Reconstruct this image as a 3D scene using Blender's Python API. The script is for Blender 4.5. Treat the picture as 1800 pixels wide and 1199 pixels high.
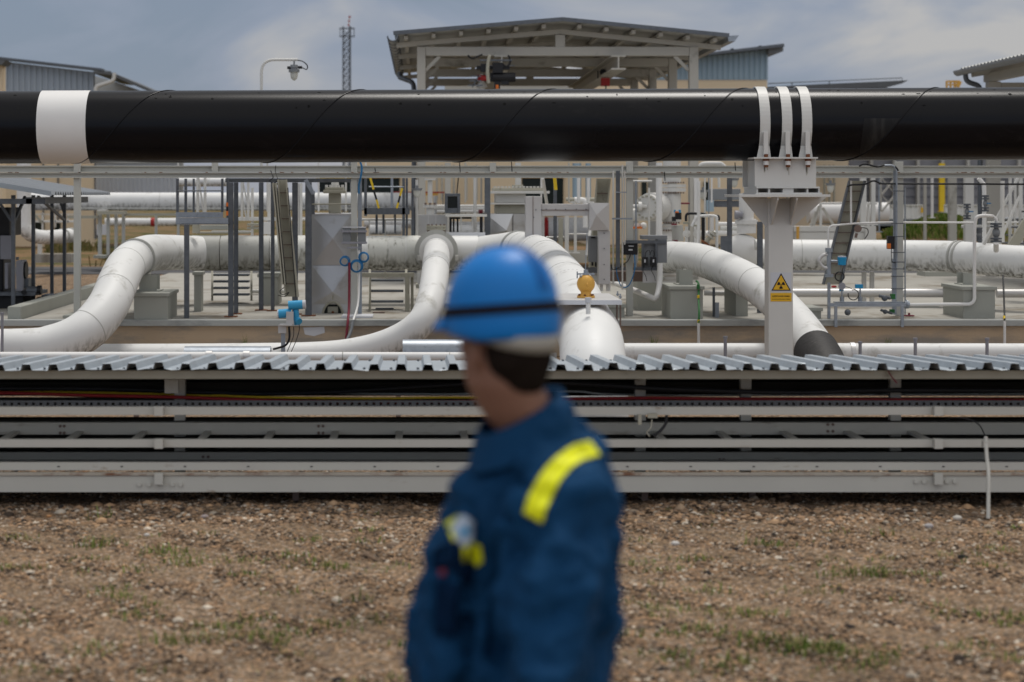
import bpy, math, random
import numpy as np
from mathutils import Vector, Matrix
from mathutils.bvhtree import BVHTree
for o in list(bpy.data.objects): bpy.data.objects.remove(o)
R = math.radians
SC = bpy.context.scene
COL = SC.collection
random.seed(7); RNG = np.random.default_rng(7)
# ---------------------------------------------------------------- camera
F, CX, CY, H = 3500.0, 740.0, 340.0, 2.0     # focal length and principal point in photo pixels, eye height in metres
cd = bpy.data.cameras.new('camera'); cam = bpy.data.objects.new('camera', cd); COL.objects.link(cam)
cam.location = (0, 0, H); cam.rotation_euler = (R(90), 0, 0)
cd.sensor_width = 36; cd.lens = F/1800*36
cd.shift_x = (900-CX)/1800; cd.shift_y = -(599.5-CY)/1800
cd.clip_start = .1; cd.clip_end = 2000
cd.dof.use_dof = True; cd.dof.focus_distance = 19.5; cd.dof.aperture_fstop = 2.15
SC.camera = cam
# ---------------------------------------------------------------- sky and sun
SUN_EL, SUN_AZ = 70, 20          # the sun stands high, a little beyond the plant and to the right
w = bpy.data.worlds.new('World'); SC.world = w; w.use_nodes = True
nt = w.node_tree; N = nt.nodes; L = nt.links; N.clear()
def wn(t, **k):
    n = N.new(t)
    for a, b in k.items(): setattr(n, a, b)
    return n
out = wn('ShaderNodeOutputWorld'); bg = wn('ShaderNodeBackground'); bg.inputs[1].default_value = .10
sky = wn('ShaderNodeTexSky', sky_type='NISHITA', sun_disc=False, sun_elevation=R(SUN_EL), sun_rotation=R(SUN_AZ))
tc = wn('ShaderNodeTexCoord'); sep = wn('ShaderNodeSeparateXYZ'); L.new(tc.outputs['Generated'], sep.inputs[0])
mp = wn('ShaderNodeMapping'); mp.inputs['Scale'].default_value = (1.0, 1.0, 2.6); mp.inputs['Location'].default_value = (.62, .1, .18)
L.new(tc.outputs['Generated'], mp.inputs[0])
nz = wn('ShaderNodeTexNoise'); nz.inputs['Scale'].default_value = 7.5; nz.inputs['Detail'].default_value = 7; nz.inputs['Roughness'].default_value = .5
nz.inputs['Distortion'].default_value = .5
L.new(mp.outputs[0], nz.inputs['Vector'])
bx = wn('ShaderNodeMath', operation='MULTIPLY_ADD'); bx.inputs[1].default_value = .42; L.new(sep.outputs['X'], bx.inputs[0]); L.new(nz.outputs['Fac'], bx.inputs[2])
bz = wn('ShaderNodeMath', operation='MULTIPLY_ADD'); bz.inputs[1].default_value = -1.1; L.new(sep.outputs['Z'], bz.inputs[0]); L.new(bx.outputs[0], bz.inputs[2])
cr = wn('ShaderNodeValToRGB'); L.new(bz.outputs[0], cr.inputs[0])
e = cr.color_ramp.elements
e[0].position = .30; e[0].color = (2.2, 2.7, 3.6, 1)
e[1].position = .60; e[1].color = (4.9, 4.75, 4.75, 1)
m = e.new(.42); m.color = (2.75, 3.15, 4.1, 1)
m = e.new(.50); m.color = (3.5, 3.72, 4.35, 1)
# overcast: brighter overhead and behind the photographer
zr = wn('ShaderNodeMapRange', clamp=True); zr.inputs['From Min'].default_value = .12; zr.inputs['From Max'].default_value = .9; zr.inputs['To Min'].default_value = 1.0; zr.inputs['To Max'].default_value = 1.15
L.new(sep.outputs['Z'], zr.inputs['Value'])
yr = wn('ShaderNodeMapRange', clamp=True); yr.inputs['From Min'].default_value = .35; yr.inputs['From Max'].default_value = -.7; yr.inputs['To Min'].default_value = 1.0; yr.inputs['To Max'].default_value = 2.2
L.new(sep.outputs['Y'], yr.inputs['Value'])
mu = wn('ShaderNodeMath', operation='MULTIPLY'); L.new(zr.outputs[0], mu.inputs[0]); L.new(yr.outputs[0], mu.inputs[1])
vm = wn('ShaderNodeVectorMath', operation='SCALE'); L.new(mu.outputs[0], vm.inputs['Scale'])
mx = wn('ShaderNodeMix', data_type='RGBA'); mx.inputs[0].default_value = .88
nr = wn('ShaderNodeMapRange', clamp=True); nr.inputs['From Min'].default_value = .16; nr.inputs['From Max'].default_value = .5; nr.inputs['To Max'].default_value = .92
L.new(sep.outputs['Z'], nr.inputs['Value'])
nw = wn('ShaderNodeMix', data_type='RGBA'); nw.inputs[7].default_value = (4.6, 4.5, 4.35, 1)     # thin bright cloud overhead
L.new(nr.outputs[0], nw.inputs[0]); L.new(cr.outputs[0], nw.inputs[6]); L.new(nw.outputs[2], vm.inputs[0])
L.new(sky.outputs[0], mx.inputs[6]); L.new(vm.outputs[0], mx.inputs[7])
L.new(mx.outputs[2], bg.inputs[0]); L.new(bg.outputs[0], out.inputs[0])
sl = bpy.data.lights.new('sun', 'SUN'); sl.energy = 2.35; sl.angle = R(18); sl.color = (1, .96, .9)
so = bpy.data.objects.new('sun', sl); COL.objects.link(so)
el, az = R(SUN_EL), R(SUN_AZ)
so.rotation_euler = Vector((math.sin(az)*math.cos(el), math.cos(az)*math.cos(el), math.sin(el))).to_track_quat('Z', 'Y').to_euler()
so.location = (0, 0, 30)
SC.view_settings.view_transform = 'Standard'; SC.view_settings.look = 'None'; SC.view_settings.exposure = -0.07; SC.view_settings.gamma = 1
# ---------------------------------------------------------------- materials
def srgb(r, g, b):
    f = lambda c: (c/255/12.92) if c/255 <= .04045 else ((c/255+.055)/1.055)**2.4
    return (f(r), f(g), f(b), 1)
MATS = {}
def mat(name, col, rough=.55, metal=0, var=.12, vs=3.0, dirt=None, dthr=.58, ds=2.2, dstr=(1, 1, 1), under=None, bump=0, bs=60, spec=.22, coat=0):
    m = bpy.data.materials.new(name); m.use_nodes = True; t = m.node_tree; n = t.nodes; l = t.links
    b = n['Principled BSDF']; b.inputs['Roughness'].default_value = rough; b.inputs['Metallic'].default_value = metal
    b.inputs['Specular IOR Level'].default_value = spec; b.inputs['Coat Weight'].default_value = coat
    g = n.new('ShaderNodeNewGeometry')
    a = n.new('ShaderNodeTexNoise'); a.inputs['Scale'].default_value = vs; a.inputs['Detail'].default_value = 5; l.new(g.outputs['Position'], a.inputs['Vector'])
    c = n.new('ShaderNodeMix'); c.data_type = 'RGBA'
    c.inputs[6].default_value = [min(1, x*(1-var)) for x in col[:3]]+[1]; c.inputs[7].default_value = [min(1, x*(1+var)) for x in col[:3]]+[1]
    l.new(a.outputs['Fac'], c.inputs[0]); cur = c.outputs[2]
    def layer(cur, colr, thr, scale, stretch, mask=None, wid=.14, amt=.85):
        mp = n.new('ShaderNodeMapping'); mp.inputs['Scale'].default_value = stretch; l.new(g.outputs['Position'], mp.inputs[0])
        d = n.new('ShaderNodeTexNoise'); d.inputs['Scale'].default_value = scale; d.inputs['Detail'].default_value = 9; d.inputs['Roughness'].default_value = .65
        l.new(mp.outputs[0], d.inputs['Vector'])
        r = n.new('ShaderNodeMapRange'); r.inputs['From Min'].default_value = thr; r.inputs['From Max'].default_value = thr+wid; r.inputs['To Max'].default_value = amt
        l.new(d.outputs['Fac'], r.inputs['Value']); f = r.outputs[0]
        if mask is not None:
            q = n.new('ShaderNodeMath'); q.operation = 'MULTIPLY'; l.new(f, q.inputs[0]); l.new(mask, q.inputs[1]); f = q.outputs[0]
        x = n.new('ShaderNodeMix'); x.data_type = 'RGBA'; l.new(f, x.inputs[0]); l.new(cur, x.inputs[6]); x.inputs[7].default_value = colr
        return x.outputs[2]
    if dirt: cur = layer(cur, dirt, dthr, ds, dstr)
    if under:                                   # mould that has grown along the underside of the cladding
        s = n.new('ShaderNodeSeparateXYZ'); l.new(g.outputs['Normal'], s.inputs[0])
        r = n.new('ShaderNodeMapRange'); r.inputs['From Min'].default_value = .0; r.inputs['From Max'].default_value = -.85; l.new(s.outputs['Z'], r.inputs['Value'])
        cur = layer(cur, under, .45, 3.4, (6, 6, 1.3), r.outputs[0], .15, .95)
    l.new(cur, b.inputs['Base Color'])
    if bump:
        d = n.new('ShaderNodeTexNoise'); d.inputs['Scale'].default_value = bs; d.inputs['Detail'].default_value = 4; l.new(g.outputs['Position'], d.inputs['Vector'])
        u = n.new('ShaderNodeBump'); u.inputs['Strength'].default_value = bump; u.inputs['Distance'].default_value = .01; l.new(d.outputs['Fac'], u.inputs['Height']); l.new(u.outputs[0], b.inputs['Normal'])
    MATS[name] = m
    return m
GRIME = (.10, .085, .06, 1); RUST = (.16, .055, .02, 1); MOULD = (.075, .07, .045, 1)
mat('white_paint', (.60, .59, .56), .42, var=.07, dirt=GRIME, dthr=.66, ds=4, dstr=(1, 1, .35))
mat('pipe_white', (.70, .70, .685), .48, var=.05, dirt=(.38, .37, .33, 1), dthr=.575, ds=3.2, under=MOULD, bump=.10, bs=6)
mat('pipe_clean', (.70, .69, .67), .48, var=.05, dirt=(.34, .32, .27, 1), dthr=.66, ds=5)
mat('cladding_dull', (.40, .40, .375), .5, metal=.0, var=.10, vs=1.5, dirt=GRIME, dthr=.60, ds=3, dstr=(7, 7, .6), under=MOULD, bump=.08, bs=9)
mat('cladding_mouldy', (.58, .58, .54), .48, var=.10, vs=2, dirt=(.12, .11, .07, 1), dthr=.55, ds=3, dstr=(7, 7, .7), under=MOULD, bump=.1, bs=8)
mat('black_coat', (.0045, .0045, .006), .26, var=.4, vs=1.2, dirt=(.012, .011, .012, 1), dthr=.60, ds=2.4, dstr=(1, 2, 2), bump=.03, bs=3, spec=.16)
mat('frame_grey', (.47, .47, .435), .48, var=.08, dirt=(.18, .12, .07, 1), dthr=.66, ds=6, dstr=(1, 1, 1))
mat('rack_paint', (.47, .455, .40), .5, var=.12, vs=2, dirt=(.17, .12, .075, 1), dthr=.60, ds=5, dstr=(.5, 1, 3))
mat('rack_light', (.50, .49, .445), .45, var=.08, vs=2, dirt=(.20, .12, .06, 1), dthr=.63, ds=7, dstr=(.6, 1, 2))
mat('rack_shade_dark', (.028, .026, .022), .8, var=.3, spec=.05)  # near-black base colour puts the shade inside the rack into the paint
mat('scuffed_coat', (.028, .027, .026), .5, var=.9, vs=5, dirt=(.005, .005, .006, 1), dthr=.40, ds=3, dstr=(3, 1, .6), spec=.2)
mat('rusty_paint', (.42, .38, .32), .6, var=.15, dirt=RUST, dthr=.50, ds=9, dstr=(.7, 1, 1))
mat('rust', (.17, .065, .03), .8, var=.4, vs=30)
mat('galvanised', (.30, .33, .37), .42, metal=.55, var=.25, vs=14, dirt=(.16, .18, .2, 1), dthr=.58, ds=18)
mat('lean_roof', (.17, .185, .205), .5, metal=.2, var=.15)
mat('blue_light', (.05, .34, .60), .4, var=.08)
mat('black_mark', (.0015, .0015, .002), .6, var=.2, spec=.05)
mat('steel_dark', (.12, .13, .145), .45, metal=.35, var=.35, vs=16)
mat('roof_sheet', (.43, .475, .515), .40, metal=.45, var=.18, vs=6, dirt=(.22, .16, .13, 1), dthr=.64, ds=11, dstr=(1, 1, 1), bump=.03, bs=20)
mat('bare_aluminium', (.50, .49, .475), .33, metal=.95, var=.10, vs=2.5, dirt=(.35, .32, .28, 1), dthr=.60, ds=3, bump=.22, bs=3.2)
mat('brushed_sheet', (.56, .55, .54), .45, metal=.5, var=.08, vs=4, dirt=(.3, .27, .24, 1), dthr=.66, ds=6)
mat('concrete', (.35, .335, .30), .85, var=.18, vs=1.4, dirt=(.17, .14, .10, 1), dthr=.50, ds=1.3, dstr=(1, .6, 1), bump=.25, bs=30)
mat('concrete_block', (.33, .335, .30), .7, var=.08, vs=3, dirt=(.20, .19, .15, 1), dthr=.64, ds=4, dstr=(1, 1, .3), bump=.06, bs=30)
mat('kerb_paint', (.36, .37, .355), .6, var=.14, vs=.8, dirt=(.16, .17, .17, 1), dthr=.52, ds=.8, dstr=(1, 1, 2))
mat('stained_wall', (.46, .35, .24), .9, var=.20, vs=1.1, dirt=(.24, .225, .20, 1), dthr=.46, ds=1.3, dstr=(.5, 1, 2.2), bump=.35, bs=22)
mat('tan_wall', (.70, .565, .395), .8, var=.06, vs=.6, dirt=(.3, .24, .17, 1), dthr=.64, ds=.9, dstr=(1, 1, .2))
mat('grey_cladding', (.36, .41, .47), .5, metal=.2, var=.07, vs=.5)
mat('blue_cladding', (.31, .40, .46), .5, metal=.2, var=.08, vs=.5, dirt=(.2, .22, .24, 1), dthr=.62, ds=1, dstr=(3, 1, .3))
mat('grey_panel', (.24, .235, .245), .7, var=.12, vs=.8, dirt=(.13, .12, .12, 1), dthr=.58, ds=1.2, dstr=(2, 1, .4))
mat('canopy_concrete', (.45, .43, .385), .7, var=.12, vs=1.2, dirt=(.17, .16, .13, 1), dthr=.60, ds=1.6)
mat('light_cladding', (.60, .63, .68), .5, metal=.1, var=.06)
mat('canopy_sheet', (.42, .42, .405), .5, metal=.2, var=.1)
mat('roof_dark', (.11, .115, .12), .6, var=.2)
mat('glass_dark', (.012, .018, .016), .15, var=.6, vs=1.5)
mat('black_plastic', (.018, .018, .02), .45, var=.2)
mat('grey_plastic', (.20, .21, .22), .5, var=.1)
mat('vent_plastic', (.27, .27, .30), .5, var=.1)
mat('blue_paint', (.02, .27, .52), .4, var=.12)
mat('blue_hose', (.02, .16, .36), .45, var=.15)
mat('yellow_paint', (.72, .50, .03), .45, var=.12)
mat('orange_yellow', (.62, .34, .07), .45, var=.12, dirt=(.25, .12, .04, 1), dthr=.62, ds=22)
mat('orange', (.62, .16, .03), .6, var=.2)
mat('red_paint', (.36, .03, .03), .5, var=.15)
mat('maroon', (.16, .02, .035), .6, var=.3, vs=20)
mat('green_paint', (.03, .14, .04), .5, var=.2)
mat('brown_steel', (.17, .12, .10), .55, var=.2)
mat('sign_yellow', (.72, .42, .03), .5, var=.03)
mat('sign_white', (.56, .57, .60), .5, var=.04)
mat('sign_black', (.015, .01, .015), .5, var=0)
mat('clear_glass', (.5, .5, .46), .1, var=.05, spec=.7)
mat('tray_tan', (.36, .345, .28), .55, var=.10, vs=5, dirt=GRIME, dthr=.62, ds=8)
mat('asphalt', (.085, .085, .09), .9, var=.2, vs=3, bump=.2, bs=40)
mat('bitumen_wrap', (.035, .033, .032), .6, var=.4, vs=20, dirt=(.14, .13, .12, 1), dthr=.64, ds=14, bump=.3, bs=30)
# ---------------------------------------------------------------- geometry helpers
def P(px, py, Y): return Vector(((px-CX)*Y/F, Y, H-(py-CY)*Y/F))
def gy(py, z=0.0): return (H-z)*F/(py-CY)         # distance of a point of height z seen at row py
class MB:
    def __init__(s): s.v = []; s.f = []; s.s = []; s.g = []
    def add(s, vs, fs, sm=False, cont=False):
        b = len(s.v)
        if not cont: s.g.append((b, len(s.f)))
        s.v += [tuple(v) for v in vs]; s.f += [tuple(b+i for i in f) for f in fs]; s.s += [sm]*len(fs); return s
    def box(s, x0, y0, z0, x1, y1, z1):
        v = [(x0,y0,z0),(x1,y0,z0),(x1,y1,z0),(x0,y1,z0),(x0,y0,z1),(x1,y0,z1),(x1,y1,z1),(x0,y1,z1)]
        return s.add(v, [(0,1,5,4),(1,2,6,5),(2,3,7,6),(3,0,4,7),(4,5,6,7),(3,2,1,0)])
    def pb(s, x0, y0, x1, y1, Y, d):               # box whose front face spans these photo pixels at distance Y
        a = P(x0, y1, Y); b = P(x1, y0, Y); return s.box(a.x, Y, a.z, b.x, Y+d, b.z)
    def bar(s, p, q, w, h=None, up=(0, 0, 1)):
        p = Vector(p); q = Vector(q); h = h or w; d = (q-p).normalized(); u = Vector(up)
        if abs(d.dot(u)) > .98: u = Vector((0, 1, 0))
        a = d.cross(u).normalized()*w/2; b = a.cross(d).normalized()*h/2
        v = [p-a-b, p+a-b, p+a+b, p-a+b, q-a-b, q+a-b, q+a+b, q-a+b]
        return s.add(v, [(0,1,5,4),(1,2,6,5),(2,3,7,6),(3,0,4,7),(4,5,6,7),(3,2,1,0)])
    def tube(s, pts, r, seg=14, caps=True):
        pts = [Vector(p) for p in pts]; n = len(pts); rr = r if isinstance(r, (list, tuple)) else [r]*n
        T = [(pts[min(i+1, n-1)]-pts[max(i-1, 0)]).normalized() for i in range(n)]
        u = Vector((0, 0, 1)) if abs(T[0].z) < .9 else Vector((1, 0, 0))
        a = (u-T[0]*u.dot(T[0])).normalized(); vs = []
        for i in range(n):
            a = (a-T[i]*a.dot(T[i])).normalized(); b = T[i].cross(a)
            for k in range(seg):
                t = 2*math.pi*k/seg; vs.append(pts[i]+(a*math.cos(t)+b*math.sin(t))*rr[i])
        fs = [(i*seg+k, i*seg+(k+1) % seg, (i+1)*seg+(k+1) % seg, (i+1)*seg+k) for i in range(n-1) for k in range(seg)]
        s.add(vs, fs, True)
        if caps: s.add(vs[:seg], [tuple(reversed(range(seg)))], False, True); s.add(vs[-seg:], [tuple(range(seg))], False, True)
        return s
    def cyl(s, p, q, r, seg=14, r2=None): return s.tube([p, q], [r, r2 if r2 is not None else r], seg)
    def ball(s, c, r, seg=18, rings=12, sq=(1, 1, 1)):
        c = Vector(c); vs = []; 
        for i in range(rings+1):
            t = math.pi*i/rings
            for k in range(seg):
                u = 2*math.pi*k/seg; vs.append(c+Vector((r*sq[0]*math.sin(t)*math.cos(u), r*sq[1]*math.sin(t)*math.sin(u), r*sq[2]*math.cos(t))))
        fs = [(i*seg+k, (i+1)*seg+k, (i+1)*seg+(k+1) % seg, i*seg+(k+1) % seg) for i in range(rings) for k in range(seg)]
        return s.add(vs, fs, True)
    def prism(s, poly, d, ax=(0, 1, 0)):           # poly: list of points in one plane, pushed along ax by d
        a = [Vector(p) for p in poly]; b = [p+Vector(ax)*d for p in a]; n = len(a)
        return s.add(a+b, [tuple(range(n)), tuple(reversed(range(n, 2*n)))]+[(i, n+i, n+(i+1) % n, (i+1) % n) for i in range(n)])
    def pp(s, poly, Y, d): return s.prism([P(x, y, Y) for x, y in poly], d)
    def ring(s, c, ax, R_, r, seg=28, k=8, a0=0, a1=2*math.pi):
        ax = Vector(ax).normalized(); u = Vector((0, 0, 1)) if abs(ax.z) < .9 else Vector((1, 0, 0)); a = (u-ax*u.dot(ax)).normalized(); b = ax.cross(a)
        return s.tube([Vector(c)+(a*math.cos(a0+(a1-a0)*i/seg)+b*math.sin(a0+(a1-a0)*i/seg))*R_ for i in range(seg+1)], r, k, False)
def fillet(pts, r, n=5):
    pts = [Vector(p) for p in pts]; o = [pts[0]]
    for i in range(1, len(pts)-1):
        a, b, c = pts[i-1], pts[i], pts[i+1]; u = (a-b); v = (c-b); q = min(r, u.length*.49, v.length*.49); u.normalize(); v.normalize()
        s_, e_ = b+u*q, b+v*q
        for k in range(n+1):
            t = k/n; o.append(s_*(1-t)**2+b*2*t*(1-t)+e_*t*t)
    return o+[pts[-1]]
def spline(pts, n=8):
    pts = [Vector(p) for p in pts]; o = []
    for i in range(len(pts)-1):
        p0 = pts[max(i-1, 0)]; p1 = pts[i]; p2 = pts[i+1]; p3 = pts[min(i+2, len(pts)-1)]
        for k in range(n):
            t = k/n; o.append(.5*((2*p1)+(p2-p0)*t+(2*p0-5*p1+4*p2-p3)*t*t+(3*p1-p0-3*p2+p3)*t**3))
    return o+[pts[-1]]
def px(l): return [P(*p) for p in l]
WL = {}
SPLIT = {'leg', 'post', 'clip', 'flange', 'rod', 'rail_post', 'hanger', 'support', 'rail', 'bracket', 'doorway', 'base_plate', 'label', 'shell', 'pale_panel', 'neck', 'plate', 'beam', 'short_post', 'gusset', 'chevron_strip', 'blue_cap', 'coating_mark', 'yellow_joint', 'upper_flange', 'leads', 'knee_brace', 'toe_board'}
def build(name, mb, m, parent=None, bevel=0):
    if parent is not None and name in SPLIT and len(mb.g) > 1:      # several countable pieces: one object each
        g = mb.g+[(len(mb.v), len(mb.f))]
        for i in range(len(mb.g)):
            q_ = MB(); v0, f0 = g[i]; v1, f1 = g[i+1]; q_.v = mb.v[v0:v1]; q_.f = [tuple(j-v0 for j in f) for f in mb.f[f0:f1]]; q_.s = mb.s[f0:f1]; q_.g = [(0, 0)]
            o = build(name, q_, m, parent, bevel)
        return o
    me = bpy.data.meshes.new(name)
    if parent is not None: off = WL[parent.name]
    else:
        a = np.array(mb.v); off = Vector(((a[:, 0].min()+a[:, 0].max())/2, (a[:, 1].min()+a[:, 1].max())/2, a[:, 2].min()))
    me.from_pydata([(v[0]-off.x, v[1]-off.y, v[2]-off.z) for v in mb.v], [], mb.f)
    me.polygons.foreach_set('use_smooth', mb.s); me.materials.append(MATS[m] if isinstance(m, str) else m); me.update()
    o = bpy.data.objects.new(name, me); COL.objects.link(o)
    if parent is not None: o.parent = parent
    else: o.location = off
    WL[o.name] = off
    if bevel:
        b = o.modifiers.new('bevel', 'BEVEL'); b.width = bevel; b.segments = 2; b.limit_method = 'ANGLE'
    return o
def tag(o, label=None, cat=None, group=None, kind=None):
    if label: o['label'] = label
    if cat: o['category'] = cat
    if group: o['group'] = group
    if kind: o['kind'] = kind
    return o
def thing(name, label, cat, loc, group=None):
    o = bpy.data.objects.new(name, None); o.empty_display_size = .1; COL.objects.link(o); o.location = loc; WL[o.name] = Vector(loc)
    return tag(o, label, cat, group)
def one(name, label, cat, mb, m, group=None, bevel=0): return tag(build(name, mb, m, None, bevel), label, cat, group)
# ---------------------------------------------------------------- the setting
GR = .40
def gz(x, y):
    z = 0.0
    t = min(1, max(0, (y-26.2)/1.2)); z += GR*t*t*(3-2*t)
    return z
def ground_material():
    m = bpy.data.materials.new('gravel_ground'); m.use_nodes = True; t = m.node_tree; n = t.nodes; l = t.links; b = n['Principled BSDF']; b.inputs['Roughness'].default_value = .9; b.inputs['Specular IOR Level'].default_value = .05
    g = n.new('ShaderNodeNewGeometry')
    def vor(sc):
        v = n.new('ShaderNodeTexVoronoi'); v.inputs['Scale'].default_value = sc; l.new(g.outputs['Position'], v.inputs['Vector']); return v
    def ramp(src, cols):
        r = n.new('ShaderNodeValToRGB'); l.new(src, r.inputs[0]); e = r.color_ramp.elements
        e[0].position, e[0].color = cols[0]; e[1].position, e[1].color = cols[-1]
        for p, c in cols[1:-1]: q = e.new(p); q.color = c
        return r.outputs[0]
    v1 = vor(62); s1 = n.new('ShaderNodeSeparateColor'); l.new(v1.outputs['Color'], s1.inputs[0])
    stones = ramp(s1.outputs[0], [(0, (.07, .055, .05, 1)), (.25, (.12, .085, .055, 1)), (.5, (.25, .165, .10, 1)), (.72, (.21, .17, .125, 1)), (.86, (.36, .22, .12, 1)), (1, (.42, .36, .30, 1))])
    nz = n.new('ShaderNodeTexNoise'); nz.inputs['Scale'].default_value = .9; nz.inputs['Detail'].default_value = 7; nz.inputs['Roughness'].default_value = .62; l.new(g.outputs['Position'], nz.inputs['Vector'])
    soil = ramp(nz.outputs['Fac'], [(.28, (.62, .62, .62, 1)), (.46, (.95, .95, .95, 1)), (.7, (1.1, 1.1, 1.1, 1))])
    x = n.new('ShaderNodeMix'); x.data_type = 'RGBA'; x.blend_type = 'MULTIPLY'; x.inputs[0].default_value = 1; l.new(stones, x.inputs[6]); l.new(soil, x.inputs[7])
    # beyond the plant: dry grass and soil patches
    sp = n.new('ShaderNodeSeparateXYZ'); l.new(g.outputs['Position'], sp.inputs[0])
    fr = n.new('ShaderNodeMapRange'); fr.inputs['From Min'].default_value = 42; fr.inputs['From Max'].default_value = 46; l.new(sp.outputs['Y'], fr.inputs['Value'])
    n2 = n.new('ShaderNodeTexNoise'); n2.inputs['Scale'].default_value = .7; n2.inputs['Detail'].default_value = 8; l.new(g.outputs['Position'], n2.inputs['Vector'])
    gr = ramp(n2.outputs['Fac'], [(.38, (.05, .07, .02, 1)), (.5, (.16, .12, .06, 1)), (.62, (.22, .14, .08, 1))])
    y = n.new('ShaderNodeMix'); y.data_type = 'RGBA'; l.new(fr.outputs[0], y.inputs[0]); l.new(x.outputs[2], y.inputs[6]); l.new(gr, y.inputs[7]); l.new(y.outputs[2], b.inputs['Base Color'])
    u = n.new('ShaderNodeBump'); u.inputs['Strength'].default_value = .9; u.inputs['Distance'].default_value = .012; u.invert = True; l.new(v1.outputs['Distance'], u.inputs['Height']); l.new(u.outputs[0], b.inputs['Normal'])
    return m
def sheet(name, xs, ys, zf, m):
    v = [(x, y, zf(x, y)) for y in ys for x in xs]; k = len(xs)
    f = [(j*k+i, j*k+i+1, (j+1)*k+i+1, (j+1)*k+i) for j in range(len(ys)-1) for i in range(k-1)]
    me = bpy.data.meshes.new(name); me.from_pydata(v, [], f); me.polygons.foreach_set('use_smooth', [True]*len(f)); me.materials.append(m)
    o = bpy.data.objects.new(name, me); COL.objects.link(o); o['kind'] = 'structure'; WL[o.name] = Vector((0, 0, 0)); return o
def lump(x, y): return .012*math.sin(x*2.1+y*1.3)+.010*math.sin(x*5.3-y*3.7+1)+.006*math.sin(x*11+y*9)
xs = [-900, -300, -100, -40, -20]+[-12+.5*i for i in range(57)]+[20, 40, 100, 300, 900]
ys = [-60, -20, 0]+[3+.4*i for i in range(62)]+[28.4, 32, 40, 60, 100, 200, 500, 1500]
sheet('ground', xs, ys, lambda x, y: gz(x, y)+(lump(x, y) if 2 < y < 24 else 0), ground_material())
def stuff_mesh(name, V, Fc, m, smooth=False):
    me = bpy.data.meshes.new(name); nf = len(Fc); k = Fc.shape[1]
    me.vertices.add(len(V)); me.vertices.foreach_set('co', V.astype(np.float32).ravel()); me.loops.add(nf*k); me.loops.foreach_set('vertex_index', Fc.astype(np.int32).ravel())
    me.polygons.add(nf); me.polygons.foreach_set('loop_start', np.arange(nf, dtype=np.int32)*k); me.polygons.foreach_set('loop_total', np.full(nf, k, dtype=np.int32))
    me.polygons.foreach_set('use_smooth', [smooth]*nf); me.materials.append(m); me.update(calc_edges=True); me.validate()
    o = bpy.data.objects.new(name, me); COL.objects.link(o); o['kind'] = 'stuff'; return o
def island_mat(name, cols, rough=.85):
    m = bpy.data.materials.new(name); m.use_nodes = True; t = m.node_tree; n = t.nodes; b = n['Principled BSDF']; b.inputs['Roughness'].default_value = rough; b.inputs['Specular IOR Level'].default_value = .1
    g = n.new('ShaderNodeNewGeometry'); r = n.new('ShaderNodeValToRGB'); r.color_ramp.interpolation = 'LINEAR'; e = r.color_ramp.elements
    e[0].position, e[0].color = cols[0]; e[1].position, e[1].color = cols[-1]
    for p, c in cols[1:-1]: q = e.new(p); q.color = c
    z = n.new('ShaderNodeTexNoise'); z.inputs['Scale'].default_value = .9; z.inputs['Detail'].default_value = 7; z.inputs['Roughness'].default_value = .62; t.links.new(g.outputs['Position'], z.inputs['Vector'])
    zr = n.new('ShaderNodeMapRange'); zr.inputs['From Min'].default_value = .3; zr.inputs['From Max'].default_value = .5; zr.inputs['To Min'].default_value = .7; zr.inputs['To Max'].default_value = 1.05; t.links.new(z.outputs['Fac'], zr.inputs['Value'])
    s_ = n.new('ShaderNodeVectorMath'); s_.operation = 'SCALE'; t.links.new(g.outputs['Random Per Island'], r.inputs[0]); t.links.new(r.outputs[0], s_.inputs[0]); t.links.new(zr.outputs[0], s_.inputs['Scale'])
    t.links.new(s_.outputs[0], b.inputs['Base Color']); MATS[name] = m; return m
# loose gravel: small irregular stones, one island each
pm = island_mat('gravel_stones', [(0, (.03, .028, .028, 1)), (.2, (.10, .065, .04, 1)), (.38, (.31, .195, .115, 1)), (.58, (.15, .115, .09, 1)), (.78, (.44, .275, .155, 1)), (.92, (.30, .255, .20, 1)), (1, (.66, .57, .46, 1))])
nst = 130000
yy = 7.2+(RNG.random(nst)**.9)*8.6; wd = yy/F*1960; xx = -(CX+70)*yy/F+RNG.random(nst)*wd
big = RNG.random(nst); sz = .0052+.0072*big**1.7+.014*(big > .996)*RNG.random(nst); sz = np.where((yy > 12.0) & (yy < 12.9), sz*1.45, sz)
oc = np.array([(1,0,0),(-1,0,0),(0,1,0),(0,-1,0),(0,0,1),(0,0,-1),(.6,.6,.55),(-.6,.6,.5),(.6,-.6,.5),(-.6,-.6,.55)], float)
ofc = np.array([(0,6,8),(0,2,6),(2,7,6),(2,1,7),(1,9,7),(1,3,9),(3,8,9),(3,0,8),(4,6,7),(4,7,9),(4,9,8),(4,8,6)])
jit = 1+.35*(RNG.random((nst, len(oc), 3))-.5)
V = oc[None]*jit*sz[:, None, None]*np.stack([1+.5*RNG.random(nst), 1+.5*RNG.random(nst), .5+.4*RNG.random(nst)], 1)[:, None, :]
th = RNG.random(nst)*6.283; c_, s_ = np.cos(th)[:, None], np.sin(th)[:, None]
V = np.stack([V[..., 0]*c_-V[..., 1]*s_, V[..., 0]*s_+V[..., 1]*c_, V[..., 2]], -1)
zz = .012*np.sin(xx*2.1+yy*1.3)+.010*np.sin(xx*5.3-yy*3.7+1)+.006*np.sin(xx*11+yy*9)+sz*.25-.003
V += np.stack([xx, yy, zz], 1)[:, None, :]
FF = (ofc[None]+(np.arange(nst)*len(oc))[:, None, None]).reshape(-1, 3)
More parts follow.
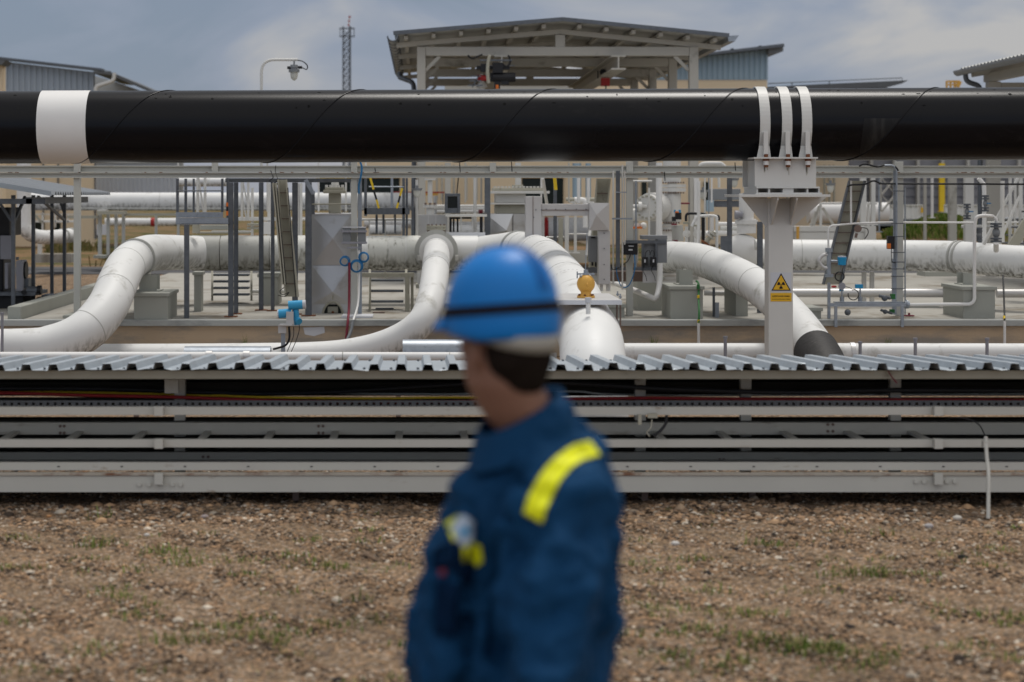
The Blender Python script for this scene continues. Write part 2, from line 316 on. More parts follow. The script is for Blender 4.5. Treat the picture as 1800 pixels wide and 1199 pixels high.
tag(stuff_mesh('gravel', V.reshape(-1, 3), FF, pm, True), 'loose brown and grey gravel covering the ground in front of the cable rack', 'gravel')
# weeds
def blades(spots, m, name, label):
    vs = []; fs = []
    for (bx_, by_, n_, h, sp) in spots:
        for _ in range(n_):
            a = random.random()*6.283; d = sp*random.random()**.7; x = bx_+d*math.cos(a)*1.6; y = by_+d*math.sin(a); z = lump(x, y)
            hh = h*(.4+.8*random.random()); t = random.random()*6.283; le = hh*(.2+.8*random.random()); wv = .0015+.003*random.random()
            dx, dy = math.cos(t), math.sin(t); b = len(vs)
            vs += [(x-dy*wv, y+dx*wv, z), (x+dy*wv, y-dx*wv, z), (x+dx*le*.4+dy*wv*.8, y+dy*le*.4-dx*wv*.8, z+hh*.65), (x+dx*le*.4-dy*wv*.8, y+dy*le*.4+dx*wv*.8, z+hh*.65),
                   (x+dx*le+dy*wv*.1, y+dy*le-dx*wv*.1, z+hh*.95), (x+dx*le-dy*wv*.1, y+dy*le+dx*wv*.1, z+hh*.95)]
            fs += [(b, b+1, b+2, b+3), (b+3, b+2, b+4, b+5)]
    return tag(stuff_mesh(name, np.array(vs), np.array(fs), m), label, 'weeds')
wm = island_mat('weed_leaves', [(0, (.06, .10, .015, 1)), (.45, (.11, .17, .025, 1)), (.75, (.19, .22, .06, 1)), (1, (.30, .24, .11, 1))], .6)
W = [(37,947,60,.05),(168,955,70,.10),(172,915,30,.12),(240,996,60,.04),(20,1005,80,.04),(55,1003,40,.03),(320,975,140,.05),(345,985,120,.05),(290,970,60,.06),(165,985,50,.04),(195,1035,60,.05),(150,1008,40,.035),
     (440,1012,60,.04),(425,985,50,.05),(505,983,60,.05),(545,995,50,.05),(590,1003,50,.05),(560,955,25,.05),(10,1105,50,.05),(225,1085,60,.05),(170,1145,70,.05),(350,1130,110,.09),(375,1100,60,.05),(410,1103,50,.05),
     (440,1087,60,.05),(455,1120,60,.05),(470,1130,60,.05),(510,1115,60,.04),(520,1145,50,.04),(565,1098,60,.05),(600,1000,40,.05),(620,1060,30,.09),(205,1055,70,.05),(270,1065,50,.04),(50,1190,60,.05),(490,1040,40,.05),
     (1235,985,60,.05),(1185,982,30,.05),(1330,960,50,.06),(1370,962,50,.04),(1240,1040,60,.05),(1170,1005,60,.04),(1110,990,60,.06),(1130,1070,50,.04),(1185,1080,80,.05),(1270,1082,90,.06),(1355,1085,60,.05),
     (1200,1118,60,.05),(1240,1110,60,.05),(1105,1118,40,.05),(1435,1040,60,.05),(1510,1008,110,.07),(1545,1012,60,.05),(1590,1015,60,.04),(1550,985,40,.05),(1460,990,40,.05),(1300,1135,110,.05),(1385,1148,130,.06),
     (1430,1150,120,.06),(1480,1150,150,.06),(1345,1128,60,.05),(1260,1182,90,.05),(1190,1163,60,.05),(1300,1172,50,.05),(1540,1170,60,.05),(1565,1150,50,.05),(1650,1075,60,.04),(1690,1138,80,.05),(1760,1080,70,.05),
     (1780,1095,60,.05),(1755,975,60,.04),(1735,1002,60,.05),(1780,1160,60,.05),(1690,985,50,.05),(1560,945,30,.08),(1640,1015,40,.04),(1490,1185,70,.04),(650,940,40,.05),(690,1000,60,.05),(660,1090,60,.05),(640,960,40,.05),(700,1130,40,.05),(1120,950,40,.05)]
spots = []
for (a, b, n_, h) in W:
    Y = gy(b); p = P(a, b, Y); spots.append((p.x, Y, int(n_*.5), h*.75, .04+.0008*n_))
    if n_ > 45: spots.append((p.x+random.uniform(-.12, .12), Y+random.uniform(-.1, .1), n_//4, h*.7, .10))
for _ in range(60):
    Y = 7.6+random.random()*5; spots.append(((-CX+random.random()*1800)*Y/F, Y, random.randint(4, 16), .03, .05))
blades(spots, wm, 'weeds', 'sparse green weeds and grass tufts growing through the gravel')
# larger loose stones at the rack's foot
for i, (a, b, r, lab) in enumerate([(1457, 926, .028, 'sandy oval stone on the gravel right of the worker, below the third rail clip'), (1683, 914, .024, 'pale flat stone left of the white conduit foot'),
        (1633, 928, .022, 'greyish white stone lying furthest towards the camera left of the conduit foot'), (1187, 959, .020, 'small white stone beside the right side of the worker'), (360, 912, .022, 'grey pink stone in the rack shadow left of the worker'),
        (1307, 913, .018, 'tan stone at the shadow edge under the rack, right of the worker'), (258, 944, .014, 'small white pebble under the left rail clip'), (86, 911, .014, 'orange pebble at the shadow edge near the left picture edge')]):
    Y = gy(b); c = P(a, b, Y); mb = MB(); mb.ball((c.x, Y, .012), r, 12, 8, (1.25, 1, .7))
    mb.v = [(x+random.uniform(-1, 1)*r*.06, y+random.uniform(-1, 1)*r*.06, z+random.uniform(-1, 1)*r*.05) for x, y, z in mb.v]
    cm = mat('stone_%d' % i, [(.42,.27,.16),(.5,.47,.42),(.36,.34,.34),(.5,.48,.45),(.3,.25,.24),(.36,.24,.15),(.5,.48,.45),(.38,.2,.09)][i], .8, var=.25, vs=40)
    one('stone', lab, 'stone', mb, cm, 'larger stones lying on the gravel')
# slabs, road, kerbs
SL = .44
o = build('concrete_slab', MB().box(-4.93, 24.62, .1, 14, 39, SL), 'concrete'); tag(o, kind='structure')
o = build('pump_pad', MB().box(-14, 24.62, .1, -5.12, 29.2, SL-.004), 'concrete'); tag(o, kind='structure')
o = build('road', MB().box(-60, 39.3, GR-.05, 60, 43, GR+.012), 'asphalt'); tag(o, kind='structure')
o = build('side_road', MB().box(9, 56, GR-.05, 60, 67, GR+.016), 'asphalt'); tag(o, kind='structure')
rw = thing('retaining_wall', 'long low concrete wall with brown stains under a grey kerb, along the platform front', 'wall', (0, 24.5, 0))
build('wall', MB().box(-14, 24.5, -.1, 14, 24.615, .369), 'stained_wall', rw)
build('coping', MB().box(-14, 24.44, .37, 14, 24.618, SL+.006), 'kerb_paint', rw, .006)
mb = MB().pp([(533,576),(570,574),(571,585),(552,591),(536,588)], 24.495, .003); build('paint_patch', mb, 'sign_white', rw)
one('kerb_wall', 'low concrete kerb running back from the platform corner beside the left canopy', 'kerb', MB().box(-5.115, 24.63, .2, -4.95, 36.5, .60), 'concrete_block', bevel=.01)
# ---------------------------------------------------------------- cable rack in front (distance 12.6 to 14.1 m)
YR = 12.7; k = YR/F
def rz(py, Y=YR): return H-(py-CY)*Y/F
XL, XR = -5.2, 6.2
rk = thing('cable_rack', 'long weathered grey cable rack of stacked beams and trays under a corrugated metal roof', 'cable rack', (0, 13.3, 0))
def sheet_roof(x0, x1, tilt, seed):
    rnd = random.Random(seed); mb = MB(); pit = .170; hh = .040; prof = [(0, 0), (.049, 0), (.061, hh), (.108, hh), (.121, 0), (.170, 0)]
    xs_ = []; n = int(round((x1-x0)/pit))
    for i in range(n):
        for j, (a, b) in enumerate(prof[:-1]): xs_.append((x0+i*pit+a, b))
    xs_.append((x0+n*pit, 0)); vs = []; th_ = .0022
    bend = [rnd.uniform(-.006, .006) for _ in range(n+2)]
    ycols = [12.58, 12.64, 12.8, 13.3, 13.9, 14.08]
    for si in (0, 1):
        for yi, y in enumerate(ycols):
            for (x, b) in xs_:
                i = int((x-x0)/pit+.001); dz = bend[min(i, n)]*(1 if yi == 0 else 0)
                vs.append((x+tilt*(y-13.3), y+(rnd.uniform(-.006, .006) if yi == 0 else 0), .884-.045*(y-12.6)+b+dz-si*th_))
    K = len(xs_); M_ = len(ycols); fs = []
    for j in range(M_-1):
        for i in range(K-1):
            a = j*K+i; fs.append((a, a+1, a+K+1, a+K)); c = M_*K+a; fs.append((c, c+K, c+K+1, c+1))
    for i in range(K-1):
        fs.append((i, M_*K+i, M_*K+i+1, i+1)); a = (M_-1)*K+i; fs.append((a, a+1, M_*K+a+1, M_*K+a))
    mb.add(vs, fs); return mb
x = -4.95; i = 0
while x < 6:
    n = 6; t = [0, .004, -.003, .006, -.005][i % 5]
    mb = sheet_roof(x, x+n*.17, t, 40+i)
    dz = [0, .003, .0, .004, .0015][i % 5]
    mb.v = [(a, b, c+dz+(.0025 if i % 2 else 0)) for a, b, c in mb.v]
    build('roof_sheet', mb, 'roof_sheet', rk); x += n*.17-.006; i += 1
mb = MB()
for i in range(66):
    xx_ = -4.95+.0245+i*.17-(i//6)*.006; 
    for yy_ in (12.63, 13.95): mb.cyl((xx_, yy_, .884-.045*(yy_-12.6)), (xx_, yy_, .897-.045*(yy_-12.6)), .008, 6)
build('roof_screws', mb, 'steel_dark', rk)
build('top_beam', MB().box(XL, 12.69, rz(666), XR, 12.74, rz(651)), 'tray_tan', rk, .002)
build('rear_beam', MB().box(XL, 13.92, .585, XR, 13.98, .815), 'rack_shade_dark', rk)
def chan(mb, y, zt, zb, lip=.03, d=.05):           # C channel with the web facing the camera
    mb.box(XL, y, zb, XR, y+.008, zt); mb.box(XL, y+.0085, zt-.008, XR, y+d, zt); mb.box(XL, y+.0085, zb, XR, y+d, zb+.008); return mb
build('rail', chan(MB(), 12.72, rz(716), rz(730)), 'rack_light', rk)
build('rail', chan(MB(), 13.96, rz(716, 13.96)+.015, rz(730, 13.96)+.03), 'rack_light', rk)
mb = MB()                                          # perforated tray side
zt, zb = rz(704, 13.2), rz(714.5, 13.2); x = XL
while x < XR: mb.box(x, 13.2, zb+.008, x+.030, 13.204, zt-.014); x += .048
mb.box(XL, 13.2, zt-.014, XR, 13.204, zt); mb.box(XL, 13.2, zb, XR, 13.204, zb+.008); mb.box(XL, 13.206, zb+.002, XR, 13.75, zb+.005)
build('perforated_tray', mb, 'grey_plastic', rk)
build('middle_beam', chan(MB(), 13.25, rz(743, 13.25), rz(764, 13.25)), 'rack_paint', rk)
build('rail', chan(MB(), 12.72, rz(773.5), rz(787)), 'rack_light', rk)
for i in range(20):
    x0 = -4.9+i*.425+.06; z = rz(775)
    build('rung', MB().box(x0, 12.78, z-.018, x0+.045, 13.9, z), 'rack_light', rk)
build('tray_floor', MB().box(XL, 12.95, rz(784)-.022, XR, 13.9, rz(784)-.019), 'rack_shade_dark', rk)  # dark colour stands in for the shade under the rungs
build('inner_panel', MB().box(XL, 13.9, .10, XR, 13.905, .44), 'rack_shade_dark', rk)
build('middle_beam', chan(MB(), 13.25, rz(795, 13.25), rz(815, 13.25)), 'rack_paint', rk)
mb = MB().box(XL, 12.76, rz(829), XR, 12.766, rz(815)); x = XL+.3
mb.box(XL, 12.7665, rz(829), XR, 13.9, rz(829)+.004); mb.box(XL, 12.767, rz(815)-.004, XR, 12.79, rz(815))
build('cable_tray', mb, 'rack_light', rk)
mb = MB()
for i in range(24):
    x0 = -2.33+i*.405; mb.box(x0, 12.757, rz(822.5)-.003, x0+.016, 12.7595, rz(822.5)+.004)
build('slots', mb, 'black_plastic', rk)
build('rusty_lip', MB().box(XL, 12.705, rz(836.5), XR, 12.75, rz(831.5)), 'rusty_paint', rk, .002)
build('front_beam', chan(MB(), 12.715, rz(837), rz(866), d=.09), 'rack_light', rk, .002)
for cx_ in (280, 1648):
    c = P(cx_, 0, 12.7).x
    for (a, b, wd_) in ((714, 730, 8), (771, 788, 7.5), (831, 851, 7.5)):
        build('clip', MB().box(c-wd_*k, 12.665, rz(b), c+wd_*k, 12.704 if a == 831 else 12.718, rz(a)), 'rack_light', rk, .002)
for cx_ in (245, 262, 303, 318, 1610, 1624, 1664, 1678):
    c = P(cx_, 851 if cx_ < 900 else 846, 12.715); build('bolt', MB().cyl(c, c-Vector((0, .012, 0)), .0145, 12), 'rack_light', rk)
mb = MB()
for cx_, cy_ in ((106,749),(113,749),(106,761),(113,761),(560,749),(568,749),(560,761),(568,761),(1455,746),(1464,746),(1455,758),(1464,758),(357,803),(366,803),(1265,808),(1272,808)):
    c = P(cx_, cy_, 13.25); mb.cyl(c, c-Vector((0, .007, 0)), .010, 8)
build('rivets', mb, 'brown_steel', rk)
for cx_ in (-260, 308, 1133, 1322, 1590, 2050):
    c = P(cx_, 0, 13.1).x; build('upright', MB().box(c-.035, 13.34, -.05, c+.035, 13.41, .80), 'rack_paint', rk)
for cx_ in (1133, 1322, 520, -40):
    c = P(cx_, 0, 12.95).x; build('leg', MB().box(c-.02, 12.93, -.05, c+.02, 12.97, .15), 'brown_steel', rk)
build('inner_channel', MB().box(XL, 13.5, rz(690, 13.5), XR, 13.54, rz(672, 13.5)), 'rack_shade_dark', rk)
build('upright_plate', MB().box(P(291,0,13.1).x, 13.05, rz(690,13.1), P(315,0,13.1).x, 13.1, rz(666,13.1)), 'rack_paint', rk)
def cable(lab, pts, r, m, cat='cable', nm='cable', grp=None, n=8):
    mb = MB().tube(spline(px(pts), n), r, 8); return one(nm, lab, cat, mb, m, grp)
cable('thick dark red cable lying in the rack tray left of the worker', [(-700,694,13.4),(-100,690,13.4),(150,695,13.3),(300,698,13.3),(420,702,13.3),(560,706,13.3),(800,706,13.3),(1100,700,13.3),(1400,702,13.3),(2300,705,13.4)], .012, 'red_paint')
cable('yellow cable lying in the rack tray, seen left of the worker', [(-700,689,13.5),(0,688,13.5),(330,694,13.45),(450,698,13.35),(600,700,13.3),(700,700,13.3),(820,699,13.3),(1100,703,13.45),(2300,700,13.6)], .008, 'yellow_paint')
cable('black cable added to darken the gap between the two upper rails of the rack', [(-700,740,13.35),(300,741,13.35),(560,738,13.35),(900,740,13.35),(1400,741,13.35),(2300,741,13.35)], .013, 'rack_shade_dark')  # added dark tube that blackens the gap below the upper rail
cable('thick black cable sagging high in the rack right of the worker', [(-700,688,13.45),(100,683,13.4),(500,692,13.42),(900,672,13.2),(1180,684,13.1),(1400,690,13.1),(1600,686,13.1),(2300,690,13.3)], .016, 'black_plastic')
cable('green grey cable above the yellow one in the rack', [(-700,695,13.6),(0,682,13.6),(420,690,13.6),(800,693,13.5),(1000,688,13.5),(1200,695,13.5),(2300,690,13.6)], .007, 'frame_grey')
cb = thing('conduit', 'light grey upright conduit standing in gravel in front of the rack at right', 'conduit', tuple(P(1735, 908, 12.3)))
build('pipe', MB().tube(fillet(px([(1733,768,12.55),(1734,800,12.5),(1738,830,12.4),(1737,912,12.3)]), .1), .0125, 12), 'rack_light', cb)
build('clamp', MB().pb(1729, 776, 1738, 787, 12.52, .05), 'rack_light', cb)
cable('thin black cable looping from the rack rail into the light grey conduit', [(1650,741,12.9),(1680,734,12.7),(1705,738,12.65),(1722,748,12.6),(1733,770,12.55)], .0045, 'black_plastic')
jb = thing('cable_gland', 'small clamp and dark cable gland under the upper rail right of the worker', 'cable gland', tuple(P(1148, 768, 12.65)))
build('bracket', MB().pb(1122, 729, 1128, 747, 12.66, .03).pb(1139, 727, 1156, 735, 12.66, .03), 'tray_tan', jb)
build('cable', MB().tube(spline(px([(1172,730,12.66),(1170,745,12.66),(1160,758,12.65),(1148,766,12.65)])), .009, 8), 'black_plastic', jb)
build('wire', MB().tube(spline(px([(1146,738,12.65),(1144,752,12.63),(1137,760,12.63),(1142,767,12.63)])), .004, 6), 'tray_tan', jb)
cable('frayed red tie hanging from the roof edge of the rack at right', [(1561,652,12.66),(1566,660,12.66),(1572,668,12.65),(1577,674,12.65)], .004, 'maroon', 'tie', 'cable_tie')
# ---------------------------------------------------------------- the black pipe and its support
bp = thing('black_pipeline', 'thick glossy black pipeline with a white painted band, carried across the whole view', 'pipeline', tuple(P(740, 288, 21)))
A = P(-1500, 229.5, 21); B = P(3000, 213, 21); ax = (B-A).normalized(); RB = .382
build('pipe', MB().tube([A+(B-A)*i/60 for i in range(61)], RB, 96), 'black_coat', bp)
mb = MB(); pts = []
x0 = P(300, 0, 21).x; pitch = 2.02; ph = 0
for i in range(0, 48*10):
    t = (i/48)-4.6; xx_ = x0+t*pitch; c = A+ax*((xx_-A.x)/ax.x); an = 2*math.pi*t    # top at t integer; moving down the front as x decreases
    pts.append(c+Vector((0, math.sin(an)*(RB+.0005), math.cos(an)*(RB+.0005))))
build('weld_seam', MB().tube(pts, .008, 6), 'black_coat', bp)
a = P(63.5, 0, 20.62).x; b = P(150, 0, 20.62).x
pa = A+ax*((a-A.x)/ax.x); pb_ = A+ax*((b-A.x)/ax.x); build('white_band', MB().tube([pa, pb_], RB+.004, 96), 'pipe_clean', bp)
vs = []; nJ, nI = 30, 10                           # worn patch between a vertical edge and the spiral seam
for j in range(nJ+1):
    t = .23+.20*j/nJ; xr_ = x0+(4-t)*pitch; xl_ = P(1516,0,20.7).x-.02*math.sin(j/nJ*3)
    for i_ in range(nI+1):
        xx_ = xl_+(max(xr_, xl_+.01)-xl_)*i_/nI; c = A+ax*((xx_-A.x)/ax.x); an = -2*math.pi*t; vs.append(c+Vector((0, math.sin(an)*(RB+.0015), math.cos(an)*(RB+.0015))))
build('worn_patch', MB().add(vs, [(j*(nI+1)+i_, j*(nI+1)+i_+1, (j+1)*(nI+1)+i_+1, (j+1)*(nI+1)+i_) for j in range(nJ) for i_ in range(nI)], True), 'scuffed_coat', bp)
ps = thing('pipe_support', 'white steel post with flared bracket and three white straps clamping the black pipeline', 'support', tuple(P(1372, 672, 20.95)))
build('post', MB().box(P(1351,0,20.85).x, 20.85, -.05, P(1394,0,20.85).x, 21.1, rz(349, 20.85)), 'white_paint', ps, .006)
build('cap_plate', MB().pb(1299, 341.8, 1460, 346.5, 20.45, .98), 'white_paint', ps, .003)
zt_ = rz(346.6, 20.45)
xa, xb = P(1351, 0, 20.85).x, P(1394, 0, 20.85).x; zc = rz(398, 20.95)
build('wing_plate', MB().prism([(P(1303,0,20.95).x, 20.93, zt_-.001), (xa, 20.93, zt_-.001), (xa, 20.93, zc), (xa-.02, 20.93, zc)], .015), 'white_paint', ps)
build('wing_plate', MB().prism([(xb, 20.93, zt_-.001), (P(1452,0,20.95).x, 20.93, zt_-.001), (xb+.02, 20.93, zc), (xb, 20.93, zc)], .015), 'white_paint', ps)
for q in (xa+.025, xb-.035):
    build('gusset', MB().prism([(q, 20.47, zt_-.001), (q, 20.849, zt_-.001), (q, 20.849, zc+.03), (q, 20.83, zc+.02), (q, 20.47, zt_-.03)], .012, (1, 0, 0)), 'white_paint', ps)
X0, X1 = P(1331, 0, 20.6).x, P(1441, 0, 20.6).x
mb = MB().pb(1330, 328, 1441, 331, 20.58, .84).pb(1329, 338.6, 1445, 341.6, 20.56, .86)
z0, z1 = rz(338.5, 20.6), rz(331.1, 20.6)
for a, b in ((1330,1332.5),(1350.5,1353.5),(1376,1395),(1418,1421),(1438.5,1441)): mb.box(P(a,0,20.6).x, 20.6, z0, P(b,0,20.6).x, 21.4, z1)
build('sliding_base', mb, 'white_paint', ps)
mb = MB().pb(1327, 279, 1434.5, 327.9, 20.6, .02).pb(1338.5, 279, 1345, 327.9, 20.9, .02)
xs0, xs1 = P(1327, 0, 20.6).x, P(1434.5, 0, 20.6).x; zt2, zb2 = rz(279, 20.6), rz(327.9, 20.6)
mb.box(xs0, 21.38, zb2, xs1, 21.4, zt2); mb.box(xs0+.05, 20.62, zb2, xs0+.065, 21.38, zt2); mb.box(xs1-.065, 20.62, zb2, xs1-.05, 21.38, zt2); mb.box(xs0+.066, 20.62, zb2+.1, xs1-.066, 21.38, zb2+.11)
build('saddle_box', mb, 'white_paint', ps)
build('saddle_plate', MB().pb(1325, 276.3, 1438, 278.9, 20.5, 1.0), 'white_paint', ps)
for i, cx_ in enumerate((1345.5, 1384, 1419)):
    c = P(cx_, 0, 20.6).x; cc = A+ax*((c-A.x)/ax.x); st = MB(); hw = .053; ri, ro = RB+.003, RB+.019; vs = []; n = 40
    a0, a1 = -math.pi*.72, math.pi*.72
    for j in range(n+1):
        t = a0+(a1-a0)*j/n; s_, q = -math.sin(t), math.cos(t)
        for (r_, w_) in ((ri, -hw), (ro, -hw), (ro, hw), (ri, hw)): vs.append((cc.x+w_, cc.y+s_*r_, cc.z+q*r_))
    fs = [(j*4+e, j*4+(e+1) % 4, (j+1)*4+(e+1) % 4, (j+1)*4+e) for j in range(n) for e in range(4)]+[(3, 2, 1, 0), tuple(n*4+e for e in range(4))]
    st.add(vs, fs); s1 = build('strap', st, 'white_paint', ps, .003)
    zt3 = rz(277, 20.6)
    build('lug', MB().box(c-.025, 20.555, rz(272, 20.56), c+.022, 20.61, rz(232, 20.56)), 'white_paint', ps, .003)
    build('lug_bracket', MB().prism([(c-.085, 20.62, zt3), (c+.06, 20.62, zt3), (c+.045, 20.62, rz(256, 20.6)), (c-.06, 20.62, rz(256, 20.6))], .015), 'white_paint', ps)
    build('nut', MB().cyl((c, 20.56, rz(290, 20.56)), (c, 20.56, rz(279.5, 20.56)), .031, 6), 'pipe_clean', ps)
    build('rusty_thread', MB().cyl((c, 20.56, rz(294, 20.56)), (c, 20.56, rz(271, 20.56)), .022, 8).cyl((c, 20.56, rz(283, 20.56)), (c, 20.56, rz(279.2, 20.56)), .034, 6), 'rust', ps)
mb = MB()
for i in range(46):                                 # small marks in the coating
    an = math.radians(random.uniform(12, 62)); xx_ = random.uniform(-4.3, 6.2); c = A+ax*((xx_-A.x)/ax.x); w_, h_ = random.uniform(.008, .03), random.uniform(.015, .07)
    pl = []
    for j in range(7): u = 2*math.pi*j/7; aa = an+h_*math.sin(u)*random.uniform(.5, 1); pl.append(c+Vector((w_*math.cos(u)*random.uniform(.5, 1), -math.sin(aa)*(RB+.0012), math.cos(aa)*(RB+.0012))))
    mb.add(pl, [tuple(range(7))])
build('coating_mark', mb, 'black_mark', bp)
mb = MB()
for i, cx_ in enumerate((1345.5, 1384, 1419)):
    for j in range(4): a = P(cx_+random.uniform(-3, 3), 293, 20.598); l_ = random.uniform(.02, .09); mb.box(a.x, 20.597, a.z-l_, a.x+.005, 20.599, a.z)
build('rust_runs', mb, 'tray_tan', ps)
# warning signs on the post
YS = 20.846
sg = thing('radiation_sign', 'white plate with black edged yellow radiation trefoil triangle on the white post', 'sign', tuple(P(1373, 513, YS)))
build('plate', MB().pb(1354.5, 479, 1391, 513, YS, .003), 'sign_white', sg)
build('triangle_edge', MB().pp([(1373,480.2),(1356,511),(1390.3,511)], YS-.003, .0025), 'sign_black', sg)
build('triangle', MB().pp([(1373,483.6),(1358.9,509.3),(1387.4,509.3)], YS-.0055, .002), 'sign_yellow', sg)
c = P(1373, 501, YS-.008); s_ = YS/F
mb = MB().prism([c+Vector((math.cos(2*math.pi*i/20)*1.25*s_, 0, math.sin(2*math.pi*i/20)*1.25*s_)) for i in range(20)], .002)
for a in (30, 150, 270):
    pl = [c+Vector((math.cos(R(a+d))*r_*s_, 0, math.sin(R(a+d))*r_*s_)) for r_, ds_ in ((2.2, range(-30, 31, 10)), (6.8, range(30, -31, -10))) for d in ds_]
    mb.prism(pl, .002)
build('trefoil', mb, 'sign_black', sg)
def text(body, pxx, pyy, Y, hpx, m, parent, wpx=None, bold=0):
    cu = bpy.data.curves.new('t', 'FONT'); cu.body = body; cu.align_x = 'CENTER'; cu.align_y = 'CENTER'; cu.size = 1; cu.extrude = 0; cu.offset = bold
    o = bpy.data.objects.new('t', cu); COL.objects.link(o); bpy.context.view_layer.update(); me = bpy.data.meshes.new_from_object(o.evaluated_get(bpy.context.evaluated_depsgraph_get()))
    bpy.data.objects.remove(o); co = np.array([v.co for v in me.vertices]); mn, mx_ = co.min(0), co.max(0); cen = (mn+mx_)/2; hz = hpx*Y/F/(mx_[1]-mn[1]); hx = (wpx*Y/F/(mx_[0]-mn[0])) if wpx else hz
    c = P(pxx, pyy, Y)-WL[parent.name]
    for v in me.vertices: v.co = (c.x+(v.co.x-cen[0])*hx, c.y, c.z+(v.co.y-cen[1])*hz)
    me.materials.clear(); me.materials.append(MATS[m]); r = bpy.data.objects.new('lettering', me); COL.objects.link(r); r.parent = parent; WL[r.name] = WL[parent.name]; return r
ss = thing('text_sign', 'small orange yellow plate with two lines of black Czech text below the radiation triangle', 'sign', tuple(P(1373, 530, YS)))
build('plate', MB().pb(1354.5, 515, 1391.5, 530, YS, .003), 'sign_yellow', ss)
text('SLEDOVANÉ PÁSMO', 1373, 520.3, YS-.002, 3.6, 'sign_black', ss, 31, .01)
text('SE ZDROJI IONIZUJÍCÍHO ZÁŘENÍ', 1373, 526, YS-.002, 2.3, 'sign_black', ss, 31.5, .01)
# ---------------------------------------------------------------- pipe rack frame (grey channels on posts)
YF = 25.4
gf = thing('pipe_rack', 'long grey steel channel frame on slim posts crossing just below the black pipeline', 'frame', (0, YF, SL))
GX0, GX1 = P(-900, 0, YF).x, P(2700, 0, YF).x
zz_ = lambda py: rz(py, YF)
def ch(mb, y, a, b, lip=.05):
    t, bt = zz_(a), zz_(b); mb.box(GX0, y, bt, GX1, y+.008, t); mb.box(GX0, y-.035, t-.012, GX1, y-.0005, t); mb.box(GX0, y-.035, bt, GX1, y-.0005, bt+.012); return mb
build('upper_channel', ch(MB(), YF+.06, 291.2, 302.6), 'frame_grey', gf)
build('lower_channel', ch(MB(), YF-.04, 303.2, 312.8), 'frame_grey', gf)
for a, b in ((-352, -341), (130, 141.5), (617, 628), (1101, 1112.5), (1575, 1587), (2060, 2072)):
    build('post', MB().box(P(a,0,YF).x, YF-.03, SL, P(b,0,YF).x, YF+.055, zz_(312.9)), 'frame_grey', gf, .004)
    build('post', MB().box(P(a,0,YF).x, YF-.03, zz_(303), P(b,0,YF).x, YF+.055, zz_(284)), 'frame_grey', gf, .004)
    for dx_ in (-14, -7.5, 17, 24.5): c = P(a+dx_, 306.5, YF-.04); build('bolt', MB().cyl(c, c-Vector((0, .012, 0)), .014, 8), 'frame_grey', gf)
for a in (372, 861, 1345, 1820): build('stub_post', MB().box(P(a,0,YF).x, YF, zz_(303), P(a+11,0,YF).x, YF+.055, zz_(286)), 'frame_grey', gf)
mb = MB()
for i in range(60):
    a = random.uniform(-20, 1820); c = P(a, 302.8, YF-.02); s_ = random.uniform(.008, .03); mb.box(c.x-s_, YF-.077, zz_(303.8), c.x+s_, YF-.0755, zz_(302.6))
build('rust_spots', mb, 'rust', gf)
# ---------------------------------------------------------------- big white pipes
def pipe(lab, pts, r, m='pipe_white', joints=(), sm=10, grp=None, seg=40, caps=True, name='insulated_pipe', cat='pipe'):
    q = spline(px(pts), sm) if sm else px(pts)
    t = thing(name, lab, cat, tuple(q[len(q)//2]), grp); build('pipe', MB().tube(q, r, seg, caps), m, t)
    cum = [0]
    for i in range(1, len(q)): cum.append(cum[-1]+(q[i]-q[i-1]).length)
    for j in joints:
        d = j[0]*cum[-1]; i = max(0, next((n_ for n_ in range(len(cum)) if cum[n_] >= d), len(cum)-1)-1); i = min(i, len(q)-2)
        f_ = (d-cum[i])/(cum[i+1]-cum[i]); c = q[i].lerp(q[i+1], f_); ax_ = (q[i+1]-q[i]).normalized(); rr = r if not isinstance(r, list) else r[0]
        kind = j[1] if len(j) > 1 else 'seam'
        if kind == 'seam': build('seam', MB().tube([c-ax_*.004, c+ax_*.004], rr+.0025, seg), 'cladding_dull', t)
        elif kind == 'band': build('band', MB().tube([c-ax_*.025, c+ax_*.025], rr+.010, seg), 'brushed_sheet', t)
        elif kind == 'sleeve': build('sleeve', MB().tube([c-ax_*j[2]/2, c+ax_*j[2]/2], rr+.008, seg), j[3], t)
        elif kind == 'clamp':
            build('clamp', MB().tube([c-ax_*.05, c-ax_*.02], rr+.014, seg).tube([c+ax_*.02, c+ax_*.05], rr+.014, seg), 'cladding_dull', t)
            build('clamp_lug', MB().box(c.x-.06, c.y-rr-.06, c.z-.03, c.x+.06, c.y-rr+.02, c.z+.03), 'cladding_dull', t)
        elif kind == 'flange': build('flange', MB().tube([c-ax_*.03, c+ax_*.03], rr*1.25, seg), 'white_paint', t)
    return t
mp_ = pipe('thick white pipe rising in an S bend at left and running right behind the posts', [(-900,618,22.6),(-300,617,22.6),(20,615,22.6),(95,607,22.65),(150,582,22.8),(188,540,23.2),(208,495,23.8),(226,463,24.7),(258,446,25.9),(300,444,27.1),(360,445,28),(560,445,28),(760,445,28),(840,444,28)], .24,
     joints=[(.20,), (.425,), (.475,), (.535,), (.578, 'clamp')], sm=12)
for a, b, m_ in ((338, 388, 'cladding_dull'), (389.5, 475, 'cladding_dull'), (476.5, 545, 'cladding_mouldy'), (648, 683, 'cladding_mouldy'), (684, 713, 'cladding_mouldy'), (714.5, 738, 'cladding_mouldy'), (795, 836, 'pipe_white')):
    build('cladding_sleeve', MB().tube([P(a, 445, 28), P(b, 445, 28)], .247+.001*(a % 3), 40), m_, mp_)
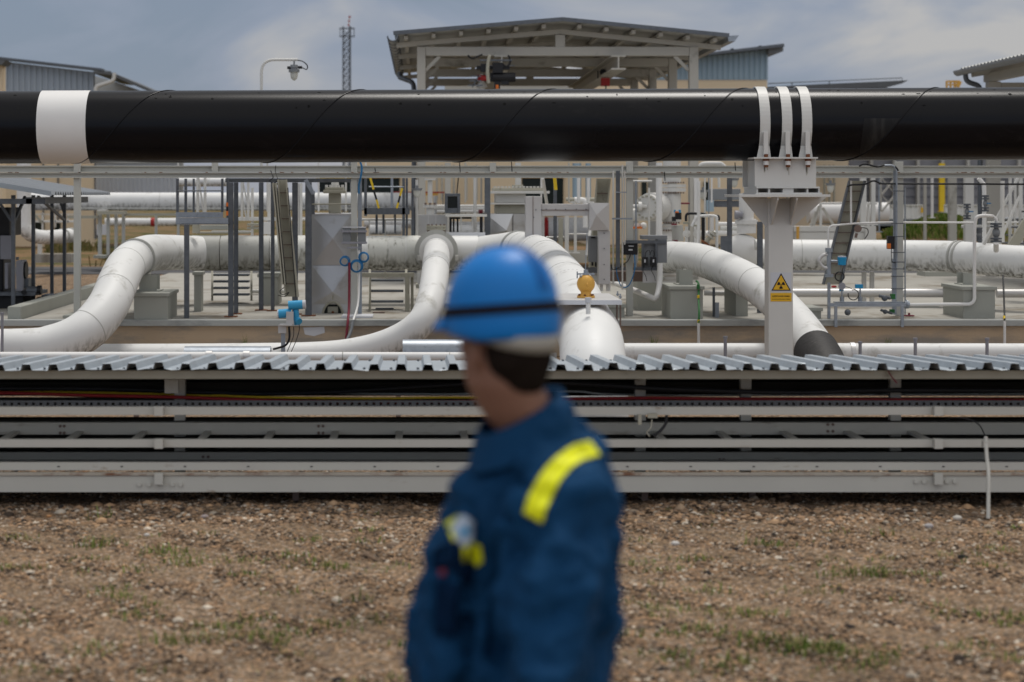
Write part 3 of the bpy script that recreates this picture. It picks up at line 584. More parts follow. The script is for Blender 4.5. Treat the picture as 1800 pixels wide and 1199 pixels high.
pipe('thick white pipe coming towards the worker under the flat shelf', [(848,445,28.0),(880,441,27.7),(908,438,27.0),(930,442,25.8),(948,450,24.0),(962,461,22.4),(1001,511,19.0),(1023,564,16.8),(1038,597,15.6),(1043,652,15.0),(1046,745,14.8),(1046,860,14.8)], [.24]*60+[.25]*51, joints=[(.09,'clamp'),(.13,),(.28,),(.40,),(.52,),(.62,),(.68,'band'),(.785,)], sm=10)
pipe('white pipe dropping from a tee on the thick pipe and curving left', [(767,437,27.9),(767,441,27.0),(767,455,25.6),(764,490,24.5),(757,530,23.8),(740,567,23.5),(700,596,23.5),(640,616,23.55),(560,626,23.6),(400,629,23.6),(150,630,23.6),(-200,630,23.6),(-900,630,23.6)], .172,
     joints=[(.075,),(.19,)], sm=10)
tf = thing('tee_flange', 'round clamped collar where the curved white pipe leaves the thick pipe', 'collar', tuple(P(767, 470, 27.6)))
build('collar', MB().cyl(P(767,442,27.72), P(767,442,27.5), .30, 40), 'cladding_dull', tf); build('inner_collar', MB().cyl(P(767,442,27.4), P(767,442,27.0), .235, 40), 'pipe_clean', tf)
for a in (734, 800): build('clip', MB().pb(a, 449, a+6, 458, 27.35, .12), 'white_paint', tf)
pipe('big white pipe arching down to the right behind the signed post into a dark collar', [(1170,452,27.9),(1183,452,27.5),(1230,457,26.4),(1290,480,25.0),(1345,513,23.9),(1393,560,22.9),(1428,605,22.1),(1448,640,21.6),(1462,680,21.2),(1468,760,21)], .215, joints=[(.03,'clamp'),(.30,),(.5,)], sm=10)
one('pipe_collar', 'dark bitumen wrapped collar at the ground end of the big arching white pipe', 'collar', MB().tube(spline(px([(1434,617,21.9),(1447,641,21.55),(1458,672,21.25),(1463,730,21.1)]), 6), .246, 36), 'bitumen_wrap')
rp = pipe('thick white pipe running level out of the picture at right behind the posts', [(1292,447,28),(1400,448,28),(1560,449,27.8),(1670,451,27.4),(1740,456,26.8),(1830,462,26.2),(2300,480,25)], .215, joints=[(.12,),(.2,),(.405,'clamp')], sm=8)
pipe('white pipe running low along the wall foot at right', [(1090,622,23.2),(1500,622,23.2),(2600,624,23.2)], .125, joints=[(.27,'band')], sm=0)
t = pipe('thin pinkish white pipe just behind the corrugated rack roof', [(-900,626.5,16),(370,626.5,16),(800,627,16),(978,628,16)], .036, 'pipe_clean', joints=[(.675,'band'),(.71,'band'),(.80,),(.9,)], sm=0, seg=20)
for a in (-500, 240, 700): build('stand', MB().box(P(a,0,16).x-.02, 15.98, -.05, P(a,0,16).x+.02, 16.02, .66), 'brown_steel', t)
one('pipe_shell', 'grey metal half shell lying along the low white pipe at left', 'pipe sleeve', MB().tube([P(325,634,23.1), P(476,634,23.1)], .168, 28), 'galvanised')
mb = MB().tube([P(708,621,22.2), P(820,621,22.2)], .155, 30, False).tube([P(708,621,22.2), P(820,621,22.2)], .149, 30, False)
one('pipe_shell', 'grey open ended metal sleeve below the bend of the curved white pipe', 'pipe sleeve', mb, 'galvanised')
for a, lab in ((1275, 'pale grey plastic vent stub between the sloping pipe and the signed post'), (1512, 'dark grey vent stub nearest the dark pipe collar'), (1609, 'dark grey vent stub in the middle of the right hand row'), (1735, 'tallest grey vent stub in the low row at right'), ):
    top = {1275: 591, 1512: 600, 1609: 594, 1735: 594}[a]
    v = thing('vent_stub', lab, 'vent pipe', tuple(P(a, 650, 22.2)), 'vent stubs behind the rack roof'); 
    build('pipe', MB().cyl(P(a, 652, 22.2), P(a, top+4, 22.2), .019), 'vent_plastic', v); build('cap', MB().cyl(P(a, top+4, 22.2), P(a, top, 22.2), .025), 'vent_plastic', v)
v = thing('vent_stub', 'short grey vent stub at the far left edge before the wall', 'vent pipe', tuple(P(3, 640, 22.9)), 'vent stubs behind the rack roof')
build('pipe', MB().cyl(P(4, 660, 22.2), P(4, 553, 22.2), .016), 'vent_plastic', v); build('cap', MB().cyl(P(4, 553, 22.2), P(4, 549, 22.2), .021), 'vent_plastic', v)
# rear pipes
rp2 = pipe('long white pipe with mould on its underside, far behind at left', [(45,354,42),(400,354.5,42),(722,354.5,42)], .19, 'pipe_white', joints=[(.12,),(.35,),(.55,)], sm=0)
build('end_cap', MB().ball(P(722,354.5,42), .19, 24, 12, (.5, 1, 1)), 'pipe_white', rp2)
build('mould_line', MB().tube([P(130,366,41.9), P(715,366.5,41.9)], .045, 12), 'cladding_mouldy', rp2)
rp3 = pipe('white pipe dropping vertically behind the left canopy and turning right near the ground', [(42,262,38),(42,330,38),(42,385,38),(44,402,38),(56,413,38.1),(76,417,38.3),(100,416,39),(128,413,40)], .135, 'pipe_white', joints=[(.55,),(.82,'clamp'),(.95,'clamp')], sm=8)
pipe('thin white pipe with red band far behind at left', [(185,390.5,52),(345,390.5,52)], .105, 'pipe_white', sm=0, joints=[(.525,'sleeve',.10,'red_paint')])
pipe('short white pipe high behind the small galvanised platform', [(312,320,46),(398,320,46)], .10, 'pipe_white', sm=0, joints=[(.5,'band')])
pipe('white pipe behind the small steel stand left of centre', [(640,393,46),(736,393,46)], .11, 'pipe_white', sm=0, joints=[(.5,)])
pipe('short fat white vessel with red end behind the square duct', [(958,403,44),(1040,403,44)], .13*2, 'pipe_clean', sm=0, joints=[(.02,'sleeve',.08,'red_paint')])
pipe('white pipe low behind the black framed box', [(790,399,44),(850,399,44)], .12, 'pipe_white', sm=0)
pipe('thin white pipe with dark red mark behind the grey framed box', [(760,372,50),(860,372,50)], .07, 'pipe_white', sm=0, joints=[(.85,'sleeve',.11,'maroon')])
pipe('pale pipe behind the sloping tray to the right of the signed post', [(1420,374,46),(1560,374,46)], .24, 'pipe_clean', sm=0)
pipe('silvery thin pipe running level low behind the instruments at right', [(1330,515,27.2),(1676,515,27.2)], .058, 'brushed_sheet', sm=0, joints=[(.96,'flange')])
pipe('silvery thin pipe continuing right of the right concrete block', [(1752,516,27.2),(2200,516,27.2)], .058, 'brushed_sheet', sm=0)
# supports under the rear pipe
sf = thing('pipe_stand', 'cream steel stand with slim posts under the far left pipe', 'stand', tuple(P(195, 450, 41)))
build('beam', MB().pb(170, 371, 220, 377, 41, .3), 'tray_tan', sf); build('beam', MB().pb(218, 375, 312, 379.5, 41.2, .1), 'tray_tan', sf); build('beam', MB().pb(118, 379, 172, 384, 41.2, .1), 'tray_tan', sf)
for a, b, f_ in ((172,178,452),(187,192,448),(201,206,446),(214,219,438),(272,276,420),(311,315,425)): build('post', MB().pb(a, 377, b, f_, 41+.02*a/10, .1), 'frame_grey', sf)
build('saddle', MB().pb(171, 368, 185, 372, 41.4, .4), 'white_paint', sf)
for q in (175, 204): build('footing', MB().pb(q-11, 449, q+10, 454, 40.3, .5), 'concrete_block', sf)
# ---------------------------------------------------------------- equipment on the platform
def block(lab, x0, x1, ytop, ybot, d=1.0, xl=None):
    Y = gy(ybot, SL); t = thing('concrete_block', lab, 'block', tuple(P((x0+x1)/2, ybot, Y)), 'concrete pipe support blocks')
    a, b = P(x0,0,Y).x, P(x1,0,Y).x; zt_ = P(0,ytop,Y).z
    build('base', MB().box(a+.02, Y+.02, SL-.01, b-.02, Y+d-.02, zt_-.045), 'concrete_block', t, .004); build('cap', MB().box(a, Y, zt_-.045, b, Y+d, zt_), 'concrete_block', t, .006); return t, (a+b)/2, Y, zt_
def saddle(t, cx_, Y, z0, z1, w_=.16, d=.3):
    build('pedestal', MB().box(cx_-w_/2, Y, z0, cx_+w_/2, Y+.012, z1).box(cx_-w_/2, Y+d-.012, z0, cx_+w_/2, Y+d, z1).box(cx_-.008, Y+.013, z0, cx_+.008, Y+d-.013, z1).box(cx_-w_*.7, Y-.03, z0, cx_+w_*.7, Y+d+.03, z0+.012), 'concrete_block', t)
t, c, Y, z = block('left concrete block below the elbow of the thick white pipe', 232, 297, 515, 563, 1.0); saddle(t, P(262,0,Y+.5).x, Y+.4, z+.001, P(0,484,Y+.4).z, .22)
t, c, Y, z = block('concrete block under the start of the big arching pipe, beside the green hose', 1176, 1239, 503, 561, .95); saddle(t, P(1205,0,Y+.4).x, Y+.35, z+.001, P(0,474,Y+.4).z, .17)
t, c, Y, z = block('concrete block behind the bent white drain pipe, centre right', 1118, 1168, 486, 546, 1.0)
t, c, Y, z = block('right concrete block under the clamp of the level white pipe', 1691, 1753, 504, 560, 1.0); saddle(t, P(1703,0,Y+.5).x, Y+.5, z+.001, P(0,480,Y+.5).z, .14)
t, c, Y, z = block('low concrete block with white paint behind the two rods of the valve shelf', 1068, 1101, 535, 558, .5)
t, c, Y, z = block('dark edged concrete block left of the signed post behind the arching pipe', 1291, 1318, 506, 556, 1.0)
t, c, Y, z = block('low flat concrete block just right of the signed post', 1400, 1447, 541, 561, .7)
t, c, Y, z = block('concrete pier partly behind the curved white pipe', 736, 758, 503, 562, .5)
t, c, Y, z = block('wide pale concrete block behind the dark left posts', 452, 491, 482, 536, .8)
t, c, Y, z = block('pale block seen through the pair of dark posts at left', 338, 356, 478, 548, .3)
one('pipe_cover', 'flat pale metal lid on the platform edge below the blue hose coils', 'lid', MB().pb(600, 556, 655, 562, 24.9, .5), 'sign_white', bevel=.004)
one('concrete_pad', 'low pale pad at the foot of the left frame post', 'pad', MB().pb(110, 554, 150, 562, 24.8, .6), 'concrete_block', bevel=.01)
# dark steel portal with posts, left of the silver box
ds = thing('steel_portal', 'dark galvanised steel portal of slender posts with top beam left of the shiny metal box', 'frame', tuple(P(470, 556, 25.6)))
build('top_beam', MB().pb(396, 313.5, 619, 320.5, 25.7, .12), 'steel_dark', ds)
for a, b, f_, Y in ((401, 409.5, 558, 25.1), (411, 418, 553, 25.7), (455, 462.5, 545, 26.5), (476, 482, 547, 26.4), (513.5, 523, 552, 25.6), (536.5, 547.5, 556, 25.3)):
    x0, x1 = P(a,0,Y).x, P(b,0,Y).x; zt_ = P(0,320.8,Y).z
    build('post', MB().box(x0, Y, SL, x1, Y+.008, zt_).box(x0, Y+.07, SL, x1, Y+.078, zt_).box((x0+x1)/2-.004, Y+.008, SL, (x0+x1)/2+.004, Y+.07, zt_), 'steel_dark', ds)
    build('base_plate', MB().box(x0-.05, Y-.04, SL, x1+.05, Y+.12, SL+.012), 'rust', ds)
build('strut', MB().bar(P(537,316,25.25), P(551,341,25.25), .03, .05).bar(P(546,325,25.2), P(552,342,25.2), .02), 'galvanised', ds)
build('short_post', MB().pb(548, 336, 553, 377, 25.6, .06), 'steel_dark', ds)
# small galvanised platform
gp = thing('service_platform', 'small galvanised service platform with toe boards and slim rails left of the dark portal', 'platform', tuple(P(328, 560, 24.9)))
build('toe_board', MB().pb(309, 373, 392, 382.5, 25.0, .01).pb(309, 383, 401, 391.5, 24.95, .01), 'galvanised', gp); build('deck', MB().pb(309, 391.7, 401, 394.5, 25.0, .9), 'galvanised', gp)
for a, b in ((309.5, 314), (324, 328.5), (338.5, 342), (388.5, 392.5)): build('rail_post', MB().pb(a, 314, b, 373, 25.1+.15*(a > 320), .04), 'steel_dark', gp)
build('mid_rail', MB().tube([P(311,335.5,25.1), P(391,335.5,25.1)], .008, 8), 'steel_dark', gp)
build('leg', MB().pb(323.5, 395, 332, 562, 24.85, .06), 'steel_dark', gp); build('leg', MB().pb(398, 313, 401.5, 392, 25.2, .03), 'steel_dark', gp)
build('chevron_strip', MB().pb(397.5, 356, 401, 363, 24.9, .01).pb(397.5, 371, 401, 379, 24.9, .01), 'orange', gp); build('chevron_strip', MB().pb(397.5, 363.1, 401, 370.9, 24.9, .01), 'black_plastic', gp)
# white lattice post pairs behind
def lattice(lab, x0, x1, y0, y1, Y, n=4, m_='white_paint', w_=4):
    t = thing('braced_post', lab, 'post', tuple(P((x0+x1)/2, y1, Y))); build('leg', MB().pb(x0, y0, x0+w_, y1, Y, .07), m_, t); build('leg', MB().pb(x1-w_, y0, x1, y1, Y, .07), m_, t); mb = MB(); h_ = (y1-y0)/n
    for i in range(n): mb.bar(P(x0+w_, y0+i*h_, Y+.03), P(x1-w_, y0+(i+1)*h_, Y+.03), .022)
    build('brace', mb, m_, t); return t
lattice('white braced post pair standing on the small galvanised platform', 345, 362, 313, 373, 27, 1)
lattice('white braced post pair between the dark portal posts at left', 423, 438, 320, 388, 28, 2)
lattice('cream braced post pair behind the third dark portal post', 521, 531, 322, 442, 28.5, 1)
def gen(lab, nm, cat, parts, loc, grp=None):        # parts: (part name, MB, material)
    t = thing(nm, lab, cat, loc, grp)
    for p_ in parts: build(p_[0], p_[1], p_[2], t, p_[3] if len(p_) > 3 else 0)
    return t
# leaning cable trays
def tray(lab, ax0, ax1, ay, bx0, bx1, by, Y, Y2=None, lad=9, edge='tray_tan'):
    Y2 = Y2 or Y; t = thing('cable_tray', lab, 'cable tray', tuple(P((bx0+bx1)/2, by, Y2)))
    A0, A1, B0, B1 = P(ax0,ay,Y), P(ax1,ay,Y), P(bx0,by,Y2), P(bx1,by,Y2)
    build('back', MB().prism([A0+Vector((0,.06,0)), A1+Vector((0,.06,0)), B1+Vector((0,.06,0)), B0+Vector((0,.06,0))], .01), 'tray_tan', t)
    build('side', MB().bar(A0, B0, .018, .10, (0,1,0)), edge, t); build('side', MB().bar(A1, B1, .018, .10, (0,1,0)), edge, t); mb = MB()
    for i in range(1, lad): f_ = i/lad; mb.bar(A0.lerp(B0, f_)+Vector((0,.03,0)), A1.lerp(B1, f_)+Vector((0,.03,0)), .010, .012)
    build('joint_strips', mb, 'brown_steel', t); return t
tray('cream cable tray leaning from the grey frame to the floor left of the shiny box', 489, 503, 316, 502, 524, 522, 25.05, 25.0)
tray('narrow cream duct leaning close beside the leaning cable tray', 480, 485, 322, 497, 502, 500, 24.95, 24.9, 2)
tray('wide cable tray with dark edges leaning right of the signed post', 1493, 1520, 318, 1447, 1477, 500, 25.6, 25.6, 10, 'steel_dark')
tray('cream cable tray rising behind the square metal duct', 1050, 1072, 314, 1036, 1058, 470, 25.6, 25.6, 6)
# shiny metal box with cross creases
def crease(x0, y0, x1, y1, Y, d=.05, cx_=None, cy_=None):
    cx_ = cx_ or (x0+x1)/2; cy_ = cy_ or (y0+y1)/2; v = [P(x0,y0,Y), P(x1,y0,Y), P(x1,y1,Y), P(x0,y1,Y), P(cx_,cy_,Y)-Vector((0, d, 0))]
    return v, [(0,4,1), (1,4,2), (2,4,3), (3,4,0)]
sb = thing('metal_enclosure', 'tall shiny metal clad box with diamond creases and arched opening, under a bolted flange', 'enclosure', tuple(P(583, 556, 25.9)))
mb = MB(); v, f_ = crease(548, 378, 617, 466, 25.9, .022, 585, 419); mb.add(v, f_); v, f_ = crease(548, 467, 617, 535, 25.9, .018, 585, 513); mb.add(v, f_)
a = P(548,556,25.9); b = P(617,377.5,25.9); mb.box(a.x, 25.93, SL, b.x, 26.9, b.z)
pl = [P(548,535,25.9), P(617,535,25.9), P(617,556,25.9), P(603.5,556,25.9)]+[P(585+18.5*math.cos(t_), 556-25*math.sin(t_), 25.9) for t_ in [math.pi*i/14 for i in range(15)]]+[P(566.5,556,25.9), P(548,556,25.9)]
mb.prism(pl, .02); build('cladding', mb, 'bare_aluminium', sb)
build('top_lip', MB().pb(547, 375.5, 618, 377.8, 25.88, 1.05), 'brushed_sheet', sb); build('arch_trim', MB().tube([P(585+18*math.cos(t_), 556-25*math.sin(t_), 25.89) for t_ in [math.pi*i/20 for i in range(21)]], .016, 8), 'tray_tan', sb)
build('arch_recess', MB().prism([P(585+17*math.cos(t_), 555-24*math.sin(t_), 25.925) for t_ in [math.pi*i/16 for i in range(17)]], .004), 'glass_dark', sb); build('inner_plate', MB().pb(576, 539, 594, 550, 25.915, .008), 'tray_tan', sb); build('handle', MB().ball(P(585,549,25.9), .018), 'rust', sb)
build('centre_bolt', MB().pb(584, 519, 586, 527, 25.85, .01), 'tray_tan', sb)
build('neck', MB().pb(577.5, 340, 599, 375.4, 26.2, .16), 'tray_tan', sb, .01); build('cover_flange', MB().pb(568, 334, 607, 340, 26.1, .36).pb(571, 329, 604, 334, 26.12, .3), 'tray_tan', sb, .008)
mb = MB()
for a in (574, 581, 588, 595, 602): mb.cyl(P(a,330,26.14), P(a,325,26.14), .019, 8)
mb.cyl(P(589,329,26.3), P(589,318,26.3), .05, 12); build('cover_bolts', mb, 'white_paint', sb)
build('guard_bar', MB().tube([P(546,359,25.6), P(618,359,25.6)], .009, 8), 'tray_tan', sb)
# second and third metal boxes, valve tops
gen('low shiny metal box with white valve neck rising from it, above the pipe tee', 'metal_enclosure', 'enclosure', [('cladding', MB().pb(735, 378, 786, 416, 29.2, .7), 'bare_aluminium'), ('edge_strip', MB().pb(752, 378.5, 754, 416, 29.18, .01).pb(765, 378.5, 767, 416, 29.18, .01), 'brushed_sheet'),
    ('neck', MB().cyl(P(756,378,29.5), P(756,365,29.5), .06).cyl(P(756,357,29.5), P(756,316,29.5), .036), 'white_paint'), ('flange', MB().cyl(P(756,365,29.5), P(756,360,29.5), .105, 20).cyl(P(756,317,29.5), P(756,313.5,29.5), .085, 20), 'white_paint'),
    ('bolts', MB().pb(746, 356.5, 750, 360, 29.4, .03).pb(754, 356.5, 758, 360, 29.38, .03).pb(762, 356.5, 766, 360, 29.4, .03), 'brown_steel')], tuple(P(760, 416, 29.2)))
tb = thing('bolted_nozzle', 'cream bolted blind flange on a stub above the pipe tee', 'flange', tuple(P(767, 425, 27.85)))
build('stub', MB().cyl(P(767,432,28), P(767,404,28), .075, 20), 'pipe_clean', tb); build('flange', MB().cyl(P(767,404.5,28), P(767,400.8,28), .14, 24), 'tray_tan', tb); build('blind_cover', MB().cyl(P(767,400.2,28), P(767,396,28), .14, 24), 'tray_tan', tb)
mb = MB()
for i in range(12): a = 2*math.pi*i/12; c = P(767,400,28)+Vector((.12*math.cos(a), .12*math.sin(a), 0)); mb.cyl(c-Vector((0,0,.065)), c+Vector((0,0,.045)), .012, 6)
build('bolts', mb, 'brown_steel', tb)
gen('large cream valve with toothed bolt cover standing on a shiny metal box behind the worker', 'gate_valve', 'valve', [('cladding', MB().add(*crease(854, 376, 902, 414, 29, .05, 890, 405)).pb(854, 376.2, 935, 418, 29.04, .8).pb(902.5, 376, 935, 416, 28.98, .03), 'bare_aluminium'), ('lower_body', MB().pb(871, 360, 926, 375.8, 29.15, .5), 'tray_tan', .01),
    ('plate', MB().pb(862, 356.5, 930, 359.6, 29.05, .7).pb(855.5, 336, 966, 340.5, 29, .8), 'white_paint', .004), ('bonnet', MB().pb(871, 340.7, 924, 356.3, 29.12, .5), 'white_paint', .01), ('cover', MB().pb(867, 330.5, 955, 335.8, 29.05, .6).pb(902, 325, 920, 330.3, 29.15, .4), 'tray_tan', .006),
    ('bolts', (lambda m_: [m_.cyl(P(870+i*6.3,330,29.15), P(870+i*6.3,327.5,29.15), .02, 8) for i in range(14)] and m_)(MB()), 'white_paint'), ('stem', MB().pb(906, 286, 916, 325, 29.3, .1), 'white_paint')], tuple(P(895, 418, 29)))
# square metal duct
sd = thing('square_duct', 'angular brushed metal duct bridging from the thick pipe to the floor', 'duct', tuple(P(1062, 505, 24.8)))
build('upright', MB().pb(924, 345, 952, 428, 24.75, .2), 'brushed_sheet', sd, .003); build('horizontal', MB().pb(952.3, 358.5, 1035, 379.5, 24.78, .14), 'brushed_sheet', sd, .003)
v, f_ = crease(1036, 357, 1071, 405, 24.7, .03, 1048, 378); build('elbow', MB().pb(1035.5, 357, 1071, 405, 24.72, .22).add(v, f_), 'brushed_sheet', sd); build('downleg', MB().pb(1052, 405.5, 1072.5, 500, 24.75, .17), 'brushed_sheet', sd, .003)
build('seam', MB().pb(936, 368.8, 1035, 370, 24.765, .012).pb(936.5, 345, 937.5, 428, 24.742, .006), 'brown_steel', sd)
mb = MB()
for a, b in ((960,368),(977,368),(994,368),(1013,368),(1030,368),(942,369),(952,369),(938,382),(1062,437),(1062,465),(1062,491),(1062,410)): mb.cyl(P(a,b,24.75), P(a,b,24.735), .008, 6)
build('screws', mb, 'steel_dark', sd); build('support', MB().pb(1055, 500.3, 1060, 512, 24.8, .05).pb(1066, 500.3, 1073, 512, 24.8, .05), 'white_paint', sd); build('support', MB().pb(951, 360, 957, 440, 25.1, .15), 'brushed_sheet', sd)
# cabinets
def cab(lab, x0, y0, x1, y1, Y, d, m_, extra=(), nm='control_box', cat='cabinet'):
    t = thing(nm, lab, cat, tuple(P((x0+x1)/2, y1, Y))); build('case', MB().pb(x0, y0, x1, y1, Y, d), m_, t, .006)
    for e_ in extra: build(e_[0], e_[1], e_[2], t)
    return t
cab('tall grey box immediately left of the square duct downleg', 1035, 415, 1052, 461, 24.95, .2, 'grey_plastic', [('glands', MB().pb(1040, 461, 1043, 467, 25, .05).pb(1046, 461, 1049, 469, 25, .05), 'black_plastic'), ('latch', MB().pb(1039, 416, 1046, 419, 24.93, .02), 'black_plastic')])
cab('small black box with two white labels on the frame post right of the duct', 1096, 428, 1121, 448, 25.2, .1, 'black_plastic', [('labels', MB().pb(1105, 432, 1114, 433.3, 25.19, .008).pb(1105, 438, 1112, 440.5, 25.19, .008), 'sign_white'), ('cover_edge', MB().pb(1097, 425.5, 1122, 428, 25.18, .12), 'steel_dark')])
fr = thing('switch_panel', 'grey framed open panel holding two black switch boxes with hanging leads', 'panel', tuple(P(1150, 486, 25.3)))
build('frame', MB().pb(1100, 422.5, 1172, 428.5, 25.28, .04).pb(1128, 428.7, 1132, 474, 25.28, .04).pb(1152, 428.7, 1156, 474, 25.28, .04).pb(1128, 470, 1157, 475, 25.26, .04), 'steel_dark', fr); build('back_panel', MB().pb(1128, 427, 1155, 470, 25.34, .02), 'grey_plastic', fr)
build('case', MB().pb(1156, 421, 1172.5, 462, 25.3, .3).pb(1129, 414, 1173, 421, 25.3, .3), 'grey_plastic', fr, .004); build('lower_plate', MB().pb(1130, 476, 1156, 497, 25.35, .02), 'brushed_sheet', fr); build('rusty_bracket', MB().pb(1075, 477, 1130, 495, 25.6, .2), 'brown_steel', fr)
for a in (1129, 1144): 
    s_ = build('switch_box', MB().pb(a, 452, a+10, 467, 25.2, .07), 'black_plastic', fr, .004); build('label', MB().pb(a+3.5, 456, a+6, 461.5, 25.19, .006), 'sign_white', s_)
    build('lead', MB().tube(spline(px([(a+5,452,25.22),(a+6,444,25.2),(a+12-(a > 1140)*10,440,25.2),(a+14-(a > 1140)*16,448,25.22)]), 6), .004, 6).tube(spline(px([(a+4,467,25.24),(a+1,475,25.24),(a+6,485,25.24),(a+8,494,25.24)]), 6), .004, 6), 'black_plastic', fr)
cable('blue cable looping down from the small black box around the frame post', [(1115,448,25.15),(1116,470,25.1),(1112,488,25.1),(1105,502,25.1),(1095,505,25.1),(1088,495,25.15),(1084,478,25.2),(1084,460,25.25)], .007, 'blue_hose')
cable('black cable sagging from the small black box towards the duct', [(1108,448,25.18),(1104,458,25.15),(1092,468,25.2),(1078,474,25.2),(1074,465,25.2)], .006, 'black_plastic')
gen('bent white drain pipe dropping from the open panel and running left', 'drain_pipe', 'pipe', [('pipe', MB().tube(fillet(px([(1160,463,25.2),(1160,498,25.2),(1154,527,25.0),(1112,509,26.0),(1075,496,27.0)]), .12), .036, 16), 'pipe_clean')], tuple(P(1154, 530, 25)))
gen('bundle of dark and white upright conduits left of the frame post, beside the duct', 'conduit_bundle', 'conduit', [('dark_conduit', MB().pb(1083, 300, 1090, 470, 25.0, .05), 'steel_dark'), ('white_conduit', MB().cyl(P(1094,510,25.1), P(1094,290,25.1), .011).cyl(P(1098,430,25.1), P(1098,300,25.1), .009).cyl(P(1078,500,25.3), P(1078,300,25.3), .012), 'white_paint'), ('clip', MB().pb(1082, 337, 1102, 339, 24.98, .03).pb(1076, 383, 1112, 386, 24.97, .03), 'galvanised')], tuple(P(1088, 510, 25)))
# yellow ball fitting on its shelf, over the sloping pipe
vs_ = thing('valve_shelf', 'flat light metal shelf plate over the sloping thick pipe, standing on thin rods', 'shelf', tuple(P(1050, 527, 15.7)))
YA, YB = 15.6, 16.65; zt_ = P(0, 527.5, YA).z
build('plate', MB().box(P(905,0,YA).x, YA, zt_-.01, P(1093,0,YA).x, YB, zt_), 'brushed_sheet', vs_, .003); build('front_lip', MB().box(P(905,0,YA).x, YA-.012, zt_-.036, P(1093,0,YA).x, YA-.001, zt_), 'sign_white', vs_)
for a, Y in ((1084.5, 15.75), (1090.5, 15.66)): build('rod', MB().cyl((P(a,0,Y).x, Y, -.02), (P(a,0,Y).x, Y, zt_-.01), .007, 8), 'brown_steel', vs_)
for a in (1086, 1090): build('stud', MB().cyl((P(a,0,16).x, 16+(a-1088)*.1, zt_), (P(a,0,16).x, 16+(a-1088)*.1, zt_+.04), .006, 8).cyl((P(a,0,16).x, 16+(a-1088)*.1, zt_+.008), (P(a,0,16).x, 16+(a-1088)*.1, zt_+.02), .012, 6), 'galvanised', vs_)
yv = thing('ball_fitting', 'orange yellow round cast fitting with chrome clamp on top, standing on the shelf plate', 'valve', (P(1030,0,15.95).x, 15.95, zt_))
c = P(1030, 0, 15.95); Yv = 15.95; k2 = Yv/F
n0 = len(bpy.data.objects)
zc_ = lambda py: P(0, py, Yv).z
build('body', MB().tube([(c.x, Yv, zt_+.02), (c.x, Yv, zt_+.045), (c.x, Yv, zt_+.07)], [.062, .048, .056], 24).ball((c.x, Yv, zt_+.132), .086, 28, 18, (1, 1, 1.05)), 'orange_yellow', yv)
build('foot_flange', MB().cyl((c.x, Yv, zt_+.001), (c.x, Yv, zt_+.02), .085, 28), 'orange_yellow', yv)
mb = MB()
for i in range(6): a = math.pi*i/3+.3; mb.cyl((c.x+.07*math.cos(a), Yv+.07*math.sin(a), zt_+.02), (c.x+.07*math.cos(a), Yv+.07*math.sin(a), zt_+.034), .011, 6)
build('flange_bolts', mb, 'rust', yv); build('nipple', MB().ball((c.x+.006, Yv-.088, zt_+.127), .011, 10, 8, (1,1,1.5)), 'orange_yellow', yv)
zz1 = zt_+.215
build('top_clamp', MB().cyl((c.x, Yv, zz1-.005), (c.x, Yv, zz1+.02), .03, 16).cyl((c.x, Yv, zz1+.02), (c.x, Yv, zz1+.05), .022, 16).box(c.x-.085, Yv-.03, zz1+.004, c.x+.075, Yv-.018, zz1+.016).box(c.x-.085, Yv+.018, zz1+.004, c.x+.075, Yv+.03, zz1+.016)
    .cyl((c.x-.085, Yv-.03, zz1-.03), (c.x-.085, Yv-.03, zz1+.035), .006, 8).cyl((c.x+.07, Yv-.05, zz1+.01), (c.x+.07, Yv+.05, zz1+.01), .009, 8).cyl((c.x-.05, Yv-.05, zz1-.01), (c.x-.05, Yv+.04, zz1-.01), .009, 8), 'galvanised', yv)
build('conduit', MB().cyl((c.x-.005, Yv, zz1+.05), (c.x+.01, Yv, zz1+.4), .004, 6), 'galvanised', yv)
for o_ in list(yv.children): o_.scale = (.845, .845, .845)
cp = thing('capped_spout', 'white cylindrical cap on a short spout in front of the shelf on the thick pipe', 'cap', tuple(P(1034, 545, 15.25)))
build('spout', MB().cyl(P(1034,552,15.3), P(1034,529,15.3), .018, 16), 'pipe_clean', cp); build('cap', MB().cyl(P(1034,532,15.3), P(1034,523,15.3), .025, 20), 'sign_white', cp)
# twin blue transmitters on a stand
bt = thing('twin_transmitter', 'pair of light blue cylindrical transmitters on a short grey stand before the wall', 'transmitter', tuple(P(496, 630, 21.5)))
Y = 21.5; build('post', MB().pb(494, 570, 501, 640, Y, .05), 'galvanised', bt); build('bracket', MB().pb(489, 571, 503, 586, Y-.02, .015).pb(503, 548, 516, 570, Y-.08, .012).pb(491, 570, 513, 573, Y-.1, .14), 'brushed_sheet', bt, .002)
for (a0_, b0_, a1_, b1_, Yq, nm) in ((490, 552, 512, 550, Y, 0), (507, 537, 532, 535.5, Y-.02, 1)):
    h_ = build('housing', MB().cyl(P(a0_,b0_,Yq), P(a1_,b1_,Yq), .049, 24), 'blue_light' if 'blue_light' in MATS else 'blue_paint', bt)
    if nm: build('end_cap', MB().cyl(P(532,535.5,Yq), P(537.5,535.2,Yq), .048, 24), 'sign_white', h_)
    else: build('end_cap', MB().cyl(P(490,552,Yq), P(488,552.1,Yq), .046, 24), 'sign_white', h_)
build('neck', MB().cyl(P(520,540,Y), P(522,571,Y), .030, 16).cyl(P(517,556,Y+.04), P(526,566,Y-.04), .038, 16), 'blue_light', bt)
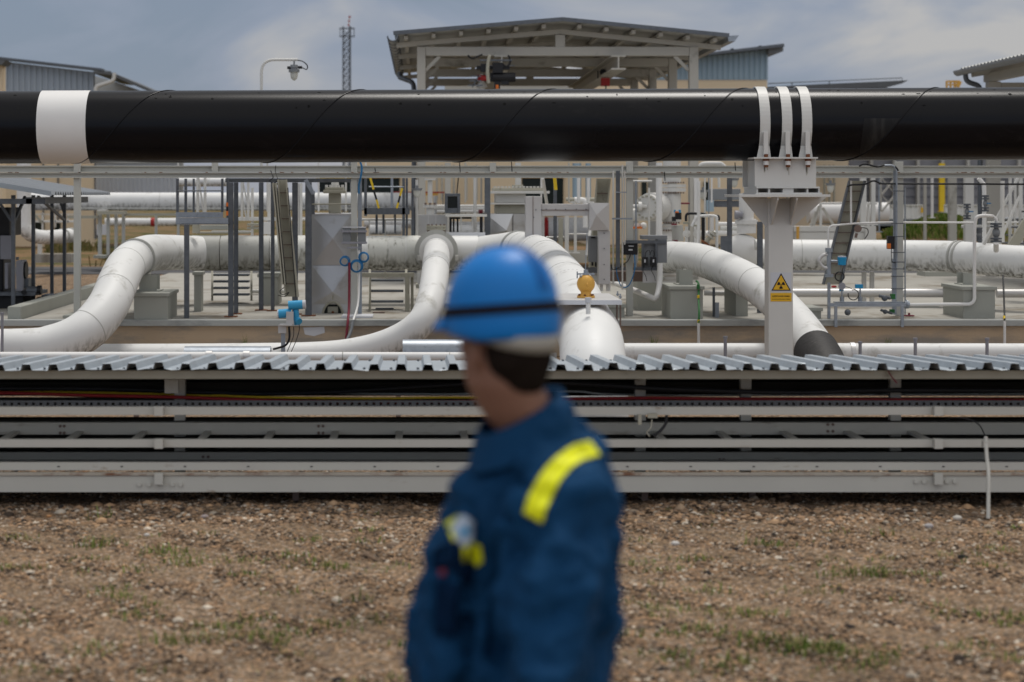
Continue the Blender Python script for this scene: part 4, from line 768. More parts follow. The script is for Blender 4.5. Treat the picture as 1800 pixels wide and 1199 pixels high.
build('cables', MB().tube(spline(px([(525,565,Y),(526,580,Y),(520,600,Y),(512,618,Y)]), 6), .004, 6).tube(spline(px([(508,574,Y),(509,590,Y),(507,600,Y),(500,608,Y),(480,614,Y)]), 6), .012, 8).tube(spline(px([(516,574,Y),(516,590,Y),(510,606,Y),(505,618,Y)]), 6), .004, 6), 'black_plastic', bt)
# junction boxes and blue coils on the frame post
jp = thing('junction_box', 'grey junction box clipped round the frame post above the blue coils', 'junction box', tuple(P(622, 430, 25.2)))
build('case', MB().pb(602, 400, 616.5, 429, 25.2, .12).pb(628.5, 400, 643, 429, 25.2, .12), 'grey_plastic', jp, .004); build('rail', MB().pb(600, 405, 645, 408.5, 25.17, .03).pb(600, 425, 645, 428.5, 25.17, .03).pb(610, 434, 635, 437, 25.17, .03), 'vent_plastic', jp)
build('side_conduit', MB().pb(629, 313, 636, 555, 25.42, .05), 'galvanised', jp); build('top_plate', MB().pb(602, 399, 643, 400.5, 25.19, .14), 'sign_white', jp)
for (a, b, r_, lab) in ((606, 459, 8.5, 'left of three blue hose coils on the frame post'), (627, 468, 11, 'middle and lowest of three blue hose coils on the frame post'), (640, 452, 9, 'right of three blue hose coils on the frame post')):
    mb = MB(); c = P(a, b, 25.12)
    for i in range(5): mb.ring(c+Vector((random.uniform(-.006,.006), -.008*i, random.uniform(-.006,.006))), (.15*(a-622)/15, 1, .05), r_*25.1/F*(1-.05*i), .006, 26, 6)
    one('hose_coil', lab, 'hose coil', mb, 'blue_hose', 'blue hose coils')
cable('maroon braided hose hanging down the frame post to the wall foot', [(614,462,25.1),(614,500,25.0),(613.5,540,24.8),(612,560,24.4),(609,590,24.3),(608,606,24.3)], .016, 'maroon', 'hose', 'braided_hose')
cable('white weathered flexible conduit curving from the frame post over the wall', [(631,440,25.2),(631,500,25.1),(629,535,24.8),(622,560,24.4),(618,570,24.35)], .014, 'pipe_clean', 'conduit', 'flexible_conduit')
cable('grey plastic conduit end leaning at the wall foot by the maroon hose', [(621,563,24.36),(617,582,24.3),(612,594,24.25),(607,606,24.2)], .020, 'grey_plastic', 'conduit', 'flexible_conduit')
cable('blue cable strung from the grey frame down beside the frame post', [(633,284,25.2),(636,295,25.2),(634,312,25.2),(631,325,25.3),(631,340,25.35)], .012, 'blue_hose')
# metal steps and stands
def steps(lab, x0, x1, y0, y1, Y, n, m_='tray_tan'):
    t = thing('metal_steps', lab, 'steps', tuple(P((x0+x1)/2, y1, Y)))
    for i in range(n): y_ = y0+(y1-y0)*(i+.5)/n; build('tread', MB().pb(x0+3, y_-1.6, x1-3, y_+1.6, Y+.25*(n-i)/n*1.5, .22), 'steel_dark', t)
    for x_ in (x0, x1): build('stringer', MB().bar(P(x_+2, y1, Y-.05), P(x_+2, y0-6, Y+.5), .03, .10), m_, t)
    return t
steps('short flight of metal steps behind the pair of dark posts at left', 371, 440, 478, 524, 28, 4)
steps('short metal steps under the thick pipe left of the pipe tee', 648, 712, 484, 540, 26.4, 3)
st = thing('pipe_stand', 'cream steel table stand under the mouldy stretch of the thick pipe', 'stand', tuple(P(690, 548, 26.2)))
build('beam', MB().pb(635, 480, 728, 487, 26.3, .12), 'tray_tan', st); build('stub', MB().pb(675, 478, 679, 489, 26.25, .04), 'tray_tan', st)
for a, b in ((712, 720), (722, 727), (649, 652)): build('leg', MB().pb(a, 487.2, b, 548, 26.3+.1*(a == 722), .1), 'tray_tan', st)
cp2 = gen('white post with cap plate standing between the stand and the curved pipe', 'cap_post', 'post', [('post', MB().pb(734, 480, 739, 505, 25.2, .05), 'white_paint'), ('plate', MB().pb(731, 500, 756, 507, 25.1, .4), 'tray_tan')], tuple(P(738, 556, 25.2)))
# elevated small platform with yellow black struts
ep = thing('service_platform', 'dark steel hanging platform with yellow and black struts behind the frame post', 'platform', tuple(P(680, 413, 28)))
build('deck', MB().pb(640, 365.5, 720, 377, 28, .5), 'steel_dark', ep)
for a, b in ((640, 645), (707, 712), (713, 717), (723, 727.5)): build('post', MB().pb(a, 313, b, 417 if a > 700 else 380, 28+.1*(a > 710), .05), 'steel_dark', ep)
for a, b in ((660, 664), (672, 676), (693, 696)): build('hanger', MB().pb(a, 377.2, b, 410, 28.3, .04), 'steel_dark', ep)
for (p0, p1) in (((651,313),(666,366)), ((707,331),(697.5,366))):
    A_, B_ = P(*p0, 27.9), P(*p1, 27.9)
    for i, (f0, f1, m_) in enumerate(((0, .38, 'yellow_paint'), (.38, .72, 'black_plastic'), (.72, 1, 'yellow_paint'))): build('strut', MB().bar(A_.lerp(B_, f0), A_.lerp(B_, f1), .028), m_, ep)
build('rail', MB().tube([P(648,328.5,28), P(710,328.5,28)], .01, 6), 'galvanised', ep)
gen('horizontal white hand rail tubes in front of the rear pipes, centre left', 'hand_rail', 'railing', [('rail', MB().tube([P(510,386,28.6), P(726,386,28.6)], .017, 8), 'white_paint'), ('post', MB().pb(722, 387, 727, 416, 28.6, .04).pb(675, 387, 678, 415, 28.6, .04).pb(648, 387, 650, 415, 28.6, .04), 'white_paint')], tuple(P(620, 416, 28.6)))
# assorted uprights (simple posts, each its own thing)
def upright(lab, x0, x1, y0, y1, Y, m_='white_paint', rnd_=False, base=True):
    t = thing('upright_post', lab, 'post', tuple(P((x0+x1)/2, y1, Y)))
    if rnd_: build('shaft', MB().cyl(P((x0+x1)/2,y1,Y), P((x0+x1)/2,y0,Y), (x1-x0)/2*Y/F, 12), m_, t)
    else: w_ = (x1-x0)*Y/F; a = P(x0,y1,Y); b = P(x1,y0,Y); build('shaft', MB().box(a.x, Y, a.z, b.x, Y+.012, b.z).box(a.x, Y+w_*.8, a.z, b.x, Y+w_*.8+.012, b.z).box((a.x+b.x)/2-.006, Y+.012, a.z, (a.x+b.x)/2+.006, Y+w_*.8, b.z), m_, t)
    if base: build('foot', MB().box(P(x0,0,Y).x-.04, Y-.04, P(0,y1,Y).z-.004, P(x1,0,Y).x+.04, Y+.1, P(0,y1,Y).z+.012), m_, t)
    return t
upright('slim white round post just left of the low shiny metal box', 730, 735, 316, 420, 28.4, 'white_paint', True)
upright('white round post right of the framed screen box', 832, 838, 313, 412, 28.6, 'white_paint', True)
upright('dark blue grey double post left of the large cream valve', 852, 862, 300, 416, 28.5, 'steel_dark')
upright('dark post carrying the yellow tag right of the large cream valve', 973, 979, 300, 440, 27, 'steel_dark')
upright('cream post standing behind the square duct crossbar, nearest its upright', 982, 990, 384, 445, 27.5, 'tray_tan')
upright('first white tube post of the railing under the square duct', 993, 1000, 380, 445, 28, 'white_paint')
upright('second white tube post of the railing under the square duct', 1009, 1014, 380, 445, 28, 'white_paint')
upright('white round post just left of the valve bonnet disc', 1153, 1164, 286, 415, 28.2, 'pipe_clean', True)
upright('grey steel column right of the green capped valve, lower end by the blue panel', 1279, 1287, 313, 553, 26.2, 'steel_dark')
upright('grey column directly left of the signed post', 1332, 1341, 390, 556, 26.0, 'steel_dark')
upright('cream column pair, left one, behind the white valve', 1213, 1219, 313, 430, 30, 'canopy_concrete')
upright('white column pair, right one, behind the white valve', 1220, 1229, 313, 430, 30, 'pipe_clean')
upright('broad pale column right of the conduit clad frame post', 1669, 1682, 313, 426, 36, 'canopy_concrete')
upright('broad white column behind the small dark valves', 1697, 1712, 300, 440, 34, 'white_paint')
upright('thin blue white tube post in front of the grey hall', 1636, 1641, 313, 383, 46, 'pipe_clean', True)
upright('yellow pole in front of the grey hall', 1652, 1661, 287, 372, 58, 'yellow_paint', False)
upright('slim grey post beside the blue white tube post', 1624, 1629, 313, 428, 40, 'canopy_concrete')
upright('thin dark post beside the tilted cable tray at right', 1544, 1547, 290, 408, 38, 'galvanised', True)
upright('white short post below the level pipe, left one of two', 1516, 1523, 478, 535, 28, 'white_paint')
upright('white short post below the level pipe, right one of two', 1530, 1537, 478, 538, 28, 'white_paint')
upright('tall pale post behind the metal stairs at far right, nearest the stairs', 1774, 1779, 313, 432, 32, 'white_paint')
upright('tall pale post behind the metal stairs, second from the picture edge', 1783, 1787, 313, 432, 32, 'white_paint')
upright('tall pale post at the right picture edge', 1794, 1798, 313, 435, 31, 'white_paint')
upright('dark lower post under the arching pipe, near the green hose', 1253, 1257, 505, 560, 25.2, 'steel_dark')
upright('small grey post right of the green hose', 1257.5, 1264, 532, 561, 25.0, 'galvanised')
for a, b, lab in ((1014, 1020, 'pale vertical tank tube left of the cream tray'), (1031, 1037, 'pale blue white tube beside the cream tray'), (950, 953, 'thin slanting white stay tied to the grey frame')): upright(lab, a, b, 313, 360 if a < 1000 else 357, 30, 'pipe_clean', True, False)
gen('pale blue tall cylinders behind the cream tray', 'storage_cylinder', 'tank', [('shell', MB().cyl(P(1014,358,36), P(1014,287,36), .08, 18), 'blue_cladding'), ('shell', MB().cyl(P(1034,358,36), P(1034,287,36), .05, 18), 'blue_cladding'), ('base', MB().pb(1003, 353, 1044, 357, 35.9, .3), 'white_paint')], tuple(P(1020, 360, 36)))
gen('white railing with thin rails under the square duct', 'hand_rail', 'railing', [('rail', MB().tube([P(996,411.5,28.1), P(1036,411.5,28.1)], .012, 6), 'white_paint'), ('rail', MB().tube([P(960,417,27.6), P(992,417,27.6)], .012, 6), 'white_paint'), ('kick_plate', MB().pb(995, 440, 1032, 462, 28.2, .02), 'canopy_concrete')], tuple(P(1016, 462, 28.1)))
gen('yellow tag plate hanging from the grey frame right of the large cream valve', 'tag_plate', 'sign', [('plate', MB().pp([(972,313),(978,313),(980,334),(974,334)], 25.3, .01), 'yellow_paint')], tuple(P(976, 334, 25.3)))
# framed screen box, open black framed box
gen('dark grey framed screen box on a white rail', 'screen_box', 'cabinet', [('case', MB().pb(782, 340, 787, 375, 28.2, .25).pb(804, 340, 809, 375, 28.2, .25).pb(787.1, 340, 803.9, 345, 28.2, .25).pb(787.1, 366, 803.9, 375, 28.2, .25), 'steel_dark', .004), ('screen', MB().pb(787.1, 345.1, 803.9, 365.9, 28.3, .1), 'glass_dark'), ('cable', MB().cyl(P(803,340,28.3), P(808,290,28.3), .008, 6), 'black_plastic')], tuple(P(795, 376, 28.2)))
gen('white bench rail carrying the screen box with black open frame below', 'equipment_stand', 'stand', [('top', MB().pb(783, 376.5, 856, 381, 28.1, .3), 'white_paint'), ('leg', MB().pb(809, 381.2, 812, 412, 28.2, .04).pb(829, 381.2, 832, 412, 28.2, .04), 'white_paint'), ('dark_frame', MB().pb(790, 382, 794, 412, 28.4, .05).pb(796, 384, 799, 412, 28.5, .05).pb(803, 382, 806, 408, 28.4, .05).pb(790, 381.5, 830, 385, 28.45, .05), 'black_plastic'), ('curb', MB().pb(783, 409, 853, 416, 28.0, .5), 'sign_white')], tuple(P(820, 416, 28.2)))
cable('black pipe handle bent beside the dark double post', [(846,410,28.2),(846,385,28.2),(847,378,28.2),(852,377,28.2),(856,377,28.2)], .022, 'black_plastic', 'pipe', 'bent_pipe')
# big valve right of the frame post
bv = thing('gate_valve', 'big white flanged valve with round bolted bonnet disc right of the frame post', 'valve', tuple(P(1180, 440, 30)))
Y = 30
build('upper_pipe', MB().cyl(P(1181,322,Y), P(1181,280,Y), .135, 28), 'white_paint', bv); build('body', MB().tube([P(1180,338,Y), P(1180,350,Y), P(1180,370,Y), P(1180,388,Y), P(1180,394,Y)], [.14,.145,.145,.15,.11], 28).cyl(P(1180,366,Y), P(1160,366,Y), .13, 24), 'white_paint', bv)
for a, b in ((324, 329.5), (330.5, 337)): build('flange', MB().cyl(P(1184,b,Y), P(1184,a,Y), .185, 30), 'white_paint', bv)
build('flange', MB().cyl(P(1172,398,Y), P(1172,394,Y), .15, 28).cyl(P(1172,403,Y), P(1172,399,Y), .15, 28), 'white_paint', bv)
build('lower_pipe', MB().cyl(P(1172,440,Y), P(1172,403,Y), .10, 24), 'pipe_clean', bv); build('bonnet_disc', MB().cyl(P(1156,364,Y-.1), P(1143,364,Y-.35), .215, 36).cyl(P(1143,364,Y-.35), P(1137,364,Y-.45), .19, 36), 'white_paint', bv)
mb = MB(); dA, dB = P(1143,364,Y-.35), P(1137,364,Y-.45); ax2 = (dB-dA).normalized(); u2 = Vector((0,0,1)); v2 = ax2.cross(u2)
for i in range(16): a = 2*math.pi*i/16; c = dB+(u2*math.cos(a)+v2*math.sin(a))*.165; mb.cyl(c-ax2*.01, c+ax2*.03, .016, 6)
build('bonnet_bolts', mb, 'tray_tan', bv); mb = MB()
for i in range(9): 
    for z_ in (321, 339, 391.5, 405): mb.pb(1165+i*4.4-(z_ > 380)*8, z_-1.3, 1167.5+i*4.4-(z_ > 380)*8, z_+1.3, Y-.17, .03)
build('flange_bolts', mb, 'brown_steel', bv); build('actuator', MB().cyl(P(1137,363,Y-.45), P(1112,363,Y-.45), .03).cyl(P(1122,363,Y-.45), P(1128,363,Y-.45), .07, 16).cyl(P(1112,377,Y-.3), P(1140,377,Y-.3), .095, 20), 'white_paint', bv)
gen('rounded white globe valve with green cap left of the arching pipe start', 'globe_valve', 'valve', [('body', MB().ball(P(1207,411,27.3), .055, 16, 10).ball(P(1226,411,27.3), .06, 16, 10, (1,1,1.2)).cyl(P(1207,430,27.3), P(1207,398,27.3), .022).cyl(P(1226,438,27.3), P(1226,395,27.3), .025), 'white_paint'), ('flange', MB().cyl(P(1226,398,27.3), P(1226,395,27.3), .05, 16).cyl(P(1207,394,27.3), P(1207,390,27.3), .05, 16), 'tray_tan')], tuple(P(1215, 438, 27.3)))
gen('small valve motor with black body and red and blue caps on the white valve', 'valve_actuator', 'actuator', [('body', MB().pb(1188, 374, 1198, 386, 29.4, .12).pb(1182, 381, 1188, 389, 29.4, .08), 'black_plastic'), ('red_cap', MB().cyl(P(1190,371.5,29.35), P(1190,374,29.35), .03), 'orange'), ('blue_cap', MB().pb(1185, 369, 1188, 374, 29.4, .04).pb(1193, 369, 1197, 374, 29.4, .04), 'blue_paint')], tuple(P(1190, 389, 29.4)))
gen('short dark standpipe leaning on the white valve foot, rusty at both ends', 'standpipe', 'pipe', [('pipe', MB().cyl(P(1192,424,28.6), P(1190,396,28.6), .085, 20), 'cladding_dull'), ('rusty_rim', MB().cyl(P(1186,425.5,28.45), P(1186,422,28.45), .045, 16).cyl(P(1185,396,28.5), P(1185,393,28.5), .04, 12), 'maroon')], tuple(P(1190, 426, 28.6)))
cable('black thick bent hose over the small white valves', [(1206,389,27.2),(1206,380,27.2),(1210,375.5,27.2),(1225,375.5,27.2),(1236,376,27.2),(1245,379,27.2),(1262,380,27.2),(1263,388,27.2)], .018, 'black_plastic', 'hose', 'bent_hose')
cable('white speckled loop pipe dropping behind the arching pipe', [(1216,398,26.9),(1221,388,26.9),(1226,381,26.9),(1240,379.5,26.9),(1256,380,26.9),(1260,385,26.9),(1260,410,26.9),(1260,445,26.9)], .020, 'pipe_white', 'pipe', 'loop_pipe', n=5)
gen('slanted rusty flanged coupling behind the arching pipe', 'pipe_coupling', 'coupling', [('pipe', MB().cyl(P(1240,427,26.8), P(1256,408,26.8), .032), 'tray_tan'), ('flange', MB().cyl(P(1241,426,26.8), P(1239,429,26.8), .065, 14), 'rust'), ('upper_flange', MB().cyl(P(1248,417.5,26.8), P(1250,415,26.8), .06, 14).cyl(P(1252,413,26.8), P(1254,410.5,26.8), .06, 14), 'canopy_concrete')], tuple(P(1245, 432, 26.8)))
gen('flat dark blue panel beside the grey steel column left of the signed post', 'blue_panel', 'panel', [('panel', MB().pb(1267, 415, 1287, 446, 26.0, .03), 'steel_dark')], tuple(P(1277, 446, 26)))
gen('white ball valve body with rounded top at the head of the level right pipe', 'ball_valve', 'valve', [('body', MB().ball(P(1305,443,27.2), .26, 28, 18, (1,1,.95)).cyl(P(1312,410,27.2), P(1312,385,27.2), .13, 24), 'pipe_clean'), ('neck', MB().cyl(P(1312,385,27.2), P(1312,340,27.2), .10, 24).cyl(P(1312,394,27.2), P(1312,387,27.2), .155, 28), 'pipe_clean'), ('motor', MB().cyl(P(1298,378,27.1), P(1292,378,27.1), .062, 20).cyl(P(1305,378,27.1), P(1298,378,27.1), .045, 16), 'vent_plastic'), ('side_flange', MB().cyl(P(1327,430,26.9), P(1331,430,26.9), .07, 20), 'white_paint')], tuple(P(1305, 480, 27.2)))
for i, (a, w_, lab) in enumerate(((1239, 3, 'white slim standpipe with lamp bulb left of the dark upright'), (1246, 2, 'thin blue grey conduit beside the dark upright'), )): upright(lab, a-w_/2, a+w_/2, 312, 440, 27.5, 'white_paint' if i == 0 else 'galvanised', True)
gen('bulky grey blue cabinet stack behind the column left of the signed post', 'equipment_cabinet', 'cabinet', [('upper_case', MB().pb(1252, 332, 1302, 352, 33, .5), 'grey_plastic', .01), ('lower_case', MB().pb(1256, 353, 1300, 364, 33.05, .4), 'steel_dark'), ('side_case', MB().pb(1243, 352, 1255, 372, 32.9, .3), 'blue_cladding')], tuple(P(1275, 372, 33)))
for (a, b, Y, lab) in ((1236, 337, 29, 'glass lantern hanging near the white column pair'), (1291, 316, 31, 'glass lantern hanging just left of the saddle box'), (1460, 325, 30, 'glass lantern with grey hood hanging right of the signed post'), (733, 334, 28, 'grey hooded lantern on the slim white post right of the portal')):
    gen(lab, 'lantern', 'lamp', [('hood', MB().cyl(P(a,b-3,Y), P(a,b+1,Y), .075, 16, .065).cyl(P(a,b-8,Y), P(a,b-3,Y), .02, 8), 'grey_plastic'), ('glass', MB().tube([P(a,b+1,Y),P(a,b+8,Y),P(a,b+12,Y),P(a,b+14,Y)], [.055,.05,.035,.008], 14), 'clear_glass')], tuple(P(a, b+14, Y)), 'hanging lanterns in the plant')
# green hose with joints, conduits, instruments at right
gh = thing('sampling_hose', 'dark green hose with yellow joints hanging from the arching pipe over the wall', 'hose', tuple(P(1228, 604, 24.3)))
build('hose', MB().tube(spline(px([(1224,494,24.9),(1228,500,24.8),(1228,525,24.6),(1229,550,24.4),(1228,568,24.35)]), 6), .013, 10), 'green_paint', gh); build('yellow_joint', MB().cyl(P(1227.5,519,24.6), P(1227.5,524,24.6), .017).cyl(P(1228,562,24.36), P(1228,568,24.36), .016), 'yellow_paint', gh); build('sleeve', MB().cyl(P(1227.5,508,24.7), P(1227.5,500,24.7), .02), 'green_paint', gh); build('lower_pipe', MB().cyl(P(1228,568,24.35), P(1228,626,24.35), .017), 'pipe_clean', gh)
gh = thing('sampling_hose', 'thin dark hose with yellow joint hanging from the level pipe right of the right block', 'hose', tuple(P(1766, 604, 24.3)))
build('hose', MB().tube(spline(px([(1763,484,25.5),(1764,505,25.2),(1765,530,24.8),(1766,562,24.4)]), 6), .011, 8), 'black_plastic', gh); build('yellow_joint', MB().cyl(P(1765,556,24.45), P(1765.5,561,24.42), .014), 'yellow_paint', gh); build('lower_pipe', MB().cyl(P(1766,565,24.35), P(1766,626,24.35), .016), 'pipe_clean', gh)
cc = thing('conduit_run', 'grey conduit cluster strapped along the right frame post with a black switch box', 'conduit', tuple(P(1572, 556, 25.3)))
build('conduit', MB().tube(fillet(px([(1555,291,25.2),(1571,291,25.2),(1576,300,25.2),(1576,470,25.2)]), .06), .014, 10), 'galvanised', cc); build('channel', MB().pb(1569, 455, 1576, 553, 25.22, .05).pb(1571, 300, 1574, 455, 25.25, .03), 'galvanised', cc)
for b in (335, 392, 415, 443, 460, 472, 485, 507): build('clip', MB().pb(1567, b, 1590, b+1.6, 25.18, .03), 'steel_dark', cc)
s_ = build('switch_box', MB().pb(1561, 415, 1573, 438, 25.1, .09), 'black_plastic', cc, .004); build('orange_button', MB().pb(1560, 428, 1566, 437, 25.08, .03), 'orange', s_); build('cable', MB().tube(spline(px([(1567,438,25.15),(1567,450,25.15),(1568,460,25.15),(1574,462,25.15)]), 5), .005, 6), 'black_plastic', cc)
cable('black cables draped between the tilted cable tray and the frame conduit', [(1490,328,25.5),(1498,325,25.4),(1520,324,25.3),(1535,318,25.3),(1548,322,25.3),(1570,323,25.2),(1800,324,25.4),(1860,325,25.4)], .012, 'black_plastic')
cable('black cable loops lying on top of the grey frame right of the signed post', [(1510,292,25.3),(1520,288,25.3),(1532,291,25.3),(1545,293,25.3),(1560,289,25.3),(1573,293,25.2),(1579,300,25.2)], .012, 'black_plastic')
for pts, lab in (([(1456,437,25.5),(1456,404,25.5),(1460,397,25.5),(1500,393,25.5),(1560,391,25.5),(1711,391.5,25.5)], 'thin white pressure line running level right from the blue transmitter'),
                 ([(1597,536,24.8),(1660,535,24.8),(1706,535,24.8),(1713,528,24.8),(1713,400,24.8),(1716,381,24.8),(1728,379,24.8),(1745,380,25.2),(1752,386,25.2),(1752,395,25.2)], 'white bent pipe looping up over the right concrete block to a dark valve'),
                 ([(1496,318,25.55),(1496,393,25.5)], 'thin white upright line in front of the tilted cable tray')):
    t = thing('pressure_line', lab, 'pipe', tuple(P(*pts[0]))); build('pipe', MB().tube(fillet(px(pts), .1), .022 if 'loop' in lab else .013, 12), 'pipe_clean', t)
it = thing('instrument_rack', 'galvanised angle rack with gauges and small valves on the platform edge at right', 'rack', tuple(P(1520, 575, 24.4)))
build('top_rail', MB().pb(1456, 533, 1593, 539, 24.6, .04).pb(1468, 531, 1590, 532.6, 24.75, .12), 'galvanised', it)
for a, b, c_ in ((1467, 537, 575), (1584, 537, 575), (1455, 497, 560)): build('leg', MB().pb(a, b, a+5, c_, 24.42 if c_ == 575 else 24.75, .03), 'galvanised', it)
build('flanged_end', MB().cyl(P(1590,535,24.7), P(1598,536,24.7), .045, 16).cyl(P(1593,535,24.7), P(1595,535,24.7), .055, 16), 'galvanised', it)
for a, lab in ((1480, 0), (1512, 1)):
    g_ = build('pressure_gauge', MB().pb(a-8, 500, a+5, 507, 24.7, .05) if lab else MB().cyl(P(a,503,24.66), P(a,503,24.72), .045, 18), 'vent_plastic' if not lab else 'blue_paint', it); build('stem', MB().cyl(P(a,507,24.7), P(a,530,24.7), .010, 8).cyl(P(a,522,24.7), P(a,530,24.7), .028, 10), 'galvanised', g_)
build('red_valve', MB().ball(P(1466,504,24.7), .022, 12, 8, (1.6,1,.7)), 'red_paint', it); build('blue_valve', MB().pb(1476, 508, 1483, 512, 24.7, .04), 'blue_paint', it); build('green_actuator', MB().pb(1567, 517, 1574, 526, 24.7, .08).pb(1565, 544, 1573, 550, 24.7, .06), 'green_paint', it)
build('small_valves', MB().ball(P(1555,524,24.7), .04, 12, 8).cyl(P(1545,520,24.7), P(1565,524,24.7), .02).ball(P(1490,549,24.6), .04, 12, 8).ball(P(1556,548,24.7), .03, 12, 8).cyl(P(1548,545,24.7), P(1568,551,24.7), .016), 'steel_dark', it)
build('looped_wires', MB().ring(P(1476,486,24.7), (.2,1,0), .055, .008, 20, 6).ring(P(1500,518,24.65), (.3,1,0), .065, .006, 20, 6, 0, 5).tube(spline(px([(1486,504,24.7),(1494,506,24.7),(1500,511,24.7)]), 5), .004, 6), 'black_plastic', it)
bx_ = thing('transmitter', 'blue cylindrical transmitter with bent tube in front of the tilted cable tray', 'transmitter', tuple(P(1456, 500, 24.9)))
build('housing', MB().cyl(P(1480,466,24.9), P(1480,452,24.9), .048, 20, .058), 'blue_paint', bx_); build('cover', MB().cyl(P(1480,452,24.9), P(1480,450,24.9), .05, 20), 'sign_white', bx_); build('arm', MB().cyl(P(1459,459,24.9), P(1473,459,24.9), .014), 'galvanised', bx_)
build('standpipe', MB().cyl(P(1457,484,24.9), P(1457,440,24.9), .028, 14).cyl(P(1457,487,24.9), P(1457,482,24.9), .06, 16).cyl(P(1457,443,24.9), P(1457,436,24.9), .045, 14), 'galvanised', bx_); build('loop', MB().tube(spline(px([(1457,448,24.9),(1448,448,24.9),(1441,455,24.9),(1441,462,24.9),(1448,470,24.9),(1457,471,24.9)]), 6), .022, 10), 'brushed_sheet', bx_); build('leads', MB().cyl(P(1478,466,24.9), P(1478,480,24.9), .006).cyl(P(1483,466,24.9), P(1483,478,24.9), .006), 'grey_plastic', bx_)
gen('round pinkish gauge with cable right of the tilted tray', 'round_gauge', 'gauge', [('dial', MB().cyl(P(1508,402,25.45), P(1508,402,25.6), .048, 22), 'brown_steel'), ('neck', MB().cyl(P(1506,410,25.5), P(1504,418,25.5), .018), 'brown_steel'), ('cable', MB().tube(spline(px([(1514,400,25.5),(1524,402,25.5),(1526,410,25.5),(1520,420,25.5)]), 6), .006, 6), 'black_plastic')], tuple(P(1506, 420, 25.5)))
gen('dark red hand wheel lying on the platform by the right frame post', 'red_handle', 'handle', [('rim', MB().ring(P(1598,555,25.0), (0,0,1), .06, .008, 20, 6).bar(P(1590,555,25.0), P(1606,555,25.0), .01), 'maroon'), ('hub', MB().cyl(P(1598,556,25), P(1598,550,25), .014), 'maroon')], tuple(P(1598, 556, 25)))
def vcol(lab, a, y0, y1, Y, s=1.0, h_=None):
    parts = [('body', MB().ball(P(a,(y0+y1)/2,Y), .045*s, 14, 10, (1,1,1.3)).cyl(P(a,y0,Y), P(a,y1,Y), .026*s), 'grey_plastic'), ('flange', MB().cyl(P(a,y0,Y), P(a,y0+3.5,Y), .065*s, 16).cyl(P(a,y0+5,Y), P(a,y0+8,Y), .065*s, 16).cyl(P(a,y1-8,Y), P(a,y1-5,Y), .065*s, 16).cyl(P(a,y1-3.5,Y), P(a,y1,Y), .065*s, 16), 'steel_dark')]
    if h_: parts.append(('lever', MB().bar(P(a+3,(y0+y1)/2,Y-.05), P(a+h_,(y0+y1)/2,Y-.05), .014), 'blue_hose'))
    gen(lab, 'small_valve', 'valve', parts, tuple(P(a, y1, Y)), 'small dark flanged valves at right')
vcol('upper dark flanged valve with short lever near the bent white column', 1732, 343, 372, 27, .75, 10); vcol('dark flanged valve with blue lever in front of the broad white column', 1700, 358, 386, 27, .75, 11)
vcol('lowest left dark flanged valve beside the white bent pipe', 1720, 400, 424, 26.5, .8); vcol('biggest dark flanged valve under the white bent pipe end', 1751, 392, 426, 25.2, 1.1)
for pts, r_, lab in (([(1720,313,27.2),(1727,322,27.2),(1730,335,27.2),(1730,430,27.2)], .030, 'bent white column pipe behind the upper dark valve'), ([(1751,426,25.4),(1751,440,25.6)], .035, 'short white pipe joining the biggest dark valve to the level pipe')):
    t = thing('riser_pipe', lab, 'pipe', tuple(P(*pts[-1]))); build('pipe', MB().tube(spline(px(pts), 5), r_, 14), 'pipe_clean', t)
mr = thing('metal_stairs', 'white steel stairs with slanting hand rails at the right picture edge', 'stairs', tuple(P(1790, 440, 29)))
build('hand_rail', MB().bar(P(1728,430,29), P(1790,312,29), .035), 'white_paint', mr); build('hand_rail', MB().bar(P(1755,430,28.5), P(1792,345,28.5), .03), 'white_paint', mr); build('stringer', MB().bar(P(1775,440,28.5), P(1830,352,28.5), .05, .14), 'tray_tan', mr)
for a in (1757, 1774, 1792): build('rail_post', MB().pb(a, 372 if a == 1757 else 318, a+3.5, 432, 28.8, .04), 'white_paint', mr)
for i in range(5): build('tread', MB().box(P(1780+i*9,0,28.6).x, 28.6, P(0,430-i*14,28.6).z, P(1800+i*9,0,28.6).x, 29.2, P(0,427-i*14,28.6).z), 'steel_dark', mr)
# grey blue tall trunk right of the pole group, and footbridge behind
fb = thing('footbridge', 'cream box girder footbridge with white railing behind the tilted tray', 'walkway', tuple(P(1460, 425, 38)))
Y = 38; build('girder', MB().pb(1396, 398, 1539, 407, Y, .5).pb(1398, 408, 1539, 421, Y+.02, .5), 'white_paint', fb); build('rust_run', MB().pb(1400, 398, 1405, 420, Y-.015, .012), 'orange_yellow', fb)
build('top_rail', MB().bar(P(1440,358,Y), P(1542,358,Y), .035), 'white_paint', fb)
for a in (1441, 1525, 1533): build('rail_post', MB().pb(a, 359, a+4, 398, Y+.05, .05), 'white_paint', fb)
for a, b, c_, d_ in ((1430,397,1440,362),(1446,365,1466,397),(1425,397,1434,372)): build('brace', MB().bar(P(a,b,Y+.1), P(c_,d_,Y+.1), .045), 'canopy_concrete', fb)
build('end_panel', MB().pb(1521, 397.5, 1540, 423, Y-.05, .04), 'white_paint', fb)
lt_ = lattice('white lattice tower section in front of the grey hall', 1548, 1576, 313, 372, 44, 2, 'canopy_concrete', 2)
mb = MB(); mb.bar(P(1574,313,44), P(1550,342,44), .04); mb.bar(P(1574,342,44), P(1550,372,44), .04); build('cross_brace', mb, 'canopy_concrete', lt_)
gen('long flat white slab edge beyond the platform at right', 'concrete_beam', 'beam', [('beam', MB().pb(1626, 478, 1696, 486, 30, .5), 'concrete_block')], tuple(P(1660, 486, 30)))
